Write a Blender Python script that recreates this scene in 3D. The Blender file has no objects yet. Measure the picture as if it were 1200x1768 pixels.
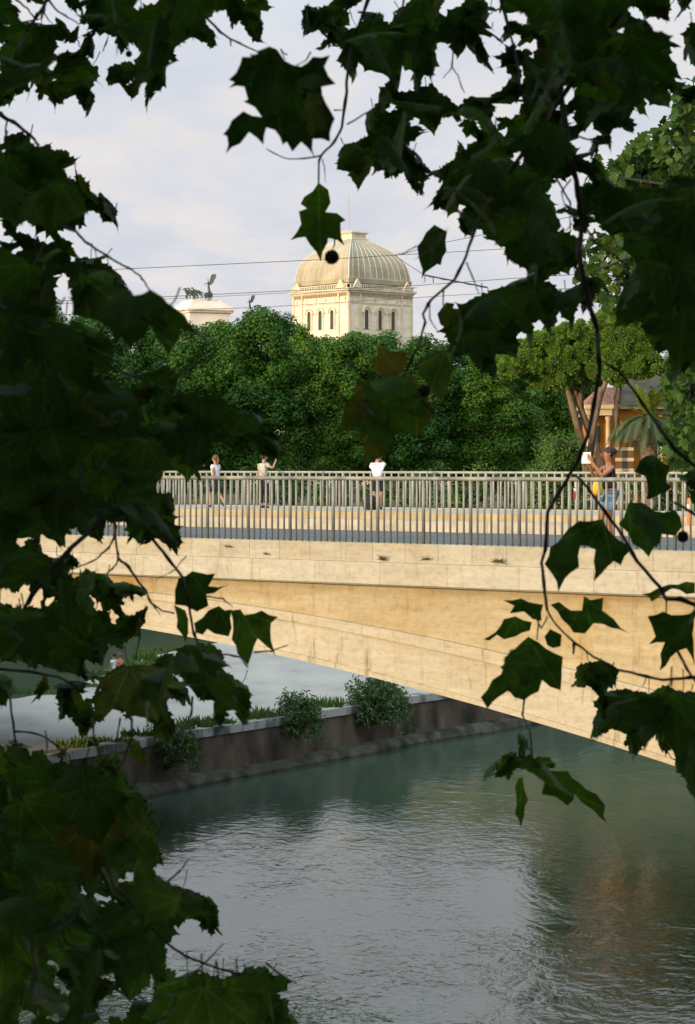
import bpy, math, random
import numpy as np
from mathutils import Vector, Matrix
from mathutils.geometry import delaunay_2d_cdt
random.seed(3)
rng = np.random.default_rng(11)
R = math.radians
SC = bpy.context.scene
COL = SC.collection

# ------------------------------------------------------------------ camera
EYE = 11.0                    # the river surface is z = 0
F = 4000.0                    # focal length in photo pixels (1200 x 1768)
cam = bpy.data.cameras.new('camera')
cam_ob = bpy.data.objects.new('camera', cam)
COL.objects.link(cam_ob)
cam_ob.location = (0, 0, EYE)
cam_ob.rotation_euler = (R(90), 0, 0)
cam.sensor_width = 36
cam.lens = 36 * F / 1768
cam.shift_y = -81 / 1768
cam.clip_start = 0.05
cam.clip_end = 6000
cam.dof.use_dof = True
cam.dof.focus_distance = 70
cam.dof.aperture_fstop = 16
SC.camera = cam_ob

# ------------------------------------------------------------------ sky, sun, exposure
SUN_EL = 7.5
TO_SUN = Vector((-0.75, -0.66, 0)).normalized()
world = bpy.data.worlds.new('World')
SC.world = world
world.use_nodes = True
wt = world.node_tree
wt.nodes.clear()
def wn(t, **k):
    n = wt.nodes.new(t)
    for a, v in k.items(): setattr(n, a, v)
    return n
def wl(a, b): wt.links.new(a, b)
sky = wn('ShaderNodeTexSky', sky_type='NISHITA', sun_disc=False)
sky.sun_elevation = R(SUN_EL)
sky.sun_rotation = math.atan2(TO_SUN.x, TO_SUN.y)
tc = wn('ShaderNodeTexCoord')
sep = wn('ShaderNodeSeparateXYZ'); wl(tc.outputs['Generated'], sep.inputs[0])
mz = wn('ShaderNodeMath', operation='MAXIMUM'); wl(sep.outputs[2], mz.inputs[0]); mz.inputs[1].default_value = 0.0
az = wn('ShaderNodeMath', operation='ADD'); wl(mz.outputs[0], az.inputs[0]); az.inputs[1].default_value = 0.05
dv = wn('ShaderNodeVectorMath', operation='DIVIDE'); wl(tc.outputs['Generated'], dv.inputs[0])
cb = wn('ShaderNodeCombineXYZ'); cb.inputs[2].default_value = 1
wl(az.outputs[0], cb.inputs[0]); wl(az.outputs[0], cb.inputs[1]); wl(cb.outputs[0], dv.inputs[1])
mp = wn('ShaderNodeMapping'); mp.inputs['Scale'].default_value = (2.1, 0.8, 0.0); mp.inputs['Rotation'].default_value = (0, 0, R(-12))
wl(dv.outputs[0], mp.inputs[0])
n1 = wn('ShaderNodeTexNoise'); n1.inputs['Scale'].default_value = 1.5; n1.inputs['Detail'].default_value = 7; n1.inputs['Roughness'].default_value = .55
wl(mp.outputs[0], n1.inputs['Vector'])
cr = wn('ShaderNodeValToRGB'); wl(n1.outputs['Fac'], cr.inputs[0])
e = cr.color_ramp.elements
e[0].position = .34; e[0].color = (.655, .675, .755, 1)
e[1].position = .68; e[1].color = (.80, .785, .81, 1)
m_ = e.new(.52); m_.color = (.735, .735, .785, 1)
m_ = e.new(.60); m_.color = (.80, .755, .755, 1)
# brighter overhead, as thin cloud lit from above
zr = wn('ShaderNodeMapRange'); zr.inputs[1].default_value = .17; zr.inputs[2].default_value = .45; zr.inputs[3].default_value = 10.6; zr.inputs[4].default_value = 15.5
wl(sep.outputs[2], zr.inputs[0])
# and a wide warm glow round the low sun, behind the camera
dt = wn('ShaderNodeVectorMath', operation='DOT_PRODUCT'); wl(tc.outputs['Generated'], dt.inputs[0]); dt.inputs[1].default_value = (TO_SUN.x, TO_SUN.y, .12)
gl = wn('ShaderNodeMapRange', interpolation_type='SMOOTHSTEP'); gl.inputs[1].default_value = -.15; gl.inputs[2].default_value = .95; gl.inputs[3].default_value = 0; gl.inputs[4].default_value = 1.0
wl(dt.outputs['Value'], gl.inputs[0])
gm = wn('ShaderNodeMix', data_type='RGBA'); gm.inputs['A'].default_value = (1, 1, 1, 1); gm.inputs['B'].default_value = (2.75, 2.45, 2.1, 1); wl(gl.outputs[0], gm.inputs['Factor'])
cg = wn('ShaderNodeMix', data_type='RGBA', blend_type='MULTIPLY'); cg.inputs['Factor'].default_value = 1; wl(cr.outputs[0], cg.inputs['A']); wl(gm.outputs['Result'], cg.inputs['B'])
zb = wn('ShaderNodeMapRange'); zb.inputs[1].default_value = .12; zb.inputs[2].default_value = .55; zb.inputs[3].default_value = 0; zb.inputs[4].default_value = 1
wl(sep.outputs[2], zb.inputs[0])
zm_ = wn('ShaderNodeMix', data_type='RGBA'); zm_.inputs['A'].default_value = (1, 1, 1, 1); zm_.inputs['B'].default_value = (.80, .99, 1.05, 1); wl(zb.outputs[0], zm_.inputs['Factor'])
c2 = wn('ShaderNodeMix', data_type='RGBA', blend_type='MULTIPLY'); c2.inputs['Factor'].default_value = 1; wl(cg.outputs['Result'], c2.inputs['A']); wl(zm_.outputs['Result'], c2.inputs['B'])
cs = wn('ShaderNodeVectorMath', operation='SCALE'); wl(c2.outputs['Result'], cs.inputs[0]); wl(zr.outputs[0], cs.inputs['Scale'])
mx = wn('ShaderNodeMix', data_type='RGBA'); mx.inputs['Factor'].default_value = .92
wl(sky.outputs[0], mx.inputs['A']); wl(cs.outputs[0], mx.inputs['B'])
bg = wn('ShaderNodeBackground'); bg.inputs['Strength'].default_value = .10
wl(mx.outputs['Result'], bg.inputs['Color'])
wo = wn('ShaderNodeOutputWorld'); wl(bg.outputs[0], wo.inputs[0])

sun = bpy.data.lights.new('sun', 'SUN'); sun.energy = 4.1; sun.angle = R(.6); sun.color = (1.0, .70, .36)
sun_ob = bpy.data.objects.new('sun', sun); COL.objects.link(sun_ob)
d = Vector((TO_SUN.x * math.cos(R(SUN_EL)), TO_SUN.y * math.cos(R(SUN_EL)), math.sin(R(SUN_EL))))
sun_ob.rotation_euler = d.to_track_quat('Z', 'Y').to_euler()
sun_ob.location = d * 80
SC.view_settings.view_transform = 'Standard'
SC.view_settings.look = 'None'
SC.view_settings.exposure = 0.0
SC.view_settings.gamma = 1.0
SC.cycles.max_bounces = 6
SC.cycles.transparent_max_bounces = 8

# ------------------------------------------------------------------ helpers
def pt(px, py, D):
    return Vector(((px - 600) / F * D, D, EYE + (803 - py) / F * D))
U = Vector((-0.78918684, 0.61415318, 0)); N = Vector((0.61415318, 0.78918684, 0)); V0 = 30.43
def B(u, v, z):                       # bridge frame: along, away, height above the eye
    p = U * u + N * (V0 + v); p.z = EYE + z
    return p

class MB:
    def __init__(s): s.v = []; s.f = []; s.a = []
    def add(s, vs, fs):
        o = len(s.v); s.v += [tuple(v) for v in vs]; s.f += [tuple(i + o for i in f) for f in fs]
    def hexa(s, p):                   # 8 corners: bottom ring then top ring
        s.add(p, [(3, 2, 1, 0), (4, 5, 6, 7), (0, 1, 5, 4), (1, 2, 6, 5), (2, 3, 7, 6), (3, 0, 4, 7)])
    def box(s, c, sx, sy, sz, ax=Vector((1, 0, 0)), ay=Vector((0, 1, 0))):
        c = Vector(c); az_ = Vector((0, 0, 1))
        q = []
        for k in (-1, 1):
            for i, j in ((-1, -1), (1, -1), (1, 1), (-1, 1)):
                q.append(c + ax * (i * sx / 2) + ay * (j * sy / 2) + az_ * (k * sz / 2))
        s.hexa(q)
    def tube(s, pts, r, n=6, cap=True):
        pts = [Vector(p) for p in pts]
        rs = r if isinstance(r, (list, tuple)) else [r] * len(pts)
        o = len(s.v); ref = None
        for i, p in enumerate(pts):
            t = (pts[min(i + 1, len(pts) - 1)] - pts[max(i - 1, 0)]).normalized()
            if ref is None:
                ref = t.orthogonal().normalized()
            else:
                ref = (ref - t * ref.dot(t))
                ref = ref.normalized() if ref.length > 1e-6 else t.orthogonal().normalized()
            b = t.cross(ref)
            for k in range(n):
                a = 2 * math.pi * k / n
                s.v.append(tuple(p + (ref * math.cos(a) + b * math.sin(a)) * rs[i]))
        for i in range(len(pts) - 1):
            for k in range(n):
                s.f.append((o + i * n + k, o + i * n + (k + 1) % n, o + (i + 1) * n + (k + 1) % n, o + (i + 1) * n + k))
        if cap:
            s.f.append(tuple(o + k for k in range(n))[::-1]); e_ = o + (len(pts) - 1) * n
            s.f.append(tuple(e_ + k for k in range(n)))
    def lathe(s, c, prof, n=16, sx=1, sy=1):
        c = Vector(c); o = len(s.v)
        for r, z in prof:
            for k in range(n):
                a = 2 * math.pi * k / n
                s.v.append((c.x + r * sx * math.cos(a), c.y + r * sy * math.sin(a), c.z + z))
        m = len(prof)
        for i in range(m - 1):
            for k in range(n):
                s.f.append((o + i * n + k, o + i * n + (k + 1) % n, o + (i + 1) * n + (k + 1) % n, o + (i + 1) * n + k))
        s.f.append(tuple(o + k for k in range(n))[::-1]); s.f.append(tuple(o + (m - 1) * n + k for k in range(n)))
    def ball(s, c, r, n=10, sx=1, sy=1, sz=1):
        m = max(4, n // 2 + 1)
        s.lathe(c, [(r * math.sin(math.pi * (i + .02) / (m + .04)), -r * sz * math.cos(math.pi * (i + .02) / (m + .04))) for i in range(m + 1)], n, sx, sy)
    def strip(s, secs, close=False):  # list of cross-section loops -> skin
        n = len(secs[0]); o = len(s.v)
        for q in secs: s.v += [tuple(p) for p in q]
        for i in range(len(secs) - 1):
            for k in range(n):
                a, b = k, (k + 1) % n
                s.f.append((o + i * n + a, o + i * n + b, o + (i + 1) * n + b, o + (i + 1) * n + a))
        s.f.append(tuple(o + k for k in range(n))[::-1]); e_ = o + (len(secs) - 1) * n
        s.f.append(tuple(e_ + k for k in range(n)))
    def build(s, name, mat, parent=None, smooth=False):
        me = bpy.data.meshes.new(name)
        me.from_pydata(s.v, [], s.f); me.update()
        return link(name, me, mat, parent, smooth)

def link(name, me, mat, parent=None, smooth=False):
    if mat is not None: me.materials.append(mat)
    if smooth: me.polygons.foreach_set('use_smooth', [True] * len(me.polygons))
    o = bpy.data.objects.new(name, me); COL.objects.link(o)
    if parent is not None:
        o.parent = parent
        o.matrix_parent_inverse = Matrix.Translation(parent.matrix_basis.translation).inverted() if parent.type == 'EMPTY' and parent.parent is None else Matrix()
    return o
def tag(o, label=None, cat=None, group=None, kind=None):
    if label: o['label'] = label
    if cat: o['category'] = cat
    if group: o['group'] = group
    if kind: o['kind'] = kind
    return o
def thing(name, loc, label, cat, group=None):
    o = bpy.data.objects.new(name, None); COL.objects.link(o); o.location = loc
    o.empty_display_size = .2
    return tag(o, label, cat, group)
def children(o): return [c for c in o.children]
def copy_tree(o, parent=None, inst=None):
    c = o.copy(); COL.objects.link(c)
    if parent is not None: c.parent = parent
    for ch in children(o): copy_tree(ch, c)
    return c
def np_mesh(name, verts, nper, mat, parent=None, extra=None):
    """verts: (M, nper, 3) array of separate polygons"""
    verts = np.asarray(verts, dtype=np.float32)
    M = verts.shape[0]
    me = bpy.data.meshes.new(name)
    me.vertices.add(M * nper); me.vertices.foreach_set('co', verts.reshape(-1))
    me.loops.add(M * nper); me.loops.foreach_set('vertex_index', np.arange(M * nper, dtype=np.int32))
    me.polygons.add(M); me.polygons.foreach_set('loop_start', np.arange(M, dtype=np.int32) * nper)
    me.update(calc_edges=True); me.validate()
    return link(name, me, mat, parent)

# ------------------------------------------------------------------ materials
def mat(name, color=(.5, .5, .5), rough=.7, spec=.3, metal=0, cols=None, scale=4, detail=6, bump=0, bscale=None, stretch=(1, 1, 1), rotz=0, p0=.35, p1=.65):
    m = bpy.data.materials.new(name); m.use_nodes = True
    nt = m.node_tree; b = nt.nodes['Principled BSDF']
    b.inputs['Base Color'].default_value = (*color, 1); b.inputs['Roughness'].default_value = rough
    b.inputs['Specular IOR Level'].default_value = spec; b.inputs['Metallic'].default_value = metal
    if cols or bump:
        t = nt.nodes.new('ShaderNodeTexCoord'); mpn = nt.nodes.new('ShaderNodeMapping')
        mpn.inputs['Scale'].default_value = stretch; mpn.inputs['Rotation'].default_value = (0, 0, rotz)
        nt.links.new(t.outputs['Object'], mpn.inputs[0])
        nz = nt.nodes.new('ShaderNodeTexNoise'); nz.inputs['Scale'].default_value = scale; nz.inputs['Detail'].default_value = detail
        nt.links.new(mpn.outputs[0], nz.inputs['Vector'])
        if cols:
            r = nt.nodes.new('ShaderNodeValToRGB'); el = r.color_ramp.elements
            el[0].position = p0; el[0].color = (*cols[0], 1); el[1].position = p1; el[1].color = (*cols[-1], 1)
            for i, c in enumerate(cols[1:-1]):
                q = el.new(p0 + (p1 - p0) * (i + 1) / (len(cols) - 1)); q.color = (*c, 1)
            nt.links.new(nz.outputs['Fac'], r.inputs[0]); nt.links.new(r.outputs[0], b.inputs['Base Color'])
        if bump:
            bn = nt.nodes.new('ShaderNodeBump'); bn.inputs['Strength'].default_value = bump; bn.inputs['Distance'].default_value = .02
            nb = nt.nodes.new('ShaderNodeTexNoise'); nb.inputs['Scale'].default_value = bscale or scale * 3; nb.inputs['Detail'].default_value = 5
            nt.links.new(mpn.outputs[0], nb.inputs['Vector']); nt.links.new(nb.outputs['Fac'], bn.inputs['Height']); nt.links.new(bn.outputs[0], b.inputs['Normal'])
    return m
def leaf_mat(name, cols, trans=.25, tcol=(.1, .2, .02), rough=.55, spec=.25, pos=None, tint=False):
    m = bpy.data.materials.new(name); m.use_nodes = True
    nt = m.node_tree; b = nt.nodes['Principled BSDF']; out = nt.nodes['Material Output']
    b.inputs['Roughness'].default_value = rough; b.inputs['Specular IOR Level'].default_value = spec
    g = nt.nodes.new('ShaderNodeNewGeometry'); r = nt.nodes.new('ShaderNodeValToRGB'); el = r.color_ramp.elements
    pos = pos or [i / (len(cols) - 1) for i in range(len(cols))]
    el[0].position = pos[0]; el[0].color = (*cols[0], 1); el[1].position = pos[-1]; el[1].color = (*cols[-1], 1)
    for p_, c in list(zip(pos, cols))[1:-1]:
        q = el.new(p_); q.color = (*c, 1)
    nt.links.new(g.outputs['Random Per Island'], r.inputs[0])
    col_out = r.outputs[0]
    if tint:
        oi_ = nt.nodes.new('ShaderNodeObjectInfo'); tr = nt.nodes.new('ShaderNodeValToRGB'); te = tr.color_ramp.elements
        te[0].position = 0; te[0].color = (.62, .78, .75, 1); te[1].position = 1; te[1].color = (1.55, 1.28, .9, 1); q = te.new(.5); q.color = (1, 1, 1, 1)
        tm = nt.nodes.new('ShaderNodeMix'); tm.data_type = 'RGBA'; tm.blend_type = 'MULTIPLY'; tm.inputs['Factor'].default_value = 1
        nt.links.new(oi_.outputs['Random'], tr.inputs[0]); nt.links.new(r.outputs[0], tm.inputs['A']); nt.links.new(tr.outputs[0], tm.inputs['B']); col_out = tm.outputs['Result']
    nt.links.new(col_out, b.inputs['Base Color'])
    t = nt.nodes.new('ShaderNodeBsdfTranslucent')
    mm = nt.nodes.new('ShaderNodeMix'); mm.data_type = 'RGBA'; mm.blend_type = 'MULTIPLY'; mm.inputs['Factor'].default_value = 1
    sc = nt.nodes.new('ShaderNodeVectorMath'); sc.operation = 'SCALE'; sc.inputs['Scale'].default_value = 1
    nt.links.new(col_out, mm.inputs['A']); mm.inputs['B'].default_value = (*tcol, 1)
    nt.links.new(mm.outputs['Result'], t.inputs[0])
    mix = nt.nodes.new('ShaderNodeMixShader'); mix.inputs[0].default_value = trans
    nt.links.new(b.outputs[0], mix.inputs[1]); nt.links.new(t.outputs[0], mix.inputs[2]); nt.links.new(mix.outputs[0], out.inputs[0])
    return m
BROT = -math.atan2(U.y, U.x)
def stone_mat(name, cols, joint_w, joint_off=0.0, dark=.55, vstreak=1.0, stain=.5):
    """travertine: bedding streaks along the bridge, pits, vertical drips, joints"""
    m = bpy.data.materials.new(name); m.use_nodes = True
    nt = m.node_tree; b = nt.nodes['Principled BSDF']; b.inputs['Roughness'].default_value = .85; b.inputs['Specular IOR Level'].default_value = .15
    L_ = nt.links.new
    def nn(t, **k):
        n = nt.nodes.new(t)
        for a, v in k.items(): setattr(n, a, v)
        return n
    t = nn('ShaderNodeTexCoord'); mr = nn('ShaderNodeMapping'); mr.inputs['Rotation'].default_value = (0, 0, BROT); L_(t.outputs['Object'], mr.inputs[0])
    sp = nn('ShaderNodeSeparateXYZ'); L_(mr.outputs[0], sp.inputs[0])
    uz = nn('ShaderNodeCombineXYZ'); L_(sp.outputs[0], uz.inputs[0]); L_(sp.outputs[2], uz.inputs[1])
    def noise(sx, sz, scale, det=6, rough=.6, off=0):
        mp_ = nn('ShaderNodeMapping'); mp_.inputs['Scale'].default_value = (sx, sz, 1); mp_.inputs['Location'].default_value = (off, off * .7, 0); L_(uz.outputs[0], mp_.inputs[0])
        n = nn('ShaderNodeTexNoise'); n.inputs['Scale'].default_value = scale; n.inputs['Detail'].default_value = det; n.inputs['Roughness'].default_value = rough; L_(mp_.outputs[0], n.inputs['Vector'])
        return n.outputs['Fac']
    def ramp(src, stops):
        r = nn('ShaderNodeValToRGB'); el = r.color_ramp.elements
        el[0].position, el[0].color = stops[0][0], (*stops[0][1], 1); el[1].position, el[1].color = stops[-1][0], (*stops[-1][1], 1)
        for p_, c in stops[1:-1]:
            q = el.new(p_); q.color = (*c, 1)
        L_(src, r.inputs[0]); return r.outputs[0]
    def mul(a, bb, f=1.0):
        x = nn('ShaderNodeMix', data_type='RGBA', blend_type='MULTIPLY'); x.inputs['Factor'].default_value = f; L_(a, x.inputs['A']); L_(bb, x.inputs['B']); return x.outputs['Result']
    base = ramp(noise(.6, 4, 1.6, 6, .65), [(.3, cols[0]), (.5, cols[1]), (.7, cols[2])])
    bed = ramp(noise(1.0, 9, 4.5, 8, .75, 3), [(.34, (.74, .69, .60)), (.47, (1, 1, 1))])
    grain = ramp(noise(1, 1.6, 7, 8, .72, 41), [(.33, (.66, .61, .52)), (.52, (1.03, 1.03, 1.03))])
    pit = ramp(noise(1.0, 2.2, 5.0, 10, .8, 9), [(.335, (.30, .24, .15)), (.40, (1, 1, 1))])
    drip = ramp(noise(2.2, .32, 2.6, 9, .72, 17), [(.34, (.50, .41, .28)), (.45, (1, 1, 1))])
    ochre = ramp(noise(.55, .8, 1.1, 8, .68, 31), [(.47, (1, 1, 1)), (.66, (.88, .73, .46))])
    c = mul(mul(mul(mul(mul(base, bed, .38), grain, .5), pit, .62), drip, .75 * vstreak), ochre, stain)
    if joint_w:
        br = nn('ShaderNodeTexBrick'); br.offset = 0; br.inputs['Scale'].default_value = 1; br.inputs['Brick Width'].default_value = joint_w; br.inputs['Row Height'].default_value = 50
        br.inputs['Mortar Size'].default_value = .005; br.inputs['Mortar Smooth'].default_value = .2; br.inputs['Bias'].default_value = 0
        br.inputs['Color1'].default_value = (1, 1, 1, 1); br.inputs['Color2'].default_value = (.93, .91, .875, 1); br.inputs['Mortar'].default_value = (dark, dark * .92, dark * .8, 1)
        mo = nn('ShaderNodeMapping'); mo.inputs['Location'].default_value = (joint_off, 20, 0); L_(uz.outputs[0], mo.inputs[0]); L_(mo.outputs[0], br.inputs['Vector'])
        c = mul(c, br.outputs[0])
    L_(c, b.inputs['Base Color'])
    bn = nn('ShaderNodeBump'); bn.inputs['Strength'].default_value = .35; bn.inputs['Distance'].default_value = .012
    L_(noise(2, 9, 5, 8, .7, 5), bn.inputs['Height']); L_(bn.outputs[0], b.inputs['Normal'])
    return m
# ================================================================== SETTING: water, banks, platform
def water_mat():
    m = bpy.data.materials.new('river_water'); m.use_nodes = True
    nt = m.node_tree; b = nt.nodes['Principled BSDF']; L_ = nt.links.new
    b.inputs['Base Color'].default_value = (.046, .078, .056, 1); b.inputs['Roughness'].default_value = .06; b.inputs['IOR'].default_value = 1.36; b.inputs['Specular Tint'].default_value = (.90, 1.0, 1.0, 1)
    t = nt.nodes.new('ShaderNodeTexCoord')
    def noise(sc, st, det=4, rough=.55, rot=BROT, dist=0):
        mp_ = nt.nodes.new('ShaderNodeMapping'); mp_.inputs['Scale'].default_value = st; mp_.inputs['Rotation'].default_value = (0, 0, rot); L_(t.outputs['Object'], mp_.inputs[0])
        n = nt.nodes.new('ShaderNodeTexNoise'); n.inputs['Scale'].default_value = sc; n.inputs['Detail'].default_value = det; n.inputs['Roughness'].default_value = rough; n.inputs['Distortion'].default_value = dist
        L_(mp_.outputs[0], n.inputs['Vector']); return n.outputs['Fac']
    def math_(op, a, bb):
        n = nt.nodes.new('ShaderNodeMath'); n.operation = op
        for i, x in enumerate((a, bb)):
            if isinstance(x, (int, float)): n.inputs[i].default_value = x
            else: L_(x, n.inputs[i])
        return n.outputs[0]
    def rng_(src, a, b_, c, d_):
        n = nt.nodes.new('ShaderNodeMapRange'); L_(src, n.inputs[0])
        for i, x in enumerate((a, b_, c, d_)): n.inputs[i + 1].default_value = x
        return n.outputs[0]
    patch = rng_(noise(.10, (1, .5, 1), 4, .6, dist=1.6), .40, .60, .30, 1.25)        # calm and broken patches
    fine = math_('MULTIPLY', noise(4.2, (1, .7, 1), 3, .5, dist=.8), .085)
    mid = math_('MULTIPLY', noise(1.15, (1, .6, 1), 3, .5, dist=1.4), .17)
    big = math_('MULTIPLY', noise(.25, (1, .6, 1), 3, .5, dist=.8), .28)
    sp = nt.nodes.new('ShaderNodeSeparateXYZ'); L_(t.outputs['Object'], sp.inputs[0])
    weir = rng_(sp.outputs[1], 44.0, 55.0, 3.6, 1.0)                                     # the water breaks over a sill near the bank
    h = math_('ADD', math_('MULTIPLY', math_('ADD', fine, mid), patch), big)
    h = math_('MULTIPLY', h, weir)
    bn = nt.nodes.new('ShaderNodeBump'); bn.inputs['Strength'].default_value = 1.0; bn.inputs['Distance'].default_value = .10
    L_(h, bn.inputs['Height']); L_(bn.outputs[0], b.inputs['Normal'])
    return m
bm_ = MB(); bm_.add([(-900, -300, 0), (900, -300, 0), (900, 1500, 0), (-900, 1500, 0)], [(0, 1, 2, 3)])
tag(bm_.build('water', water_mat()), kind='structure')

M_bank = mat('embankment_stone', cols=[(.16, .13, .10), (.30, .26, .20)], scale=1.2, bump=.4, rough=.9)
M_soil = mat('far_bank_ground', cols=[(.035, .05, .02), (.09, .085, .05)], scale=.6, rough=.95)
# near bank the photograph is taken from (all of it below or behind the frame)
def bank_box(name, u0, u1, v0, v1, z0, z1, m):
    b = MB(); q = [B(u, v, z) for z in (z0, z1) for u, v in ((u0, v0), (u1, v0), (u1, v1), (u0, v1))]
    b.hexa(q); return b.build(name, m)
tag(bank_box('river_bank', -70, 1.6, -130, 150, -13, -1.6, M_bank), kind='structure')
# far bank, a raised terrain behind a stone wall
FB = -2.9
edge = [(70, 96), (28, 108), (8, 117), (0, 128), (-8, 160), (-10.5, 190), (-24, 192.5), (-29.5, 181), (-32, 140), (-18.8, 88.2), (-42, 56), (-104, -21)]
b = MB(); top = [(x, y, EYE + FB) for x, y in edge]; back = [(-400, -21, EYE + FB), (-400, 1400, EYE + FB), (500, 1400, EYE + FB), (500, 96, EYE + FB)]
n = len(top); b.add(top + back, [tuple(range(n + 4))[::-1]])
low = [(x, y, -1) for x, y in edge]
b.add(top + low, [(i, i + 1, n + i + 1, n + i) for i in range(n - 1)])
tag(b.build('far_bank', M_soil), kind='structure')

# concrete platform at the tip of the island
ZP = 1.8
front_px = [(0, 1325), (50, 1314), (100, 1303), (200, 1287), (300, 1269), (400, 1254), (480, 1242), (560, 1229), (640, 1217), (700, 1206), (760, 1198), (830, 1189)]
def on_z(px, py, z):
    D = (EYE - z) * F / (py - 803); return pt(px, py, D)
front = [on_z(x, y, ZP) for x, y in front_px]
dl = (front[0] - front[2]).normalized(); front = [front[0] + dl * 22, front[0] + dl * 10] + front
front += [front[-1] + Vector((7, 10, 0)), Vector((22, 118, ZP))]
backp = [on_z(380, 1109, ZP), on_z(310, 1122, ZP), on_z(250, 1136, ZP), on_z(180, 1166, ZP), on_z(110, 1190, ZP), on_z(30, 1206, ZP), Vector((-20, 86, ZP)), Vector((-27, 70, ZP))]
M_conc = mat('pale_concrete', cols=[(.25, .238, .222), (.345, .328, .308), (.375, .357, .335), (.415, .395, .37)], scale=.5, detail=12, rough=.9, stretch=(1, .35, 1), rotz=.9, bump=.3, p0=.28, p1=.7)
b = MB(); poly = front + [Vector((6, 124, ZP))] + backp
b.add(poly, [tuple(range(len(poly)))])
bl = [Vector((p.x, p.y, -.5)) for p in backp]
b.add(backp + bl, [(i, i + 1, len(backp) + i + 1, len(backp) + i) for i in range(len(backp) - 1)])
tag(b.build('pavement', M_conc), kind='structure')

# retaining wall of the platform
M_wall = mat('damp_brick_wall', cols=[(.024, .020, .015), (.078, .058, .043), (.135, .10, .073)], scale=1.2, detail=9, rough=.9, stretch=(1, 1, .5), bump=.5, bscale=7, p0=.28, p1=.72)
M_cope = mat('stained_white_coping', cols=[(.035, .036, .034), (.14, .14, .13), (.36, .36, .35)], scale=.8, detail=10, rough=.85, stretch=(1.2, 1.2, .5), p0=.38, p1=.56)
M_foot = mat('mossy_footing', cols=[(.018, .02, .013), (.05, .05, .036), (.09, .085, .065)], scale=1.6, detail=8, rough=.85, bump=.6, bscale=6)
wall = thing('retaining_wall', (front[4].x, front[4].y, 0), 'low reddish river wall with a stained white coping, edging the pale platform under the bridge', 'wall')
def off(pts, d):
    out = []
    for i, p in enumerate(pts):
        t = (pts[min(i + 1, len(pts) - 1)] - pts[max(i - 1, 0)]); t.z = 0; t.normalize()
        out.append(p + Vector((t.y, -t.x, 0)) * d)
    return out
def ribbon(pts, prof):
    """prof: list of (outward offset, z) closed loop"""
    offs = {o: off(pts, o) for o in set(o for o, _ in prof)}
    secs = [[Vector((offs[o][i].x, offs[o][i].y, z)) for o, z in prof] for i in range(len(pts))]
    b = MB(); b.strip(secs); return b
def dense(pts, step=1.2):
    out = []
    for a, c in zip(pts[:-1], pts[1:]):
        k = max(1, int((c - a).length / step))
        out += [a.lerp(c, i / k) for i in range(k)]
    return out + [pts[-1]]
fd = dense(front)
fdw = [p + Vector((0, 0, 0)) for p in fd]
ribbon(fdw, [(-.55, ZP + .07), (.10, ZP + .07), (.10, ZP - .22), (.0, ZP - .22), (-.55, ZP - .22)]).build('coping', M_cope, wall)
ribbon(fdw, [(-.3, ZP - .222), (.02, ZP - .222), (.12, .2), (.12, -.6), (-.3, -.6)]).build('wall_face', M_wall, wall)
# rough footing: uneven top and edge
jit = [.035 * math.sin(i * .9) + .03 * math.sin(i * .37 + 1) + random.uniform(-.012, .012) for i in range(len(fdw))]
secs = []
o1, o2, o3 = off(fdw, .10), off(fdw, .40), off(fdw, .55)
for i in range(len(fdw)):
    j = jit[i]
    e2 = fdw[i] + (o2[i] - fdw[i]) * (1 + j * 1.3); e3 = fdw[i] + (o3[i] - fdw[i]) * (1 + j * 1.6)
    secs.append([Vector((o1[i].x, o1[i].y, .40 + j)), Vector((e2.x, e2.y, .33 + j)), Vector((e3.x, e3.y, .10)), Vector((e3.x, e3.y, -.6)), Vector((o1[i].x, o1[i].y, -.6))])
b = MB(); b.strip(secs); b.build('footing', M_foot, wall)

# ================================================================== BRIDGE
W = 26.4
def arch(u): return min(-2.614, -5.84764686e-03 * u * u + 4.14645492e-01 * u - 9.964)
M_par = stone_mat('travertine_parapet', [(.31, .285, .235), (.36, .335, .278), (.40, .375, .32)], .665, .12, .45, .4, .35)
M_cor = stone_mat('travertine_cornice', [(.345, .322, .272), (.39, .368, .315), (.43, .41, .355)], 1.37, .35, .55, .5, .25)
M_spa = stone_mat('travertine_spandrel', [(.32, .27, .175), (.37, .315, .21), (.42, .365, .26)], 1.37, .9, .86, .6, .9)
M_arc = stone_mat('travertine_arch', [(.355, .315, .245), (.40, .36, .285), (.44, .40, .325)], 1.37, .5, .88, 1.0, .4)
bridge = thing('bridge', B(23, 0, -11), 'pale travertine road bridge with a shallow arch over the river', 'bridge')
us = [i * .75 for i in range(-8, 96)]
def sections(prof):                    # prof(u) -> list of (v, z)
    b = MB(); b.strip([[B(u, v, z) for v, z in prof(u)] for u in us]); return b
CB = -1.985                            # underside of the cornice
def top2(u): return min(arch(u) + max(.5, .65 + .05 * (23.2 - u) * .5), CB - .012)
def top1(u): return min(arch(u) + max(.62, .82 + .036 * (23.2 - u)), CB - .006)
sections(lambda u: [(.16, -1.66), (.16, arch(u) + .03), (W - .16, arch(u) + .03), (W - .16, -1.66)]).build('deck', M_spa, bridge)
sections(lambda u: [(.10, top2(u)), (.10, arch(u)), (.8, arch(u)), (.8, top2(u))][::-1]).build('arch_ring', M_arc, bridge)
sections(lambda u: [(.06, top1(u)), (.06, top2(u) + .004), (.5, top2(u) + .004), (.5, top1(u))][::-1]).build('arch_moulding', M_arc, bridge)
sections(lambda u: [(W - .8, top1(u)), (W - .8, arch(u)), (W - .08, arch(u)), (W - .08, top1(u))]).build('arch_ring', M_arc, bridge)
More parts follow.
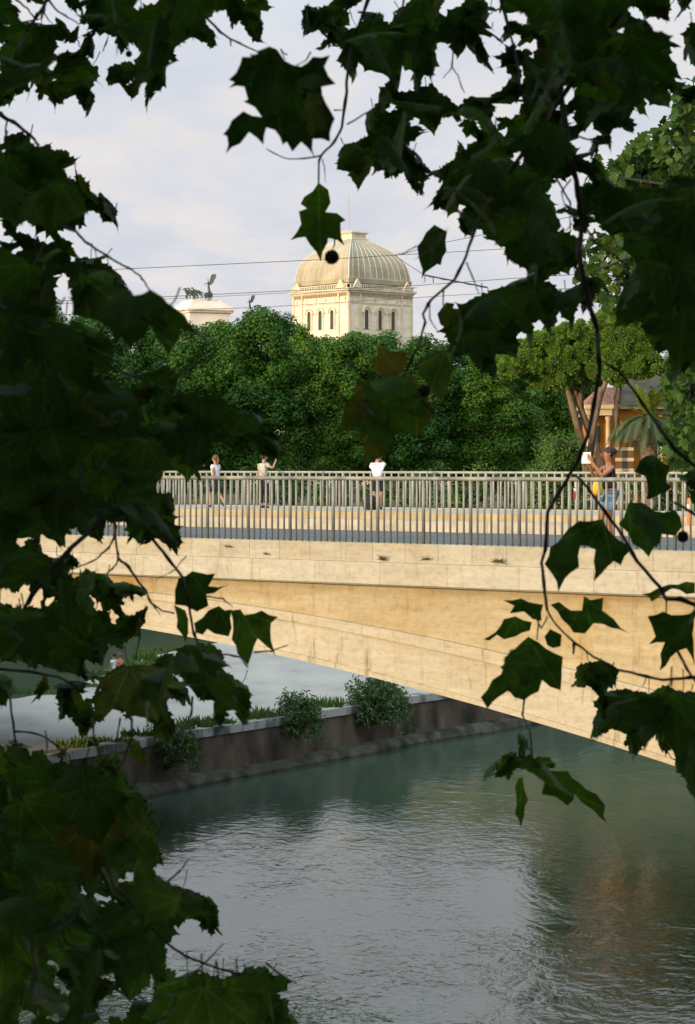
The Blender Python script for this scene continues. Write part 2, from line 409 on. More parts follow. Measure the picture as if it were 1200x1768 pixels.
# edge lip under the arch ring
sections(lambda u: [(.055, arch(u) + .07), (.055, arch(u) - .02), (.6, arch(u) - .02), (.6, arch(u) + .07)][::-1]).build('arch_lip', M_arc, bridge)
sections(lambda u: [(-.09, -1.60), (-.09, CB + .03), (-.05, CB), (.6, CB), (.6, -1.60)][::-1]).build('cornice', M_cor, bridge)
sections(lambda u: [(0, -1.287), (-.0, -1.597), (.42, -1.597), (.42, -1.287)][::-1]).build('parapet', M_par, bridge)
sections(lambda u: [(W + .09, -1.29), (W + .09, CB), (W - .4, CB), (W - .4, -1.29)]).build('cornice', M_cor, bridge)
M_asph = mat('blue_grey_asphalt', cols=[(.075, .092, .098), (.105, .122, .13)], scale=1.3, detail=10, rough=.85, bump=.2, bscale=60)
M_road = mat('road_asphalt', cols=[(.085, .09, .10), (.12, .125, .14)], scale=1.1, detail=10, rough=.85, bump=.2, bscale=60)
def slab(name, v0, v1, z1, z0, m):
    b = MB(); b.hexa([B(u, v, z) for z in (z0, z1) for u, v in ((us[-1], v0), (us[0], v0), (us[0], v1), (us[-1], v1))]); return b.build(name, m)
tag(slab('pavement', .424, 4.0, -1.35, -1.655, M_asph), kind='structure')
tag(slab('road', 4.004, 20.7, -1.555, -1.656, M_road), kind='structure')
M_kerbw = mat('pale_concrete_kerb', cols=[(.30, .27, .22), (.42, .385, .32)], scale=2.5, detail=8, rough=.85, bump=.2)
M_kerby = mat('ochre_stone_kerb', cols=[(.30, .235, .135), (.41, .33, .205)], scale=2.5, detail=8, rough=.85, bump=.2)
b = MB()
k0 = us[0]
while k0 < us[-1] - 2:
    b.hexa([B(u, v, z) for z in (-1.56, -1.30) for u, v in ((k0 + 1.985, 13.3), (k0, 13.3), (k0, 14.0), (k0 + 1.985, 14.0))]); k0 += 2
tag(b.build('kerb', M_kerbw), 'long pale concrete kerb dividing the two roadways of the bridge', 'kerb')
b = MB(); k0 = us[0]
while k0 < us[-1] - 2:
    b.hexa([B(u, v, z) for z in (-1.62, -1.298) for u, v in ((k0 + 1.992, 20.71), (k0, 20.71), (k0, 21.1), (k0 + 1.992, 21.1))]); k0 += 2
tag(b.build('kerb', M_kerby), 'ochre sunlit stone kerb of the far footway, below the people', 'kerb')
tag(slab('pavement', 21.104, W - .404, -1.31, -1.658, M_kerbw), kind='structure')

# railings
M_rail = mat('weathered_grey_railing_paint', cols=[(.10, .10, .088), (.165, .163, .142), (.25, .245, .215)], scale=3, detail=8, rough=.5, spec=.4, stretch=(1, 1, .6))
M_rail2 = mat('pale_grey_railing_paint', cols=[(.23, .23, .205), (.31, .31, .28)], scale=3, detail=8, rough=.5, spec=.4)
def railing(v, z0, z1, step, nth, r, rp, rh, u0, u1, ua, ub, label, m):
    root = thing('bridge_railing', B((ua + ub) / 2, v, z0), label, 'railing')
    hb = MB(); hb.tube([B(u0, v, z1 - rh), B(u1, v, z1 - rh)], rh, 10); hb.build('handrail', m, root, True)
    lb = MB(); lb.box(B((u0 + u1) / 2, v, z0 + .05), u1 - u0, .03, .03, U, N)
    rest = MB(); base = None; pbase = None; cnt = 0
    i = 0; u = u0
    while u < u1:
        post = (i % nth == 0)
        ins = ua <= u <= ub
        if ins and cnt < 100:
            src = pbase if post else base
            if src is None:
                bb = MB(); rr = rp if post else r
                p = B(0, v, z0); bb.tube([p, p + Vector((0, 0, z1 - z0 - rh))], rr, 8)
                o = bb.build('post' if post else 'baluster', m, None, True)
                if post: pbase = o
                else: base = o
            else:
                o = src.copy(); COL.objects.link(o)
            o.parent = root; o.matrix_parent_inverse = Matrix.Translation(root.location).inverted()
            o.location = U * u; o.rotation_euler = (0, 0, 0)
            if not post: cnt += 1
        else:
            p = B(u, v, z0); rest.tube([p, p + Vector((0, 0, z1 - z0 - rh))], rp if post else r, 6)
        i += 1; u += step
    tag(rest.build('baluster', m, root, True), kind='stuff')
    return root
railing(.20, -1.287, -.187, .134, 7, .0175, .029, .036, -4, 66, 16.9, 31.2, 'near grey metal railing with closely set bars on the stone parapet', M_rail)
railing(W - .2, -1.29, -.187, .268, 5, .027, .042, .036, -4, 66, 31.6, 58, 'far grey metal railing on the other side of the road, people leaning near it', M_rail2)

# weeds and stains growing from the joints of the parapet
M_weed = leaf_mat('dry_weed', [(.03, .03, .012), (.05, .06, .02), (.09, .075, .03)], trans=.1)
weeds = [(558, 984, .10, 'dark moss tuft hanging on the cornice face below the parapet joint'), (395, 944, .10, 'small dark weed in the parapet joint, leftmost beside the foliage'), (460, 957, .08, 'tiny weed on the parapet ledge, second from the left'), (660, 966, .15, 'spiky weed tuft in the middle of the parapet'), (736, 966, .12, 'thin dry weed right of the spiky middle tuft on the parapet'), (862, 970, .14, 'low flat weed line on the parapet ledge, rightmost')]
for px, py, s_, lab in weeds:
    t_ = (px - 600) / F; D = (V0 - .05) / (t_ * N.x + N.y); c = pt(px, py, D)
    b = MB()
    for k in range(34):
        a = random.uniform(0, 2 * math.pi); l = s_ * random.uniform(.4, 1.1)
        dirv = (U * math.cos(a) * .9 - N * random.uniform(.1, .6) + Vector((0, 0, abs(math.sin(a)) * .9 - .35))).normalized()
        side = dirv.cross(N).normalized() * l * .07
        c0 = c + U * random.uniform(-.4, .4) * s_
        b.add([c0 - side, c0 + side, c0 + dirv * l], [(0, 1, 2)])
    tag(b.build('weed_tuft', M_weed), lab, 'weed', 'weeds in the parapet joints')
# ================================================================== FAR BUILDINGS
M_trav = mat('cream_travertine', cols=[(.62, .53, .39), (.74, .64, .48), (.78, .69, .54)], scale=.35, detail=9, rough=.85, stretch=(1, 1, 3.5))
M_trim = mat('cream_stone_trim', cols=[(.52, .445, .33), (.66, .58, .45)], scale=.8, detail=6, rough=.85)
M_lead = mat('grey_metal_roofing', cols=[(.29, .25, .17), (.41, .35, .245)], scale=.3, detail=8, rough=.62, spec=.3)
M_rib = mat('pale_metal_rib', cols=[(.50, .47, .41), (.58, .55, .48)], scale=1, rough=.55)
M_glass = mat('dark_window_glass', color=(.045, .045, .04), rough=.25, spec=.5)
M_red = mat('tan_inlay', color=(.42, .32, .21), rough=.9)
DC = 409.0
corner = pt(602, 803, DC); corner.z = 0
pl = 99 * DC / F; pr = 113 * DC / F; SL = math.hypot(pl, pr)
dl_ = Vector((-pl, pr, 0)) / SL; dr_ = Vector((pr, pl, 0)) / SL
cen = corner + (dl_ + dr_) * SL / 2
def zc(py): return EYE + (803 - py) / F * DC            # heights read at the near corner
def zm(py): return EYE + (803 - py) / F * cen.y         # heights read at the middle
dome = thing('domed_temple', (cen.x, cen.y, 8), 'cream stone temple with a square grey ribbed dome rising above the trees', 'building')
def sq(h, z, c=cen): return [c + (dl_ * i + dr_ * j) * h + Vector((0, 0, z - c.z)) for i, j in ((-1, -1), (-1, 1), (1, 1), (1, -1))]
H2 = SL / 2
def sqloft(levels):
    b = MB(); b.strip([sq(h, z) for h, z in levels]); return b
sqloft([(H2 - .12, 4), (H2 - .12, zc(504.5))]).build('drum', M_trav, dome)
sqloft([(H2 - .02, zc(522.5)), (H2 + .02, zc(521)), (H2 + .02, zc(519.8)), (H2 - .02, zc(519))]).build('string_course', M_trim, dome)
sqloft([(H2 + .05, zc(505)), (H2 + .22, zc(503.4)), (H2 + .24, zc(501.6)), (H2 + .52, zc(500.2)), (H2 + .55, zc(496.6)), (H2 + .4, zc(496.2))]).build('cornice', M_trim, dome)
ztop = zc(496.2)
b = MB(); dd = MB(); ro = MB()
faces = [(corner, dr_, -dl_), (corner, dl_, -dr_), (corner + dr_ * SL, dl_, dr_), (corner + dl_ * SL, dr_, dl_)]   # start, along, outward normal
for st, al, nn_ in faces:
    for k in range(34):                                    # corbel table
        p = st + al * (SL * (k + .5) / 34) + nn_ * .02; p.z = (zc(505.4) + zc(510)) / 2
        dd.box(p, .17, .22, zc(505.4) - zc(510), al, nn_)
    for k in range(31):                                    # balustrade teeth
        p = st + al * (SL * (k + .5) / 31) + nn_ * .28; p.z = ztop + .30
        b.box(p, .2, .2, .6, al, nn_)
    p = st + al * SL / 2 + nn_ * .26; p.z = ztop + .68; b.box(p, SL + .5, .22, .14, al, nn_)
    for k in range(6):                                     # rosettes
        p = st + al * SL * (.07 + .172 * k) + nn_ * -.05; p.z = zc(514.5)
        ro.box(p, .42, .22, .62, al, nn_)
b.build('balustrade', M_trim, dome); dd.build('corbel_table', M_red, dome); ro.build('rosettes', M_trim, dome)
for st, al, nn_ in faces:
    for fr_ in (.11, .89):
        c = st + al * SL * fr_ + nn_ * .42; z = ztop + .02
        b = MB(); q = []
        for k_ in (-.2, .2):
            for x_, y_ in ((-1.1, 0), (1.1, 0), (.75, .55), (.3, 1.2), (0, 1.55), (-.3, 1.2), (-.75, .55)):
                q.append(c + al * x_ + nn_ * k_ + Vector((0, 0, z + y_ - c.z)))
        b.add(q, [(0, 1, 2, 3, 4, 5, 6)[::-1], tuple(range(7, 14))] + [(i, (i + 1) % 7, 7 + (i + 1) % 7, 7 + i) for i in range(7)])
        b.build('pediment', M_trim, dome)
prof = [(1, 494), (1.0, 487), (.985, 477), (.955, 466), (.91, 457), (.85, 449.5), (.765, 442), (.66, 434.5), (.55, 428.5), (.43, 422.5), (.32, 417.5), (.225, 413)]
HB = 99.5 * cen.y / F / ((pl + pr) / SL)                   # half side of the dome base
lev = [(HB * r_, zm(y)) for r_, y in prof]
shell = sqloft(lev).build('dome_roof', M_lead, dome)
sqloft([(HB * 1.015, zm(495)), (HB * 1.03, zm(487.5)), (HB * 1.0, zm(486))]).build('dome_base', M_lead, dome)
for fi, (st, al, nn_) in enumerate(faces):
    for k in range(-4, 6):
        f_ = (k - .5) / 5 * .97
        pts = [cen + al * (h * f_) + nn_ * (h + .03) + Vector((0, 0, z - cen.z)) for h, z in lev[1:]]
        b = MB(); b.tube(pts, .06, 5); b.build('rib', M_rib, shell)
for (st, al, nn_), (st2, al2, nn2) in (((faces[0]), (faces[1])), ((faces[0]), (faces[2])), ((faces[1]), (faces[3])), ((faces[2]), (faces[3]))):
    pts = [cen + (nn_ + nn2) * h + Vector((0, 0, z - cen.z)) for h, z in lev[1:]]
    b = MB(); b.tube(pts, .11, 6); b.build('rib', M_rib, shell)
LH = lev[-1][0]
lan = sqloft([(LH * 1.25, zm(415)), (LH * 1.25, zm(413.5)), (LH * 1.02, zm(412.5)), (LH * 1.02, zm(405)), (LH * 1.22, zm(404)), (LH * 1.24, zm(402.8)), (LH * 1.0, zm(402.4))]).build('lantern', M_trim, dome)
b = MB()
for st, al, nn_ in faces:
    for k in range(9):
        p = cen + nn_ * LH * 1.2 + al * LH * 1.2 * ((k - 4) / 4); p.z = zm(402.6)
        b.add([p - al * .13 - nn_ * .05, p + al * .13 - nn_ * .05, p + al * .13 + nn_ * .05, p - al * .13 + nn_ * .05, p + Vector((0, 0, .42))], [(0, 1, 4), (1, 2, 4), (2, 3, 4), (3, 0, 4)])
b.build('cresting', M_trim, lan)
b = MB(); p = cen.copy(); p.z = zm(402.5); b.tube([p + Vector((-.5, -1, 0)), p + Vector((-.8, -1, 7.4))], .05, 5); b.build('mast', M_lead, lan)
# arched windows with hood mouldings, pilaster strips
for fi, (st, al, nn_) in enumerate(faces):
    fr = (.275, .485, .69) if fi == 0 else (.29, .50, .70)
    for f_ in fr:
        c = st + al * SL * f_; zb = zc(566); zt = zc(535.5); hw = .46
        def archpts(hw_, zb_, zs_, o_):
            q = [c + al * -hw_ + nn_ * o_ + Vector((0, 0, zb_)), c + al * hw_ + nn_ * o_ + Vector((0, 0, zb_))]
            for k in range(9):
                a = math.pi * k / 8; q.append(c + al * (hw_ * math.cos(a)) + nn_ * o_ + Vector((0, 0, zs_ + hw_ * math.sin(a))))
            return q
        fo, fi_ = archpts(hw + .34, zb, zt - .2, .10), archpts(hw, zb, zt - .2, .10)
        bo, bi = archpts(hw + .34, zb, zt - .2, -.3), archpts(hw, zb, zt - .2, -.11)
        b = MB(); n = len(fo)
        b.add(fo + fi_ + bo + bi, [(i, (i + 1) % n, n + (i + 1) % n, n + i) for i in range(1, n)] + [(2 * n + i, 2 * n + (i + 1) % n, (i + 1) % n, i) for i in range(n)] + [(n + i, n + (i + 1) % n, 3 * n + (i + 1) % n, 3 * n + i) for i in range(n)])
        w_ = b.build('window_frame', M_trim, dome)
        b = MB(); b.add(archpts(hw, zb, zt - .2, -.105), [tuple(range(n))]); b.build('pane', M_glass, w_)
        b = MB(); hp = [c + al * ((hw + .5) * math.cos(math.pi * k / 8)) + nn_ * .14 + Vector((0, 0, zt - .2 + (hw + .5) * math.sin(math.pi * k / 8))) for k in range(9)]
        b.tube([hp[0] + al * .3] + hp + [hp[-1] - al * .3], .13, 6); b.build('hood_moulding', M_trim, w_)
    for f_ in (.012, .175, .83, .988):
        p = st + al * SL * f_ + nn_ * .0; p.z = (zc(505) + 4) / 2; b = MB(); b.box(p, .36, .26, zc(505) - 4, al, nn_); b.build('pilaster', M_trim, dome)

# ---- white monument with bronze sculptures, far behind the trees
M_marble = mat('pinkish_white_marble', cols=[(.66, .59, .53), (.74, .67, .61)], scale=.2, detail=6, rough=.7)
M_bronze = mat('green_bronze', cols=[(.035, .055, .045), (.10, .14, .11)], scale=.8, detail=6, rough=.55, metal=.3)
DM = 700.0; km = DM / F
mon = thing('marble_monument', pt(345, 803, DM), 'pinkish white stepped marble monument top behind the trees, carrying the bronze chariot', 'monument')
mx_, my_ = Vector((.93, .37, 0)), Vector((-.37, .93, 0))
mc = pt(346, 803, DM + 14); mc.z = 0
def mbox(name, wpx, y0, y1, dep, m=M_marble, cx=0):
    z0, z1 = EYE + (803 - y1) * km, EYE + (803 - y0) * km
    b = MB(); b.box(mc + mx_ * cx * km + Vector((0, 0, (z0 + z1) / 2)), wpx * km / .93, dep, z1 - z0, mx_, my_); return b.build(name, m, mon)
mbox('pedestal', 48, 514, 517.5, 12); mbox('step', 53, 517.6, 520, 14); mbox('step', 60, 520.1, 523, 16); mbox('step', 67, 523.1, 526, 18); mbox('step', 75, 526.1, 530, 20)
mbox('cornice', 82, 530.1, 534, 22); mbox('frieze', 76, 534.1, 538, 20.6); mbox('attic', 70, 538.1, 700, 19)
b = MB()
for k in range(16):
    p = mc + mx_ * (-36 + 72 * (k + .5) / 16) * km / .93 * .98 - my_ * 10.4; p.z = EYE + (803 - 536) * km; b.box(p, .5, .3, .55, mx_, my_)
b.build('dentils', M_trim, mon)

def skin_mesh(name, nodes, edges, m, parent=None, sub=2, root=0):
    """nodes: list of (Vector, radius) ; one continuous skinned surface"""
    me = bpy.data.meshes.new(name + '_cage'); me.from_pydata([tuple(p) for p, _ in nodes], edges, []); me.update()
    o = bpy.data.objects.new(name + '_cage', me); COL.objects.link(o)
    sk = o.modifiers.new('skin', 'SKIN'); sk.branch_smoothing = .4; sk.use_smooth_shade = True
    if not me.skin_vertices: me.attributes.new
    if len(me.skin_vertices) == 0:
        bpy.context.view_layer.objects.active = o
        bpy.ops.object.mode_set(mode='OBJECT')
        bpy.ops.mesh.customdata_skin_add()
    sv = me.skin_vertices[0].data
    for i, (_, r_) in enumerate(nodes):
        sv[i].radius = (r_, r_) if not isinstance(r_, tuple) else r_; sv[i].use_root = (i == root)
    sb = o.modifiers.new('sub', 'SUBSURF'); sb.levels = sub; sb.render_levels = sub
    dg = bpy.context.evaluated_depsgraph_get(); dg.update()
    ev = o.evaluated_get(dg); me2 = bpy.data.meshes.new_from_object(ev); me2.name = name
    bpy.data.objects.remove(o); bpy.data.meshes.remove(me)
    me2.materials.clear()
    return link(name, me2, m, parent, True)

def horse(name, base, fwd, s, m, parent):
    side = Vector((-fwd.y, fwd.x, 0)); up = Vector((0, 0, 1))
    def P(a, b_, c): return base + fwd * a * s + side * b_ * s + up * c * s
    nd = [(P(-.55, 0, 1.25), .30 * s), (P(0, 0, 1.2), .29 * s), (P(.55, 0, 1.28), .30 * s), (P(.85, 0, 1.62), .19 * s), (P(.98, 0, 1.95), .13 * s), (P(1.15, 0, 1.95), .11 * s), (P(1.42, 0, 1.72), .075 * s),
          (P(-.85, 0, 1.25), .07 * s), (P(-1.05, 0, .75), .06 * s)]
    ed = [(0, 1), (1, 2), (2, 3), (3, 4), (4, 5), (5, 6), (0, 7), (7, 8)]
    for sd in (-1, 1):
        k = len(nd); lift = .25 if sd > 0 else 0
        nd += [(P(.6, sd * .16, .85), .12 * s), (P(.65 + lift, sd * .16, .48 + lift * .5), .07 * s), (P(.6 + lift * .5, sd * .16, .04 + lift * .6), .06 * s)]; ed += [(2, k), (k, k + 1), (k + 1, k + 2)]
        k = len(nd)
        nd += [(P(-.5, sd * .17, .85), .14 * s), (P(-.75, sd * .17, .5), .075 * s), (P(-.62 - .15 * sd, sd * .17, .04), .06 * s)]; ed += [(0, k), (k, k + 1), (k + 1, k + 2)]
    return skin_mesh(name, nd, ed, m, parent, 1, 1)
def winged_victory(loc, s, face, label, parent_statue=None):
    root = parent_statue or thing('winged_statue', loc, label, 'statue', None)
    side = Vector((-face.y, face.x, 0)); up = Vector((0, 0, 1))
    def P(a, b_, c): return loc + face * a * s + side * b_ * s + up * c * s
    nd = [(P(0, 0, 1.0), .16 * s), (P(0, 0, 1.25), .15 * s), (P(.02, 0, 1.45), .17 * s), (P(.03, 0, 1.58), .06 * s), (P(.05, 0, 1.72), .10 * s), (P(-.05, .05, .5), .20 * s), (P(-.22, .05, .03), .24 * s),
          (P(.05, .2, 1.5), .07 * s), (P(.15, .33, 1.75), .045 * s), (P(.2, .3, 2.05), .04 * s), (P(.1, -.2, 1.48), .07 * s), (P(.3, -.3, 1.3), .045 * s), (P(.5, -.25, 1.35), .04 * s)]
    skin_mesh('figure', nd, [(0, 1), (1, 2), (2, 3), (3, 4), (0, 5), (5, 6), (2, 7), (7, 8), (8, 9), (2, 10), (10, 11), (11, 12)], M_bronze, root, 1)
    for sd in (-1, 1):
        b = MB(); q = []
        for x_, z_ in ((-.08, 1.35), (-.25, 1.75), (-.42, 2.35), (-.62, 2.62), (-.85, 2.5), (-.80, 2.1), (-.62, 1.75), (-.5, 1.4), (-.25, 1.2)):
            q.append((x_, z_))
        n = len(q); v_ = []
        for o_ in (.0, .06): v_ += [P(x_, sd * (.08 + o_ + abs(x_ + .08) * .55), z_) for x_, z_ in q]
        b.add(v_, [tuple(range(n)), tuple(range(n, 2 * n))[::-1]] + [(i, (i + 1) % n, n + (i + 1) % n, n + i) for i in range(n)])
        b.build('wing', M_bronze, root)
    return root
zq = EYE + (803 - 514) * km
qb = pt(345, 803, DM + 10); qb.z = zq
quad = thing('quadriga_statue', qb, 'green bronze chariot with four horses and a winged driver on the marble monument', 'statue')
fw = Vector((-.93, -.37, 0)); sd_ = Vector((-fw.y, fw.x, 0))
for k in range(4):
    p = pt(332 + k * 2.0, 803, DM + 8); p.z = zq; p += sd_ * (k - 1.5) * 1.5 + fw * ((1.5 - abs(k - 1.5)) * .5)
    horse('horse', p, fw, 1.75, M_bronze, quad)
cp = pt(360, 803, DM + 9); cp.z = zq
b = MB(); b.lathe(cp + Vector((0, 0, .3)), [(.6, .3), (1.0, .4), (1.15, 1.0), (1.0, 1.9), (.9, 1.9)], 10, 1.2, .9); b.build('chariot', M_bronze, quad)
for s_ in (-1, 1):
    c = cp + sd_ * s_ * 1.1 + Vector((0, 0, .75)); b = MB()
    b.tube([c + fw * .75 * math.cos(a * .5236) + Vector((0, 0, .75 * math.sin(a * .5236))) for a in range(13)], .13, 5); b.build('wheel', M_bronze, quad)
vc = cp + Vector((0, 0, 1.6)); vq = winged_victory(vc, 2.45, fw, None, quad)
col = pt(431, 803, DM + 20); zc2 = EYE + (803 - 527) * km
ws = winged_victory(Vector((col.x, col.y, zc2)), 1.75, fw, 'small green bronze winged statue on a column just right of the marble monument')
b = MB(); b.lathe(Vector((col.x, col.y, 0)), [(.9, 0), (.8, zc2 - .8), (1.1, zc2 - .5), (1.1, zc2)], 12); b.build('column', M_marble, ws)

# ================================================================== FAR TREES
M_far = leaf_mat('plane_foliage_far', [(.024, .072, .009), (.036, .105, .011), (.056, .145, .014), (.090, .185, .019)], trans=.25, tcol=(1.2, 1.4, .7), pos=[0, .35, .75, 1], tint=True)
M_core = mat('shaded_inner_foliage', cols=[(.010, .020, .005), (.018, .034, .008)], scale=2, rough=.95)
M_bark = mat('plane_bark', cols=[(.05, .042, .03), (.13, .115, .085)], scale=2.5, detail=8, rough=.9, stretch=(1, 1, .5), bump=.4)
def leaf_cloud(cs, ns, size, up_bias=.3, asp=.7):
    """quads folded about their midrib, facing roughly ns"""
    n = len(cs); nr = ns + rng.normal(0, .42, (n, 3)); nr /= np.linalg.norm(nr, axis=1, keepdims=True)
    a = np.cross(nr, rng.normal(0, 1, (n, 3))); a /= np.linalg.norm(a, axis=1, keepdims=True); b_ = np.cross(nr, a)
    s = size[:, None]
    return np.stack([cs - a * s * .5, cs + b_ * s * .5 * asp + nr * s * .06, cs + a * s * .5, cs - b_ * s * .5 * asp + nr * s * .06], 1)
def lobe_leaves(lobes, dens, size, shell=.55):
    C, Nn, S = [], [], []
    for (x, y, z, r) in lobes:
        k = int(dens * r * r)
        d_ = rng.normal(0, 1, (k, 3)); d_ /= np.linalg.norm(d_, axis=1, keepdims=True)
        rad = r * (shell + (1.12 - shell) * rng.random(k) ** .6)
        bump = 1 + .18 * np.sin(d_[:, 0] * 7 + x * 3) * np.sin(d_[:, 1] * 6 + y) * np.sin(d_[:, 2] * 7 + z)
        C.append(np.array([x, y, z]) + d_ * (rad * bump)[:, None]); Nn.append(d_ * .8 + np.array([0, 0, .35])); S.append(size * rng.uniform(.6, 1.25, k))
    return leaf_cloud(np.concatenate(C), np.concatenate(Nn), np.concatenate(S))
def plane_tree_proto(name, h, w, nl, dens, size, seed, m=M_far):
    g = np.random.default_rng(seed); lobes = []
    while len(lobes) < nl:
        t = g.random() ** .8; z = h * (.10 + .9 * t)
        prof = math.sin(math.pi * min(1, .22 + .72 * t)) ** .6
        a = g.uniform(0, 2 * math.pi); rr = w * .5 * prof * math.sqrt(g.uniform(.25, 1))
        lobes.append((rr * math.cos(a), rr * math.sin(a), z, g.uniform(.085, .16) * w))
    for q in range(9): lobes.append((g.uniform(-.1, .1) * w, g.uniform(-.1, .1) * w, h * (.16 + .075 * q), w * (.27 if q < 7 else .2)))
    root = thing(name, (0, 0, 0), None, 'tree')
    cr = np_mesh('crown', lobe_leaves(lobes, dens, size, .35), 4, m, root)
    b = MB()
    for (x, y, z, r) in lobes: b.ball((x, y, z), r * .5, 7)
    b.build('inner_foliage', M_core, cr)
    b = MB(); b.tube([(0, 0, -.3), (.1, 0, h * .12), (-.1, .1, h * .3), (.2, 0, h * .6), (.1, .1, h * .85)], [.38, .32, .27, .18, .06], 9)
    for k in range(7):
        a = k * 2.4; z0 = h * (.16 + .08 * k); b.tube([(0, 0, z0), (math.cos(a) * w * .2, math.sin(a) * w * .2, z0 + h * .1), (math.cos(a) * w * .38, math.sin(a) * w * .38, z0 + h * .17)], [.17, .1, .04], 6)
    b.build('trunk', M_bark, root, True)
    return root
protos = [plane_tree_proto('plane_tree', 15.5, 7.6, 78, 620, .25, s_) for s_ in (1, 2, 3)]
trees = [  # px of the trunk, py of the top, distance, proto, label
 (60, 500, 196, 0, 'leftmost plane tree of the riverside row, mostly behind dark foreground leaves'),
 (150, 528, 190, 1, 'plane tree half hidden behind the drooping dark leaf at left'),
 (238, 536, 206, 2, 'plane tree left of the monument, behind the tip of the large dark leaf'),
 (322, 548, 192, 0, 'plane tree standing below the left part of the marble monument'),
 (392, 548, 208, 1, 'plane tree below the gap between monument and small winged statue'),
 (452, 528, 190, 2, 'highest bright green plane tree between the monument and the domed temple'),
 (520, 552, 206, 0, 'plane tree covering the left foot of the domed temple'),
 (588, 566, 190, 1, 'plane tree in front of the front corner of the domed temple'),
 (650, 570, 208, 2, 'plane tree in front of the right face of the domed temple'),
 (722, 572, 190, 0, 'plane tree just right of the domed temple, above the bent twig'),
 (790, 582, 205, 1, 'dark plane tree between the temple and the stone pine'),
 (858, 590, 190, 2, 'dark plane tree behind the left edge of the stone pine crown'),
 (925, 600, 212, 0, 'dark plane tree seen beneath the stone pine crown'),
 (990, 610, 220, 1, 'dark plane tree behind the stone pine trunks'),
]
used = set()
for px, py, D, k, lab in trees:
    D *= 1.27
    o = protos[k] if k not in used else copy_tree(protos[k]); used.add(k)
    c = pt(px, 803, D); hh = (803 - py) / F * D - FB
    o.location = (c.x, c.y, EYE + FB); w_ = 1.22 * random.uniform(.9, 1.15); o.scale = (w_, w_, hh / 16.6); o.rotation_euler = (0, 0, random.uniform(0, 6.28))
    tag(o, lab, 'tree', 'plane trees along the far bank')
# undergrowth and hedges on the far bank seen through the railings
M_bush = leaf_mat('shrub_leaves', [(.012, .042, .005), (.025, .075, .008), (.045, .11, .012)], trans=.22, tcol=(1.2, 1.3, .8))
M_bushb = leaf_mat('bright_shrub_leaves', [(.04, .09, .012), (.07, .14, .02), (.10, .18, .025)], trans=.25, tcol=(1.2, 1.3, .8))
def shrub(name, c, w, h, nl, dens, size, m, label, group=None, cat='shrub', core=True):
    root = thing(name, c, label, cat, group); lobes = []
    for k in range(nl):
        a = random.uniform(0, 6.28); r = math.sqrt(random.random()) * w * .36; t = random.uniform(.15, .82)
        lobes.append((c[0] + r * math.cos(a), c[1] + r * math.sin(a), c[2] + t * h, min(w, h) * random.uniform(.16, .27)))
    f = np_mesh('foliage', lobe_leaves(lobes, dens, size, .4), 4, m, root)
    if core:
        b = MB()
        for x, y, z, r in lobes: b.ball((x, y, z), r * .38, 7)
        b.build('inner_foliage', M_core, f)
    b = MB()
    for k in range(5): b.tube([Vector(c) + Vector((0, 0, -.1)), Vector(lobes[k][:3])], [.05, .02], 5)
    b.build('stem', M_bark, root)
    return root
hl = ['low hedge shrub behind the far railing near the walking woman', 'low dark shrub behind the far railing left of the phone holder', 'shrub behind the far railing between phone holder and white shirt', 'dark shrub behind the railing at the white shirted person', 'bright green shrub right of the white shirted person behind the rails', 'light green bush behind the rails in the middle right', 'dark shrub seen through the rails below the round bush', 'small green shrub beside the white car behind the rails', 'green shrub behind the rails near the orange house foot']
for k, (px, D, w) in enumerate([(300, 195, 8), (415, 192, 9), (520, 150, 7), (620, 146, 7), (715, 132, 5), (795, 130, 6), (880, 135, 6), (962, 118, 2.4), (1095, 114, 2.0)]):
    c = pt(px, 803, D); hh = 2.55 + .25 * (k % 3)
    shrub('hedge_shrub', (c.x, c.y, EYE + FB), w, hh, 16, 200, .24 if D > 140 else .18, M_bushb if k in (4, 5, 7, 8) else M_bush, hl[k], 'shrubs behind the far railing')
c = pt(962, 803, 116); shrub('round_bush', (c.x, c.y, EYE + FB), 3.6, 4.75, 42, 420, .13, M_bushb, 'rounded bright green bush left of the stone pine trunks')

# ---- unseen block added on the left bank to shade the lower half of the trees
M_plast = mat('ochre_plaster', cols=[(.38, .27, .16), (.46, .34, .21)], scale=.5, rough=.9)
bx, by = Vector((-.66, .75, 0)).normalized(), Vector((.75, .66, 0)).normalized()
ac = Vector((-87, 190, 0)); shade_block = thing('unseen_shade_block', (ac.x, ac.y, EYE + FB), 'long ochre block added unseen on the left bank to shade the trees', 'building')
b = MB(); b.box(ac + Vector((0, 0, EYE + FB + 10.5)), 90, 14, 21, bx, by); b.build('wall', M_plast, shade_block)
b = MB(); b.box(ac + Vector((0, 0, EYE + FB + 21.3)), 91.5, 15.5, .55, bx, by); b.build('eaves', M_trim, shade_block)
b = MB(); b.box(ac + Vector((0, 0, EYE + FB + 6)), 90.4, 14.4, .4, bx, by); b.build('string_course', M_trim, shade_block)
for fl in range(4):
    b = MB()
    for i in range(18): 
        for s_ in (-1, 1): b.box(ac + bx * (-42 + 4.9 * i) + by * 7.01 * s_ + Vector((0, 0, EYE + FB + 2.6 + 3.8 * fl)), 1.2, .12, 1.9, bx, by)
    b.build('windows', M_glass, shade_block)
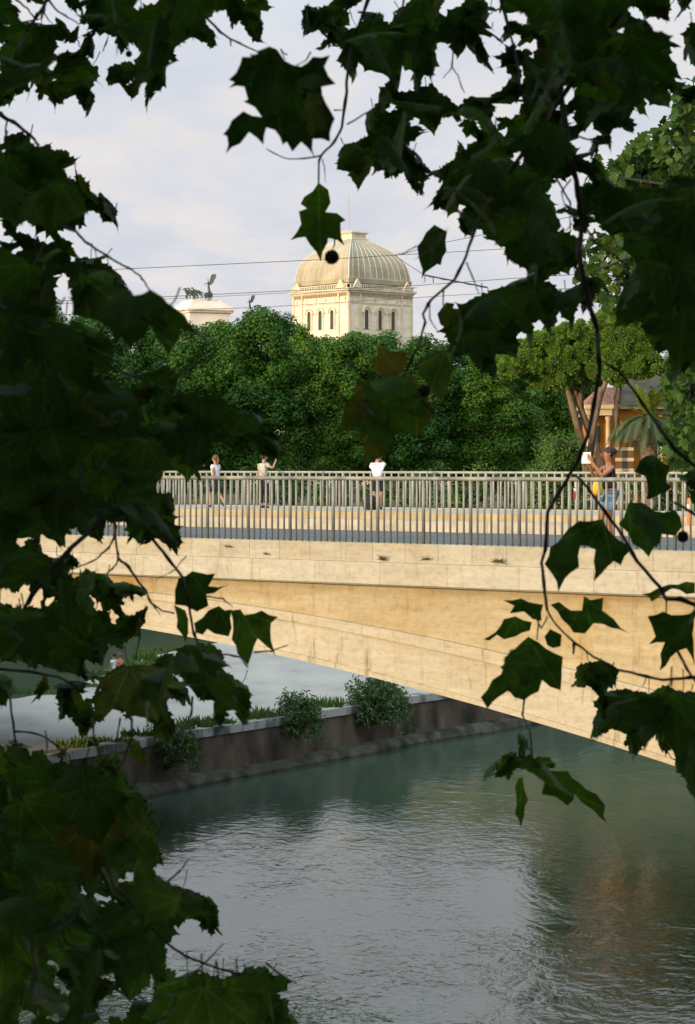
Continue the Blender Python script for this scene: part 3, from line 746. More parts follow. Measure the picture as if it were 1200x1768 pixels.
# ---- stone pines
M_pine = leaf_mat('pine_needles', [(.05, .115, .010), (.095, .195, .016), (.16, .28, .024)], trans=.2, tcol=(1.2, 1.2, .6))
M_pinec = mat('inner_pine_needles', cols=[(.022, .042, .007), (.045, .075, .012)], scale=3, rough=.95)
M_pbark = mat('pine_bark', cols=[(.07, .048, .032), (.19, .13, .085)], scale=4, detail=8, rough=.9, stretch=(1, 1, .35), bump=.6)
def pine_tufts(lobes, dens):
    V = []
    for (x, y, z, r) in lobes:
        k = int(dens * r * r); d_ = rng.normal(0, 1, (k, 3)); d_[:, 2] += .35; d_ /= np.linalg.norm(d_, axis=1, keepdims=True)
        c = np.array([x, y, z]); base = c + d_ * r * .55; tip = c + d_ * (r * rng.uniform(.92, 1.12, k))[:, None]
        sd = np.cross(d_, rng.normal(0, 1, (k, 3))); sd /= np.linalg.norm(sd, axis=1, keepdims=True)
        V.append(np.stack([base - sd * .035, tip - sd * .022, tip + sd * .022, base + sd * .035], 1))
    return np.concatenate(V)
def pine(blobs, D, trunks, label):
    """blobs: (px,py,rpx) crown masses"""
    c0 = pt(trunks[0][0][0], 803, D); root = thing('stone_pine', (c0.x, c0.y, EYE + FB), label, 'tree', None)
    lobes = []; k_ = D / F
    for px, py, rx, ry in blobs:
        for j in range(int(rx * ry / 20)):
            a = random.uniform(0, 6.28); q = math.sqrt(random.random()); dy = random.uniform(-1, 1) * rx * k_ * .9
            c = pt(px + rx * q * math.cos(a), py + ry * q * math.sin(a), D); lobes.append((c.x, c.y + dy, c.z, random.uniform(9, 15) * k_))
    cr = np_mesh('crown', pine_tufts(lobes, 1500), 4, M_pine, root)
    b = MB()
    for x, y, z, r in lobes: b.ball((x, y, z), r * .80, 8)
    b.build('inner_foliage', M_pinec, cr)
    for t in trunks:
        b = MB(); b.tube([pt(x, y, D + o_) for x, y, r_, o_ in t], [r_ * k_ for x, y, r_, o_ in t], 9); b.build('trunk', M_pbark, root, True)
DP = 122
pine([(890, 632, 30, 18), (930, 610, 48, 26), (985, 600, 55, 38), (1000, 640, 52, 28), (960, 650, 40, 16), (1035, 585, 30, 30)], DP,
     [[(1017, 850, 7.5, 0), (1011, 800, 7, 0), (1000, 745, 6.5, 0), (985, 690, 5.5, 0), (975, 650, 4, 0)], [(1042, 850, 8, .4), (1037, 795, 7.5, .4), (1022, 755, 7, .4), (1006, 715, 6, .3), (994, 680, 5, .2), (985, 640, 3.5, 0)], [(1004, 712, 5, .3), (1003, 680, 4, .1), (1010, 640, 3, 0)]],
     'stone pine with a dense flat green crown and two slanting trunks beside the orange house')
pine([(1075, 600, 36, 34), (1105, 620, 34, 30), (1090, 570, 34, 26), (1065, 640, 22, 18), (1050, 560, 25, 22)], DP - 6,
     [[(1018, 790, 6, .6), (1026, 730, 6, .5), (1036, 685, 5, .4), (1050, 650, 4, .2), (1072, 615, 3, 0)], [(1065, 760, 6, 1.5), (1064, 710, 5.5, 1.2), (1070, 660, 5, .8), (1080, 625, 3.5, .2)]], 'yellowish green stone pine crown right of the larger pine')

# ---- orange house
M_or = mat('orange_render', cols=[(.33, .125, .012), (.40, .155, .016), (.45, .19, .025)], scale=.6, detail=8, rough=.9)
M_cream = mat('cream_band', cols=[(.50, .40, .25), (.60, .50, .34)], scale=1.5, rough=.85)
M_brown = mat('brown_rustication', cols=[(.10, .065, .04), (.16, .105, .065)], scale=1.5, rough=.9)
M_tile = mat('terracotta_roof', cols=[(.17, .085, .055), (.30, .15, .10)], scale=2.2, detail=6, rough=.9, stretch=(6, 1, 1))
M_tileg = mat('old_brown_roof', cols=[(.045, .042, .03), (.095, .08, .055)], scale=1.6, detail=8, rough=.9)
M_pane = mat('grey_green_glass', cols=[(.20, .22, .16), (.28, .29, .22)], scale=1, rough=.3)
DH = 128.0; kh = DH / F
hc = pt(1130, 803, DH); house = thing('orange_house', (hc.x, hc.y, EYE + FB), 'orange house with cream and brown banded piers and an arched window behind the palm', 'house')
def hx(px, y_off=0): return (px - 600) / F * DH
def hz(py): return EYE + (803 - py) / F * DH
def hbox(name, x0, x1, y0, y1, d0, d1, m, parent=house):
    b = MB(); za, zb = hz(y1), hz(y0); xa, xb = hx(x0), hx(x1)
    b.hexa([(xa, DH + d0, za), (xb, DH + d0, za), (xb, DH + d1, za), (xa, DH + d1, za), (xa, DH + d0, zb), (xb, DH + d0, zb), (xb, DH + d1, zb), (xa, DH + d1, zb)]); return b.build(name, m, parent)
YB = 900
# main front with arched bays: wall pieces around the arches
arches = [(1127, 32), (1222, 32), (1317, 32)]
def arch_wall(x0, x1, yt, cx, r, ysp, d0, d1, m, name):
    b = MB(); q = [(x0, YB), (x0, yt), (x1, yt), (x1, YB), (cx + r, YB)] + [(cx + r * math.cos(a * math.pi / 12), ysp - r * math.sin(a * math.pi / 12)) for a in range(13)] + [(cx - r, YB)]
    n = len(q); v_ = [(hx(x), DH + d, hz(y)) for d in (d0, d1) for x, y in q]
    b.add(v_, [tuple(range(n))[::-1], tuple(range(n, 2 * n))] + [(i, (i + 1) % n, n + (i + 1) % n, n + i) for i in range(n)]); return b.build(name, m, house)
xs_ = [1053, 1174.5, 1269.5, 1365]
for (cx, r), x0, x1 in zip(arches, xs_[:-1], xs_[1:]):
    arch_wall(x0, x1, 706, cx, r, 772, 0, .5, M_or, 'wall')
    # brown arch band
    b = MB(); n = 17; q = []
    for rr in (r, r + 9):
        for d_ in (-.06, .1):
            q += [(hx(cx + rr * math.cos(math.pi * a / (n - 1))), DH + d_, hz(772 - rr * math.sin(math.pi * a / (n - 1)))) for a in range(n)]
    fs = []
    for a in range(n - 1): fs += [(a, a + 1, 2 * n + a + 1, 2 * n + a), (n + a, 3 * n + a, 3 * n + a + 1, n + a + 1), (a, n + a, n + a + 1, a + 1), (2 * n + a, 2 * n + a + 1, 3 * n + a + 1, 3 * n + a)]
    b.add(q, fs); b.build('arch_band', M_brown, house)
    # recess with its arched window
    hbox('recess', cx - r - 2, cx + r + 2, 735, YB, .505, .7, M_or)
    wf = MB(); wv = []
    for hw_ in (19, 15.5):
        wv.append([(cx + hw_, YB)] + [(cx + hw_ * math.cos(math.pi * a / 10), 776 - hw_ * math.sin(math.pi * a / 10)) for a in range(11)] + [(cx - hw_, YB)])
    n = 13; wf.add([(hx(x), DH + .44, hz(y)) for k in (0, 1) for x, y in wv[k]] + [(hx(x), DH + .51, hz(y)) for k in (0, 1) for x, y in wv[k]], [(i, i + 1, n + i + 1, n + i) for i in range(n - 1)] + [(2 * n + i, 2 * n + i + 1, i + 1, i) for i in range(n - 1)] + [(n + i, n + i + 1, 3 * n + i + 1, 3 * n + i) for i in range(n - 1)])
    win = wf.build('window_frame', M_cream, house)
    b = MB(); b.add([(hx(x), DH + .495, hz(y)) for x, y in wv[1]], [tuple(range(n))]); b.build('pane', M_pane, win)
    b = MB(); b.box((hx(cx), DH + .47, hz(774)), 31 * kh, .05, 1.6 * kh); b.box((hx(cx), DH + .47, hz(830)), 1.6 * kh, .05, 105 * kh); b.box((hx(cx), DH + .47, hz(800)), 31 * kh, .05, 1.2 * kh); b.build('glazing_bar', M_brown, win)
# banded piers between arches
for x0, x1 in ((1062, 1093), (1161, 1188), (1256, 1283)):
    y = 772; i = 0
    while y < YB:
        h = 6 if i % 2 == 0 else 12.5
        hbox('pier_band', x0 if i % 2 == 0 else x0 + .6, x1 + (1.2 if i % 2 == 0 else 0), y + .04, y + h - .04, -.10 if i % 2 == 0 else -.07, .004 - .01, M_cream if i % 2 == 0 else M_brown); y += h; i += 1
hbox('eaves_cornice', 1048, 1367, 700, 706, -.35, .6, M_cream)
b = MB(); b.add([(hx(1046), DH - .5, hz(700)), (hx(1369), DH - .5, hz(700)), (hx(1310), DH + 5, hz(618)), (hx(1130), DH + 5, hz(618)), (hx(1046), DH + 10, hz(700)), (hx(1369), DH + 10, hz(700))], [(0, 1, 2, 3), (0, 3, 4), (1, 5, 2), (4, 3, 2, 5), (0, 4, 5, 1)]); b.build('roof', M_tileg, house)
hbox('wall', 1053, 1365, 706.2, YB, 9.2, 9.6, M_or); hbox('wall', 1053, 1058, 706.2, YB, .51, 9.19, M_or); hbox('wall', 1360, 1365, 706.2, YB, .51, 9.19, M_or)
# upper orange turret behind the roof
hbox('upper_wall', 1085, 1112, 632, 656, 6.0, 9, M_or); hbox('upper_cornice', 1082, 1115, 629, 632, 5.7, 9.3, M_cream); hbox('upper_window', 1100, 1108, 646, 655, 5.9, 6.0, M_cream)
# portico wing at the left end
hbox('portico_cornice', 1005, 1054, 700, 707, -1.6, 3, M_cream); hbox('portico_cornice', 1008, 1052, 707.1, 718, -1.4, 2.8, M_cream)
hbox('portico_wall', 1014, 1052.5, 718.2, YB, -.3, 2.6, M_or)
for x in (1010, 1043):
    b = MB(); c = Vector((hx(x + 3), DH - 1.0, hz(YB))); hgt = hz(718.2) - hz(YB)
    b.lathe(c, [(.17, 0), (.17, .3), (.12, .35), (.105, hgt - .3), (.15, hgt - .2), (.15, hgt)], 12); b.build('column', M_cream, house, True)
hbox('window', 1023, 1035, 735, 765, -.34, -.305, M_glass); hbox('window', 1023, 1035, 790, 860, -.34, -.305, M_glass)
b = MB(); b.add([(hx(1006), DH - 1.6, hz(700)), (hx(1054), DH - 1.6, hz(700)), (hx(1054), DH + 3, hz(700)), (hx(1006), DH + 3, hz(700)), (hx(1036), DH + .7, hz(668)), (hx(1062), DH + .7, hz(668))], [(0, 1, 5, 4), (1, 2, 5), (2, 3, 4, 5), (3, 0, 4)]); b.build('roof', M_tile, house)

# ---- palm
DPm = 112.0; kp = DPm / F
pc = pt(1121, 803, DPm); palm = thing('palm_tree', (pc.x, pc.y, EYE + FB), 'date palm with a thick trunk in front of the orange house', 'palm')
M_ptr = mat('palm_trunk_bark', cols=[(.07, .05, .035), (.20, .15, .105)], scale=7, detail=5, rough=.95, bump=.8, bscale=9)
M_frg = leaf_mat('palm_frond', [(.05, .085, .035), (.075, .11, .05), (.10, .13, .06)], trans=.15, tcol=(1, 1.1, .6))
M_fry = leaf_mat('young_palm_frond', [(.07, .12, .014), (.11, .15, .018), (.16, .17, .028)], trans=.25, tcol=(1, 1, .4))
b = MB(); zpb = EYE + FB; zt = EYE + (803 - 722) * kp
b.lathe((pc.x, pc.y, zpb), [(.46, 0), (.40, .6), (.385, zt - zpb - 1.6), (.40, zt - zpb - 1.25), (.56, zt - zpb - .75), (.60, zt - zpb - .35), (.40, zt - zpb)], 16)
for k in range(150):
    a = random.uniform(0, 6.28); z = zt - random.uniform(.05, 1.3); r_ = .5 + .08 * math.sin((zt - z) * 2.4)
    c = Vector((pc.x + r_ * math.cos(a), pc.y + r_ * math.sin(a), z)); b.box(c, .10, .10, .10, Vector((math.cos(a), math.sin(a), .5)).normalized(), Vector((-math.sin(a), math.cos(a), 0)))
b.build('trunk', M_ptr, palm)
def frond(az_, el, ln, droop, m):
    o = Vector((pc.x, pc.y, zt - .1)); d0 = Vector((math.cos(az_) * math.cos(el), math.sin(az_) * math.cos(el), math.sin(el)))
    pts = []; p = o.copy(); dd_ = d0.copy()
    for i in range(15):
        pts.append(p.copy()); p = p + dd_ * ln / 14; dd_ = (dd_ + Vector((0, 0, -droop / 14))).normalized()
    b = MB(); b.tube(pts, [.03 - .0018 * i for i in range(15)], 4)
    sd = d0.cross(Vector((0, 0, 1))).normalized()
    for i in range(2, 28):
        t = i / 28 * 14; i0 = min(13, int(t)); q = pts[i0].lerp(pts[i0 + 1], t - i0); tg = (pts[i0 + 1] - pts[i0]).normalized(); up = sd.cross(tg).normalized()
        L0 = ln * .20 * math.sin(math.pi * (.12 + .8 * i / 28)) + .08
        for s_ in (-1, 1):
            l_ = (sd * s_ * .8 + tg * .75 + up * random.uniform(.0, .35)).normalized() * L0 + Vector((0, 0, -.28 * L0))
            w_ = tg * .035
            b.add([q - w_, q + w_, q + l_ * .6 + w_ * .9 + Vector((0, 0, .03)), q + l_], [(0, 1, 2, 3)])
    b.build('frond', m, palm)
for k in range(30):
    a = k * 2.399; frond(a, R(random.uniform(-8, 40)), random.uniform(2.0, 2.8), random.uniform(1.5, 2.3), M_frg)
for k in range(9):
    a = math.pi + k * .42 - .8; frond(a, R(random.uniform(5, 30)), random.uniform(2.3, 2.9), random.uniform(1.9, 2.4), M_frg)
for k in range(13):
    a = k * 2.399; frond(a, R(random.uniform(45, 86)), random.uniform(1.5, 2.1), random.uniform(.3, 1.3), M_fry)

hp_ = pt(1232, 803, 116); gt = plane_tree_proto('added_garden_tree', 9.0, 6.4, 44, 620, .17, 8, M_bushb)  # tree added to screen the house and its reflection in the river
gt.location = (hp_.x, hp_.y, EYE + FB); tag(gt, 'leafy bright green tree added in front of the right part of the orange house', 'tree')
for i, (px, D, w) in enumerate(((1020, 111, 2.6), (1085, 110, 2.8), (1150, 109, 2.8), (1215, 108, 2.8), (1285, 107, 3.0))):  # hedge row added to keep the orange house out of the water's reflection
    c = pt(px, 803, D); shrub('hedge_shrub', (c.x, c.y, EYE + FB), w, 1.25, 14, 260, .13, M_bush, ('added low hedge shrub at the bank edge below the stone pine trunks', 'added low hedge shrub at the bank edge left of the palm foot', 'added low hedge shrub at the bank edge right of the palm foot', 'added low hedge shrub at the bank edge by the right border', 'added low hedge shrub at the bank edge just beyond the right border')[i], 'shrubs behind the far railing')
# ---- parked vehicles and a sign seen through the rails
M_carw = mat('white_car_paint', color=(.62, .64, .68), rough=.25, spec=.5)
M_carb = mat('pale_blue_car_paint', color=(.30, .38, .50), rough=.25, spec=.5)
M_tyre = mat('black_rubber', color=(.015, .015, .015), rough=.8)
M_hub = mat('grey_alloy', color=(.4, .4, .4), rough=.4, metal=.8)
M_lampr = mat('red_tail_light', color=(.35, .02, .02), rough=.3)
M_lampw = mat('clear_headlight', color=(.6, .6, .58), rough=.2)
def car(c, ax, m, label):
    root = thing('parked_car', c, label, 'car', 'cars parked beyond the far railing'); ay = Vector((-ax.y, ax.x, 0)); c = Vector(c)
    def P(x, y, z): return c + ax * x + ay * y + Vector((0, 0, z))
    b = MB(); prof_ = [(-1.95, .35), (-2.0, .75), (-1.85, .95), (-1.0, 1.0), (1.05, 1.0), (1.8, .85), (1.98, .6), (1.95, .35)]
    b.strip([[P(x, y, z if abs(y) < .75 else z * .97 + .02) for x, z in prof_] for y in (-.82, -.76, .76, .82)]); b.build('body', m, root)
    b = MB(); cab = [(-1.75, .98), (-1.35, 1.46), (.25, 1.48), (1.0, .99)]
    b.strip([[P(x * (1 if abs(y) > .7 else 1), y * (1 if z < 1.2 else .84), z) for x, z in cab] for y in (-.74, .74)]); b.build('cabin', m, root)
    gl = MB()
    for s_ in (-1, 1): gl.add([P(-1.45, s_ * .752, 1.03), P(.82, s_ * .752, 1.03), P(.22, s_ * .652, 1.42), P(-1.25, s_ * .652, 1.42)], [(0, 1, 2, 3)])
    gl.add([P(1.02, -.66, 1.02), P(1.02, .66, 1.02), P(.30, .56, 1.46), P(.30, -.56, 1.46)], [(0, 1, 2, 3)]); gl.add([P(-1.77, -.66, 1.02), P(-1.77, .66, 1.02), P(-1.39, .56, 1.43), P(-1.39, -.56, 1.43)], [(0, 1, 2, 3)]); gl.build('window', M_glass, root)
    for x in (-1.25, 1.25):
        for s_ in (-1, 1):
            w_ = MB(); w_.tube([P(x, s_ * .70, .31), P(x, s_ * .86, .31)], .31, 14); wh = w_.build('wheel', M_tyre, root); w_ = MB(); w_.tube([P(x, s_ * .85, .31), P(x, s_ * .875, .31)], .19, 10); w_.build('rim', M_hub, wh)
    for s_ in (-1, 1):
        b = MB(); b.box(P(1.93, s_ * .6, .72), .12, .3, .14, ax, ay); b.build('headlight', M_lampw, root); b = MB(); b.box(P(-1.96, s_ * .65, .78), .1, .2, .2, ax, ay); b.build('tail_light', M_lampr, root)
cc = pt(1012, 803, 117); car((cc.x, cc.y, EYE + FB - .35), Vector((.9, .43, 0)).normalized(), M_carw, 'white parked car seen through the rails below the stone pine')
cc = pt(1138, 803, 118); car((cc.x, cc.y, EYE + FB - .35), Vector((-.9, .43, 0)).normalized(), M_carb, 'pale blue parked car seen through the rails below the palm')
sg = pt(994, 803, 105); sign = thing('small_sign', (sg.x, sg.y, EYE + FB), 'small sign with a white top and a red and yellow panel behind the rails', 'sign')
M_sr, M_sy, M_sw = mat('red_sign_paint', color=(.30, .03, .03)), mat('yellow_sign_paint', color=(.6, .36, .03)), mat('white_sign_paint', color=(.62, .58, .5))
M_post = mat('grey_post', color=(.25, .25, .24), rough=.5, metal=.3)
kS = 105 / F
b = MB(); b.tube([(sg.x, sg.y + .05, EYE + FB), (sg.x, sg.y + .05, EYE - .75)], .04, 8); b.build('post', M_post, sign)
for nm, x, y0, y1, w_, m in (('white_panel', 995, 843, 848, 9, M_sw), ('red_panel', 992, 849, 862, 4.4, M_sr), ('yellow_panel', 997.2, 852, 861, 4.6, M_sy), ('top_panel', 996, 832, 841, 8, M_sw)):
    b = MB(); b.box(((x - 600) * kS, sg.y, EYE + (803 - (y0 + y1) / 2) * kS), w_ * kS, .03, (y1 - y0) * kS); b.build(nm, m, sign)
cn = B(18.6, 20.2, -1.5)
M_cone = mat('orange_plastic', color=(.65, .16, .03), rough=.5)
tcn = pt(1190, 803, 55); D_ = tcn.y
cone = thing('traffic_bollard', (tcn.x, D_, EYE - 1.5), 'slim orange traffic post on the road at the right edge', 'bollard')
b = MB(); b.lathe((tcn.x, D_, EYE - 1.5), [(.16, 0), (.16, .05), (.06, .07), (.05, .68), (.03, .72)], 12); b.build('post', M_cone, cone, True)
b = MB(); b.lathe((tcn.x, D_, EYE - 1.05), [(.058, 0), (.058, .12)], 12); b.build('reflective_band', M_sw, cone)

# ---- overhead wires of the tram line on the bridge
M_wire = mat('dark_cable', color=(.06, .06, .065), rough=.6)
def wire(pp, D, r, label, sag=0):
    p = [pt(x, y, D) for x, y in pp]; q = []
    for a, c in zip(p[:-1], p[1:]):
        for i in range(10): v_ = a.lerp(c, i / 10); v_.z -= sag * math.sin(math.pi * i / 10); q.append(v_)
    q.append(p[-1]); b = MB(); b.tube(q, r, 5)
    o = b.build('overhead_wire', M_wire); return tag(o, label, 'wire', 'wires above the bridge')
wire([(-120, 482), (200, 465), (560, 448), (690, 440)], 58, .0085, 'highest thin wire, from the left foliage across the middle of the dome')
wire([(690, 440), (760, 420), (850, 402), (1300, 310)], 58, .008, 'thin wire climbing right from the dome edge past the hanging leaf')
wire([(690, 440), (800, 434), (900, 428), (1300, 408)], 58, .008, 'thin nearly level wire right of the dome, below the climbing one')
wire([(-120, 529), (290, 512), (500, 502), (720, 493), (880, 481), (1300, 455)], 60, .0085, 'wire crossing just above the chariot base and the dome cornice')
wire([(-120, 535), (290, 516), (500, 505.5), (720, 497)], 60, .006, 'faint wire running close below the one at the chariot base')
wire([(-120, 552), (460, 530), (700, 515), (860, 505), (1300, 480)], 61, .007, 'lowest faint wire crossing the drum of the domed temple')
sp_ = thing('tram_span_wire', pt(760, 480, 57), 'thick twisted span wire with hanging insulators right of the dome', 'wire', None)
b = MB(); q = [pt(x, y, 57) for x, y in ((682, 441), (706, 458), (733, 475))]; b.tube(q, .008, 5); b.build('wire', M_wire, sp_)
b = MB(); q = [pt(733 + i * 10.9, 475 + i * 2.15 + (.3 if i % 2 else -.3), 57) for i in range(11)]; b.tube(q, [.018, .026] * 5 + [.018], 6); b.build('wire', M_wire, sp_)
M_ins = mat('yellow_ceramic', color=(.5, .36, .12), rough=.5)
for x, y in ((733.5, 475.5), (748, 479), (842.5, 496.5)):
    b = MB(); p = pt(x, y, 57); b.tube([p, p + Vector((0, 0, -.15))], .012, 5); o = b.build('hanger', M_wire, sp_); b = MB(); b.box(p + Vector((0, 0, -.16)), .10, .04, .03); b.build('insulator', M_ins, o)
# pale street front beyond the trees, seen only as light specks between leaves and trunks
M_pal = mat('pale_stucco', cols=[(.46, .38, .27), (.56, .47, .35)], scale=.4, rough=.9)
for i, (x0, x1, ytop, lab) in enumerate(((430, 640, 640, 'pale street front glimpsed in specks through the middle plane trees'), (700, 905, 655, 'pale street front glimpsed through the dark trees left of the stone pine'))):
    D = 345; k = D / F; a_, c_ = pt(x0, 803, D), pt(x1, 803, D); r_ = thing('street_building', ((a_.x + c_.x) / 2, D, EYE + FB), lab, 'building')
    zt_ = EYE + (803 - ytop) * k; b = MB(); b.box(((a_.x + c_.x) / 2, D + 5, (zt_ + EYE + FB) / 2), c_.x - a_.x, 10, zt_ - EYE - FB); b.build('wall', M_pal, r_)
    b = MB(); b.box(((a_.x + c_.x) / 2, D + 5, zt_ + .25), c_.x - a_.x + 1, 11, .5); b.build('eaves', M_trim, r_)
    for fx in range(5):
        for fy in range(3):
            b = MB(); x = a_.x + (c_.x - a_.x) * (fx + .5) / 5; z = EYE + FB + 2.2 + 4.1 * fy; b.box((x, D - .02, z), 1.2, .1, 2.0); b.build('window', M_glass, r_)
# ================================================================== PEOPLE
M_skin = mat('skin', cols=[(.30, .165, .105), (.36, .21, .14)], scale=6, rough=.55)
M_skint = mat('tanned_skin', cols=[(.24, .115, .06), (.31, .15, .08)], scale=6, rough=.55)
M_hairb = mat('dark_brown_hair', cols=[(.015, .010, .007), (.035, .022, .014)], scale=30, rough=.6)
M_hairl = mat('brown_hair', cols=[(.09, .045, .02), (.15, .08, .035)], scale=30, rough=.6)
M_white = mat('white_cotton', cols=[(.68, .68, .72), (.78, .78, .80)], scale=5, rough=.9, bump=.2)
M_pale = mat('pale_blue_cotton', cols=[(.52, .58, .66), (.62, .67, .74)], scale=5, rough=.9, bump=.2)
M_beige = mat('beige_cotton', cols=[(.36, .335, .30), (.43, .405, .37)], scale=5, rough=.9, bump=.2)
M_black = mat('black_cloth', cols=[(.010, .010, .012), (.022, .022, .026)], scale=5, rough=.9)
M_denim = mat('blue_denim', cols=[(.11, .17, .27), (.20, .28, .38)], scale=9, rough=.9)
M_shoe = mat('dark_shoe', color=(.02, .018, .016), rough=.6)
M_yel = mat('yellow_fabric', color=(.62, .38, .03), rough=.8)
M_phone = mat('dark_phone', color=(.02, .02, .025), rough=.2)
M_eye = mat('dark_eye', color=(.015, .01, .01), rough=.2)
M_lip = mat('lips', color=(.33, .10, .08), rough=.5)
def human(name_label, loc, fwd, h, pose, skin=M_skin, group=None):
    """one continuous skinned body; pose gives joint positions in units of 1.7 m (x right, y forward, z up)"""
    root = thing('person', loc, name_label, 'person', group); fwd = Vector(fwd).normalized(); rt = Vector((fwd.y, -fwd.x, 0)); k = h / 1.7; loc = Vector(loc)
    def P(x, y, z): return loc + (rt * x + fwd * y + Vector((0, 0, z))) * k
    J = dict(pelvis=(0, 0, .93), waist=(0, .0, 1.08), chest=(0, 0, 1.26), neck=(0, .0, 1.44), head0=(0, .02, 1.50), head1=(0, .03, 1.60), head2=(0, .03, 1.665),
             shl=(-.17, 0, 1.37), shr=(.17, 0, 1.37), ell=(-.21, -.02, 1.10), elr=(.21, -.02, 1.10), wrl=(-.20, .06, .87), wrr=(.20, .06, .87),
             hipl=(-.09, 0, .88), hipr=(.09, 0, .88), knl=(-.10, .02, .48), knr=(.10, .02, .48), anl=(-.10, 0, .08), anr=(.10, 0, .08), tol=(-.11, .15, .025), tor=(.11, .15, .025))
    pose = dict(pose); look = pose.pop('look', (0, 1, 0)); J.update(pose)
    r_ = dict(pelvis=.13, waist=.115, chest=.135, neck=.046, head0=.058, head1=.092, head2=.062, shl=.058, shr=.058, ell=.040, elr=.040, wrl=.026, wrr=.026, hipl=.095, hipr=.095, knl=.058, knr=.058, anl=.038, anr=.038, tol=.03, tor=.03)
    names = list(J); idx = {n: i for i, n in enumerate(names)}
    nd = [(P(*J[n]), r_[n] * k) for n in names]
    E_ = [('pelvis', 'waist'), ('waist', 'chest'), ('chest', 'neck'), ('neck', 'head0'), ('head0', 'head1'), ('head1', 'head2'), ('chest', 'shl'), ('chest', 'shr'), ('shl', 'ell'), ('shr', 'elr'), ('ell', 'wrl'), ('elr', 'wrr'),
          ('pelvis', 'hipl'), ('pelvis', 'hipr'), ('hipl', 'knl'), ('hipr', 'knr'), ('knl', 'anl'), ('knr', 'anr'), ('anl', 'tol'), ('anr', 'tor')]
    ed = [(idx[a], idx[b_]) for a, b_ in E_]
    for s_, w_, e_ in (('l', 'wrl', 'ell'), ('r', 'wrr', 'elr')):       # palm, four fingers and a thumb
        a = Vector(J[e_]); b_ = Vector(J[w_]); dd_ = (b_ - a).normalized(); sid = dd_.cross(Vector((0, 1, .15))).normalized(); nrm = dd_.cross(sid)
        palm_ = b_ + dd_ * .055; pi_ = len(nd); nd.append((P(*palm_), .030 * k)); ed.append((idx[w_], pi_))
        for f_ in range(4):
            o_ = sid * (f_ - 1.5) * .019; l_ = (.072, .082, .078, .062)[f_]; i0 = len(nd)
            nd.append((P(*(palm_ + o_ + dd_ * .035)), .0095 * k)); nd.append((P(*(palm_ + o_ + dd_ * (.03 + l_ * .6) + nrm * .012)), .0085 * k)); nd.append((P(*(palm_ + o_ + dd_ * (.02 + l_) + nrm * .03)), .007 * k))
            ed += [(pi_, i0), (i0, i0 + 1), (i0 + 1, i0 + 2)]
        i0 = len(nd); nd.append((P(*(b_ + dd_ * .05 + sid * .04 + nrm * .02)), .010 * k)); nd.append((P(*(b_ + dd_ * .085 + sid * .05 + nrm * .035)), .008 * k)); ed += [(pi_, i0), (i0, i0 + 1)]
    body = skin_mesh('body', nd, ed, skin, root, 2, idx['pelvis'])
    # face: nose, ears, eyes, mouth placed on the head, looking along 'look'
    hd = Vector(J['head1']); lk = Vector(look).normalized(); rr = lk.cross(Vector((0, 0, 1))).normalized(); upv = rr.cross(lk)
    def H(x, y, z): q = hd + rr * x + lk * y + upv * z; return P(*q)
    b = MB(); b.tube([H(0, .085, .015), H(0, .115, -.018), H(0, .09, -.03)], [.008 * k, .015 * k, .012 * k], 6)
    for s_ in (-1, 1): b.ball(H(s_ * .09, -.005, -.005), .022 * k, 8)
    b.build('nose_and_ears', skin, root, True)
    b = MB()
    for s_ in (-1, 1): b.ball(H(s_ * .034, .083, .012), .011 * k, 8)
    b.build('eyes', M_eye, root); b = MB(); b.tube([H(-.025, .088, -.05), H(0, .095, -.052), H(.025, .088, -.05)], .006 * k, 5); b.build('mouth', M_lip, root)
    root['k'] = k; del root['k']
    return root, P, J, H, k
def hair(root, H, k, m, style='short'):
    b = MB(); n = 14; secs = []
    c = H(0, -.038, .034)
    b.ball(c, .099 * k, 14, 1, 1.0, 1.0)
    if style == 'bun': b.ball(H(0, -.135, .05), .055 * k, 10)
    if style == 'ponytail': b.tube([H(0, -.10, .03), H(0, -.15, -.02), H(0, -.14, -.14), H(.01, -.12, -.24)], [.03 * k, .042 * k, .036 * k, .012 * k], 8)
    if style == 'long': b.tube([H(0, -.04, .0), H(0, -.075, -.09), H(0, -.08, -.18)], [.10 * k, .085 * k, .05 * k], 10)
    return b.build('hair', m, root, True)
def garment(name, P, pts, ed, m, root, k, sub=2, r0=0): return skin_mesh(name, [(P(*p), r_ * k) for p, r_ in pts], ed, m, root, sub, r0)
def top(P, J, m, root, k, sleeve=.55, bare=False, thick=1.0, name='shirt'):
    lo = J['pelvis']; pts = [((lo[0], lo[1], lo[2] + .02), .155 * thick), (J['waist'], .142 * thick), (J['chest'], .16 * thick), ((J['neck'][0] * .5 + J['chest'][0] * .5, J['neck'][1], J['neck'][2] - .055), .085 if not bare else .07)]
    ed = [(0, 1), (1, 2), (2, 3)]
    for s_ in 'lr':
        sh, el = Vector(J['sh' + s_]), Vector(J['el' + s_]); i = len(pts)
        if not bare: pts.append((sh, .082))
        else: pts.append((sh - Vector((0, 0, .05)), .07))
        pts.append((sh.lerp(el, sleeve), .068)); ed += [(2, i), (i, i + 1)]
    return garment(name, P, pts, ed, m, root, k)
def trousers(P, J, m, root, k, leg=1.0, wide=1.25, name='trousers'):
    pts = [(tuple(Vector(J['pelvis']) + Vector((0, 0, .04))), .142)]; ed = []
    for s_ in 'lr':
        hp, kn, an = Vector(J['hip' + s_]), Vector(J['kn' + s_]), Vector(J['an' + s_]); i = len(pts)
        pts.append((hp, .112)); ed.append((0, i))
        if leg > .5: pts += [(kn, .062 * wide), (kn.lerp(an, (leg - .5) * 2 * .95), .047 * wide)]; ed += [(i, i + 1), (i + 1, i + 2)]
        else: pts.append((hp.lerp(kn, leg * 2), .085 * wide)); ed.append((i, i + 1))
    return garment(name, P, pts, ed, m, root, k)
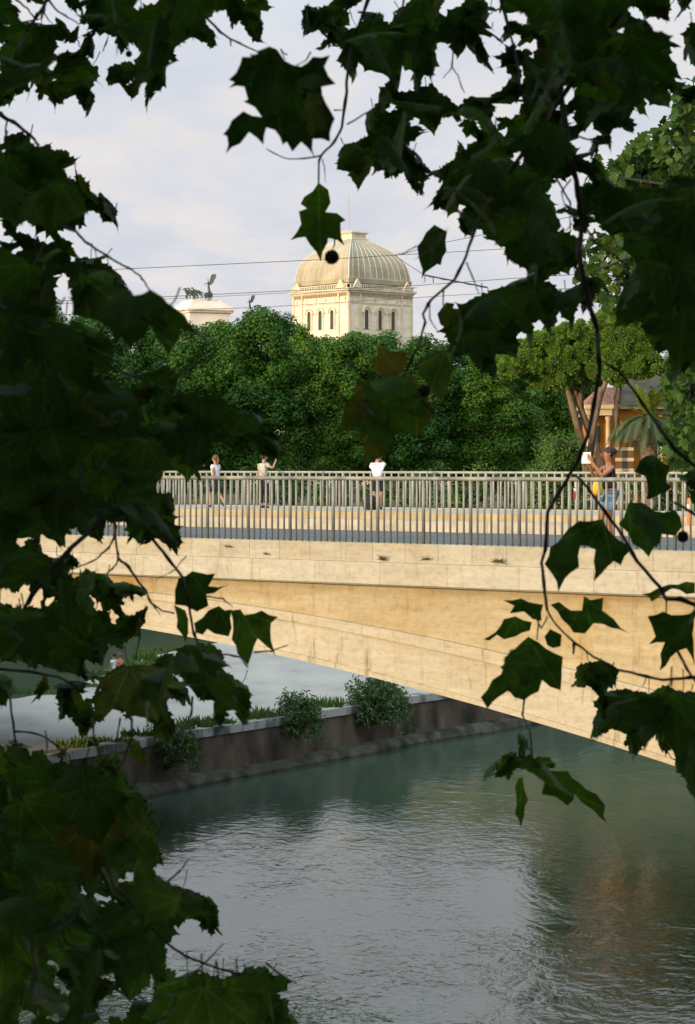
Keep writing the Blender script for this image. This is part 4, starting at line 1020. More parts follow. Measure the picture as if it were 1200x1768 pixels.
def shoes(P, J, m, root, k):
    for s_ in 'lr':
        a, t_ = Vector(J['an' + s_]), Vector(J['to' + s_]); a2 = a.copy(); a2.z -= .035
        skin_mesh('shoe', [(P(*(a2 + (a2 - t_) * .25)), .036 * k), (P(*a2), .046 * k), (P(*(a2.lerp(t_, .6))), .042 * k), (P(*t_), .032 * k)], [(0, 1), (1, 2), (2, 3)], m, root, 1)
FZ = -1.31
def on_far(px, v): t_ = (px - 600) / F; D = (V0 + v) / (t_ * N.x + N.y); c = pt(px, 803, D); c.z = EYE + FZ; return c
# walking woman
r1, P, J, H, k = human('person in a pale top and black skirt walking along the far railing, hair tied back', on_far(372, 23.6), U, 1.60,
    dict(knl=(-.10, .16, .49), anl=(-.10, .12, .09), tol=(-.11, .27, .04), knr=(.10, -.06, .48), anr=(.10, -.30, .17), tor=(.11, -.22, .05), ell=(-.22, -.10, 1.10), wrl=(-.22, -.06, .85), elr=(.22, .06, 1.12), wrr=(.16, .24, 1.0)))
hair(r1, H, k, M_hairl, 'ponytail'); top(P, J, M_pale, r1, k, .5); shoes(P, J, M_shoe, r1, k)
b = MB(); b.lathe(P(0, 0, 0), [(.16 * k, .98 * k), (.20 * k, .86 * k), (.23 * k, .68 * k), (.25 * k, .52 * k), (.235 * k, .52 * k), (.15 * k, .90 * k)], 16, .85, 1.1); b.build('skirt', M_black, r1, True)
# phone holder
r2, P, J, H, k = human('person in beige top and dark trousers seen from behind, holding up a phone', on_far(455, 23.8), N + U * -.25, 1.64,
    dict(elr=(.36, .10, 1.26), wrr=(.36, .22, 1.50), ell=(-.25, -.02, 1.10), wrl=(-.24, .02, .84), knl=(-.10, .0, .48), knr=(.12, .03, .48), anr=(.13, -.03, .08), tor=(.15, .12, .025)))
hair(r2, H, k, M_hairb); top(P, J, M_beige, r2, k, .6, thick=1.12); trousers(P, J, M_black, r2, k, .95); shoes(P, J, M_shoe, r2, k)
b = MB(); b.box(P(.36, .25, 1.60), .075 * k, .012 * k, .15 * k, U * -1, N); tag(b.build('phone', M_phone), 'small dark phone in the raised hand of the person in beige', 'phone')
sb = [P(-.12, -.16, 1.40), P(.0, -.18, 1.25), P(.14, -.17, 1.05), P(.20, -.06, .93)]
b = MB(); b.tube(sb, .012 * k, 5); b.ball(P(.22, .0, .88), .10 * k, 8, 1, .6, 1); tag(b.build('shoulder_bag', M_beige, None, True), 'beige shoulder bag on a strap across the back of the person holding up a phone', 'bag')
# white shirt, head bent over a camera
r3, P, J, H, k = human('person in white shirt and black shorts at the far railing, head bent', on_far(652, 23.9), Vector((.02, 1, 0)), 1.66,
    dict(neck=(0, .05, 1.43), head0=(0, .09, 1.49), head1=(.02, .15, 1.56), head2=(.02, .19, 1.60), ell=(-.20, .16, 1.22), wrl=(-.06, .30, 1.44), elr=(.24, .10, 1.36), wrr=(.07, .28, 1.50), look=(0, 1, -.5)))
hair(r3, H, k, M_hairl); top(P, J, M_white, r3, k, .8, thick=1.16); trousers(P, J, M_black, r3, k, .45, 1.2, 'shorts'); shoes(P, J, M_shoe, r3, k)
b = MB(); b.box(P(.01, .37, 1.53), .14 * k, .07 * k, .09 * k, U * -1, N); b.tube([P(.01, .40, 1.53), P(.01, .48, 1.52)], .035 * k, 8); tag(b.build('camera_body', M_phone), 'small dark camera held up by the person in the white shirt', 'camera')
c = on_far(639, 23.5)
b = MB(); b.strip([[c + U * x * w_ + N * y * w_ + Vector((0, 0, z)) for x, y in ((-.17, -.10), (-.10, -.14), (.10, -.14), (.17, -.10), (.17, .10), (.10, .13), (-.10, .13), (-.17, .10))] for z, w_ in ((0, .9), (.06, 1.05), (.25, 1.05), (.36, .9), (.43, .5))])
bp = b.build('backpack', M_black, None, True); tag(bp, 'black backpack standing on the footway at the feet of the white shirted person', 'backpack')
b = MB(); b.tube([c + Vector((0, 0, .42)) + U * -.05, c + Vector((0, 0, .50)), c + Vector((0, 0, .42)) + U * .05], .012, 5); b.build('handle', M_black, bp)
# near woman with the white card
tn = (1050 - 600) / F; Dn = (V0 + 2.9) / (tn * N.x + N.y); cn_ = pt(1051, 803, Dn); cn_.z = EYE - 1.35
r4, P, J, H, k = human('person in black top and denim shorts on the near footway, holding up a white sheet', cn_, Vector((-.95, -.32, 0)), 1.63,
    dict(ell=(-.20, .22, 1.22), wrl=(-.07, .36, 1.47), elr=(.20, .20, 1.20), wrr=(.07, .35, 1.46), knl=(-.10, .04, .48), knr=(.10, .10, .49), anr=(.10, .04, .08), tor=(.11, .19, .025)), M_skint)
hair(r4, H, k, M_hairb, 'bun'); top(P, J, M_black, r4, k, .35, True, 1.08); trousers(P, J, M_denim, r4, k, .38, 1.25, 'shorts'); shoes(P, J, M_shoe, r4, k)
fw4 = Vector((-.95, -.32, 0)).normalized(); rt4 = Vector((fw4.y, -fw4.x, 0))
M_paper = mat('white_paper', color=(.74, .73, .70), rough=.7); M_pr = mat('pink_print', color=(.55, .22, .20)); M_pg = mat('green_print', color=(.28, .42, .33))
pa_c = P(0, .43, 1.535); ax_ = Vector((-.97, .24, 0)); ay_ = Vector((-.24, -.97, 0))
b = MB(); b.box(pa_c, .155, .004, .19, ax_, ay_); sh_ = b.build('sheet_of_paper', M_paper); tag(sh_, 'white sheet with a small pink and green drawing held by the near person', 'sheet')
for x, z, w_, h_, m_s in ((-.028, .02, .03, .04, M_pr), (-.03, -.02, .035, .03, M_pg), (-.022, .048, .02, .015, M_pr)):
    b = MB(); b.box(pa_c + ax_ * x + ay_ * .005 + Vector((0, 0, z)), w_, .003, h_, ax_, ay_); b.build('print', m_s, sh_)
b = MB(); bc = P(-.16, .30, .98); b.strip([[bc + fw4 * x * w_ + rt4 * y * w_ + Vector((0, 0, z)) for x, y in ((-.09, -.04), (.09, -.04), (.09, .04), (-.09, .04))] for z, w_ in ((-.12, .5), (-.04, 1.1), (.06, .9), (.13, .35), (.22, .06))])
tag(b.build('yellow_bag', M_yel, None, True), 'small yellow cloth bag hanging in front of the near person with the white sheet', 'bag')
# two people sitting at the edge of the platform, only their heads above the leaves
def seated(px, lab, m_top, hm):
    c = on_z(px, 1161, ZP); fw_ = Vector((-.8, .6, 0))
    r_, P, J, H, k = human(lab, c - Vector((0, 0, .83 * 1.0)), fw_, 1.68, dict(knl=(-.11, .42, .90), knr=(.11, .42, .90), anl=(-.11, .48, .50), anr=(.11, .48, .50), tol=(-.11, .6, .46), tor=(.11, .6, .46), wrl=(-.14, .26, .98), wrr=(.14, .26, .98)))
    hair(r_, H, k, hm); top(P, J, m_top, r_, k, .5); trousers(P, J, M_denim, r_, k, .95); return r_
seated(197, 'person in pale top sitting at the platform edge, left one of the pair', M_pale, M_hairb)
seated(207, 'person in reddish top sitting at the platform edge, right one of the pair', mat('reddish_cotton', color=(.42, .16, .10), rough=.9), M_hairl)
# light van roof with a red lamp at the far left of the bridge, between the leaves
vn = pt(230, 803, 75); 
sc_ = thing('parked_scooter', (vn.x, vn.y, EYE - 1.5), 'white scooter with a red light, glimpsed through leaves left of the railing', 'scooter')
def SP(x, z, y=0): return Vector((vn.x, vn.y, EYE - 1.5)) + U * -x + N * y + Vector((0, 0, z))
b = MB(); b.tube([SP(-.75, .62), SP(-.4, .80), (SP(0, .55)), SP(.1, .32), SP(.45, .34), SP(.6, .8), SP(.66, 1.0)], [.12, .20, .18, .12, .12, .13, .10], 8); b.build('body', M_carw, sc_, True)
for x in (-.6, .75): 
    b = MB(); b.tube([SP(x, .26, -.06), SP(x, .26, .06)], .26, 14); b.build('wheel', M_tyre, sc_)
b = MB(); b.tube([SP(.62, 1.05, -.33), SP(.66, 1.02, 0), SP(.62, 1.05, .33)], .025, 6); b.build('handlebar', M_post, sc_)
b = MB(); b.box(SP(-.85, 1.24), .4, .4, .22, U, N); b.build('top_box', M_carw, sc_); b = MB(); b.box(SP(-.66, 1.37), .10, .3, .09, U, N); b.build('red_light', M_lampr, sc_)
b = MB(); b.box(SP(-.85, .98), .10, .2, .34, U, N); b.build('rack', M_post, sc_)

# ================================================================== PLATFORM PLANTS
M_fig = leaf_mat('river_shrub_leaves', [(.032, .075, .024), (.058, .115, .034), (.095, .16, .05)], trans=.2, tcol=(1, 1.2, .7))
def edge_pt(px, out=.1):
    best = min(range(len(front_px) - 1), key=lambda i: abs((front_px[i][0] + front_px[i + 1][0]) / 2 - px))
    (x0, y0), (x1, y1) = front_px[best], front_px[best + 1]; y = y0 + (y1 - y0) * (px - x0) / (x1 - x0); return on_z(px, y, ZP)
def leaf_sprays(c, w, h, n, lsz, m, name, lab, group=None, hang=.5, cat='shrub'):
    """a bush of thin stems set with narrow pinnate leaves"""
    root = thing(name, c, lab, cat, group); c = Vector(c); V = []; st = MB()
    for k in range(n):
        a = random.uniform(0, 6.28); q = random.random() ** .5
        tip = c + Vector((math.cos(a) * w * .5 * q, math.sin(a) * w * .42 * q, h * (.12 + .88 * math.sqrt(max(0, 1 - q * q))) * random.uniform(.45, 1) - hang * (1 if math.sin(a) < 0 else .1) * q * random.random()))
        mid = c.lerp(tip, .55) + Vector((0, 0, .12 * h))
        if k % 4 == 0: st.tube([c, mid, tip], [.022, .014, .005], 4)
        dr = (tip - mid).normalized(); sd = dr.orthogonal().normalized()
        for j in range(9):
            p = mid.lerp(tip, .25 + .75 * j / 8); out = Vector(rng.normal(0, 1, 3)); out = (out - dr * out.dot(dr)).normalized(); l = lsz * random.uniform(.7, 1.3)
            d_ = (out * .85 + dr * .5 + Vector((0, 0, -.25))).normalized() * l; s_ = d_.cross(Vector(rng.normal(0, 1, 3))).normalized() * l * .16
            V.append([p, p + d_ * .5 + s_, p + d_, p + d_ * .5 - s_])
    np_mesh('foliage', [[tuple(q) for q in v_] for v_ in V], 4, m, root); st.build('stem', M_bark, root); return root
leaf_sprays(edge_pt(506) + Vector((.1, -.1, -.75)), 2.2, 1.95, 300, .17, M_fig, 'river_shrub', 'feathery dark green shrub hanging over the wall, the narrower middle one', 'shrubs on the river wall')
leaf_sprays(edge_pt(642) + Vector((.1, -.1, -.75)), 3.0, 2.25, 460, .18, M_fig, 'river_shrub', 'largest dark green shrub hanging over the wall, below the bridge arch', 'shrubs on the river wall')
leaf_sprays(edge_pt(285) + Vector((.1, -.1, -1.1)), 2.4, 1.9, 320, .17, M_fig, 'river_shrub', 'dark shrub hanging over the wall at left, partly behind yellowing leaves', 'shrubs on the river wall')
M_gr = leaf_mat('green_weeds', [(.045, .09, .02), (.075, .14, .03), (.12, .18, .05)], trans=.25, tcol=(1.1, 1.2, .6))
def weed(c, w, h, n, name, lab, group, wide=.05):
    c = Vector(c); V = []
    for k in range(n):
        p = c + Vector((random.uniform(-.5, .5) * w, random.uniform(-.25, .25), 0)); l = h * random.uniform(.45, 1.1); dirv = Vector((random.gauss(0, .35), random.gauss(0, .35), 1)).normalized(); s_ = dirv.cross(Vector((random.gauss(0, 1), 1, 0))).normalized() * wide
        V.append([p - s_ * .4, p + dirv * l * .5 - s_, p + dirv * l, p + dirv * l * .5 + s_])
    o = np_mesh(name, [[tuple(q) for q in v_] for v_ in V], 4, M_gr); return tag(o, lab, 'weed', group)
wl_ = [(140, 1.0, .55, 'weed clump on the wall coping, first from the left'), (163, .8, .6, 'weed clump on the coping just right of the first'), (205, 1.8, .35, 'low strip of weeds on the coping left of the dark shrub'), (262, 1.4, .5, 'weeds on the coping above the dark left shrub'), (330, .9, .55, 'weed clump right of the dark left shrub'), (357, 1.0, .75, 'bright weed clump between the left shrub and the hanging leaf'), (392, 1.2, .5, 'low weeds behind the hanging leaf'), (447, .7, .75, 'upright bright weed left of the middle shrub'), (472, .8, .7, 'tall weed touching the middle shrub'), (545, .9, .5, 'low weed right of the middle shrub'), (578, 1.3, .75, 'weeds left of the largest shrub'), (692, .8, .7, 'bright weed at the right side of the largest shrub')]
for px, w_, h_, lab in wl_:
    p = edge_pt(px) + Vector((-.35, .45, 0)); weed(p, w_, h_ * .72, int(110 * w_), 'weed_clump', lab, 'weeds along the river wall', .035)
for px, py, w_, h_, lab in ((60, 1199, 2.6, .35, 'grass strip on the far platform edge at left'), (120, 1186, 2.4, .35, 'grass strip on the far platform edge beside the twig'), (178, 1165, 1.8, .5, 'grassy weeds left of the seated pair'), (233, 1153, 1.6, .7, 'bright weeds right of the seated pair'), (250, 1144, 1.2, 1.2, 'tall bright plant on the far platform edge right of the pair'), (300, 1124, 3.2, .4, 'grass strip on the far platform edge under the arch')):
    weed(on_z(px, py, ZP), w_, h_ * .55, int(110 * w_), 'weed_clump', lab, 'weeds on the far platform edge', .05)

# ================================================================== FOREGROUND PLANE TREES
HALF = [(0.0, 0.0), (0.08, -0.05), (0.19, -0.06), (0.27, -0.01), (0.40, -0.03), (0.37, 0.07), (0.44, 0.12), (0.41, 0.19), (0.52, 0.25), (0.53, 0.33), (0.70, 0.47), (0.56, 0.49), (0.50, 0.56), (0.40, 0.51), (0.29, 0.45), (0.32, 0.56), (0.28, 0.62), (0.33, 0.72), (0.22, 0.77), (0.16, 0.87), (0.0, 1.06)]
def arcs(p):
    n = len(p); o = []
    for i in range(n):
        a, c = p[i], p[(i + 1) % n]; d = c - a; L_ = float(np.hypot(*d)); o.append(a)
        if L_ > .10: o.append((a + c) / 2 + np.array([-d[1], d[0]]) * .09)
    return np.array(o)
def leaf_outline(k):
    r = np.random.default_rng(100 + k)
    Rt = [(x * (1 + r.normal(0, .06)), y + r.normal(0, .02)) for x, y in HALF]
    Lf = [(-x * (1 + r.normal(0, .06)), y + r.normal(0, .02)) for x, y in HALF]
    Rt[0] = (0, 0.0)
    return arcs(np.array(Rt + Lf[-2:0:-1]))
OUTL = [leaf_outline(k) for k in range(6)]
def rot3(rx, ry, rz):
    cx, sx, cy, sy, cz, sz = math.cos(rx), math.sin(rx), math.cos(ry), math.sin(ry), math.cos(rz), math.sin(rz)
    return np.array([[cz, -sz, 0], [sz, cz, 0], [0, 0, 1]]) @ np.array([[cy, 0, sy], [0, 1, 0], [-sy, 0, cy]]) @ np.array([[1, 0, 0], [0, cx, -sx], [0, sx, cx]])
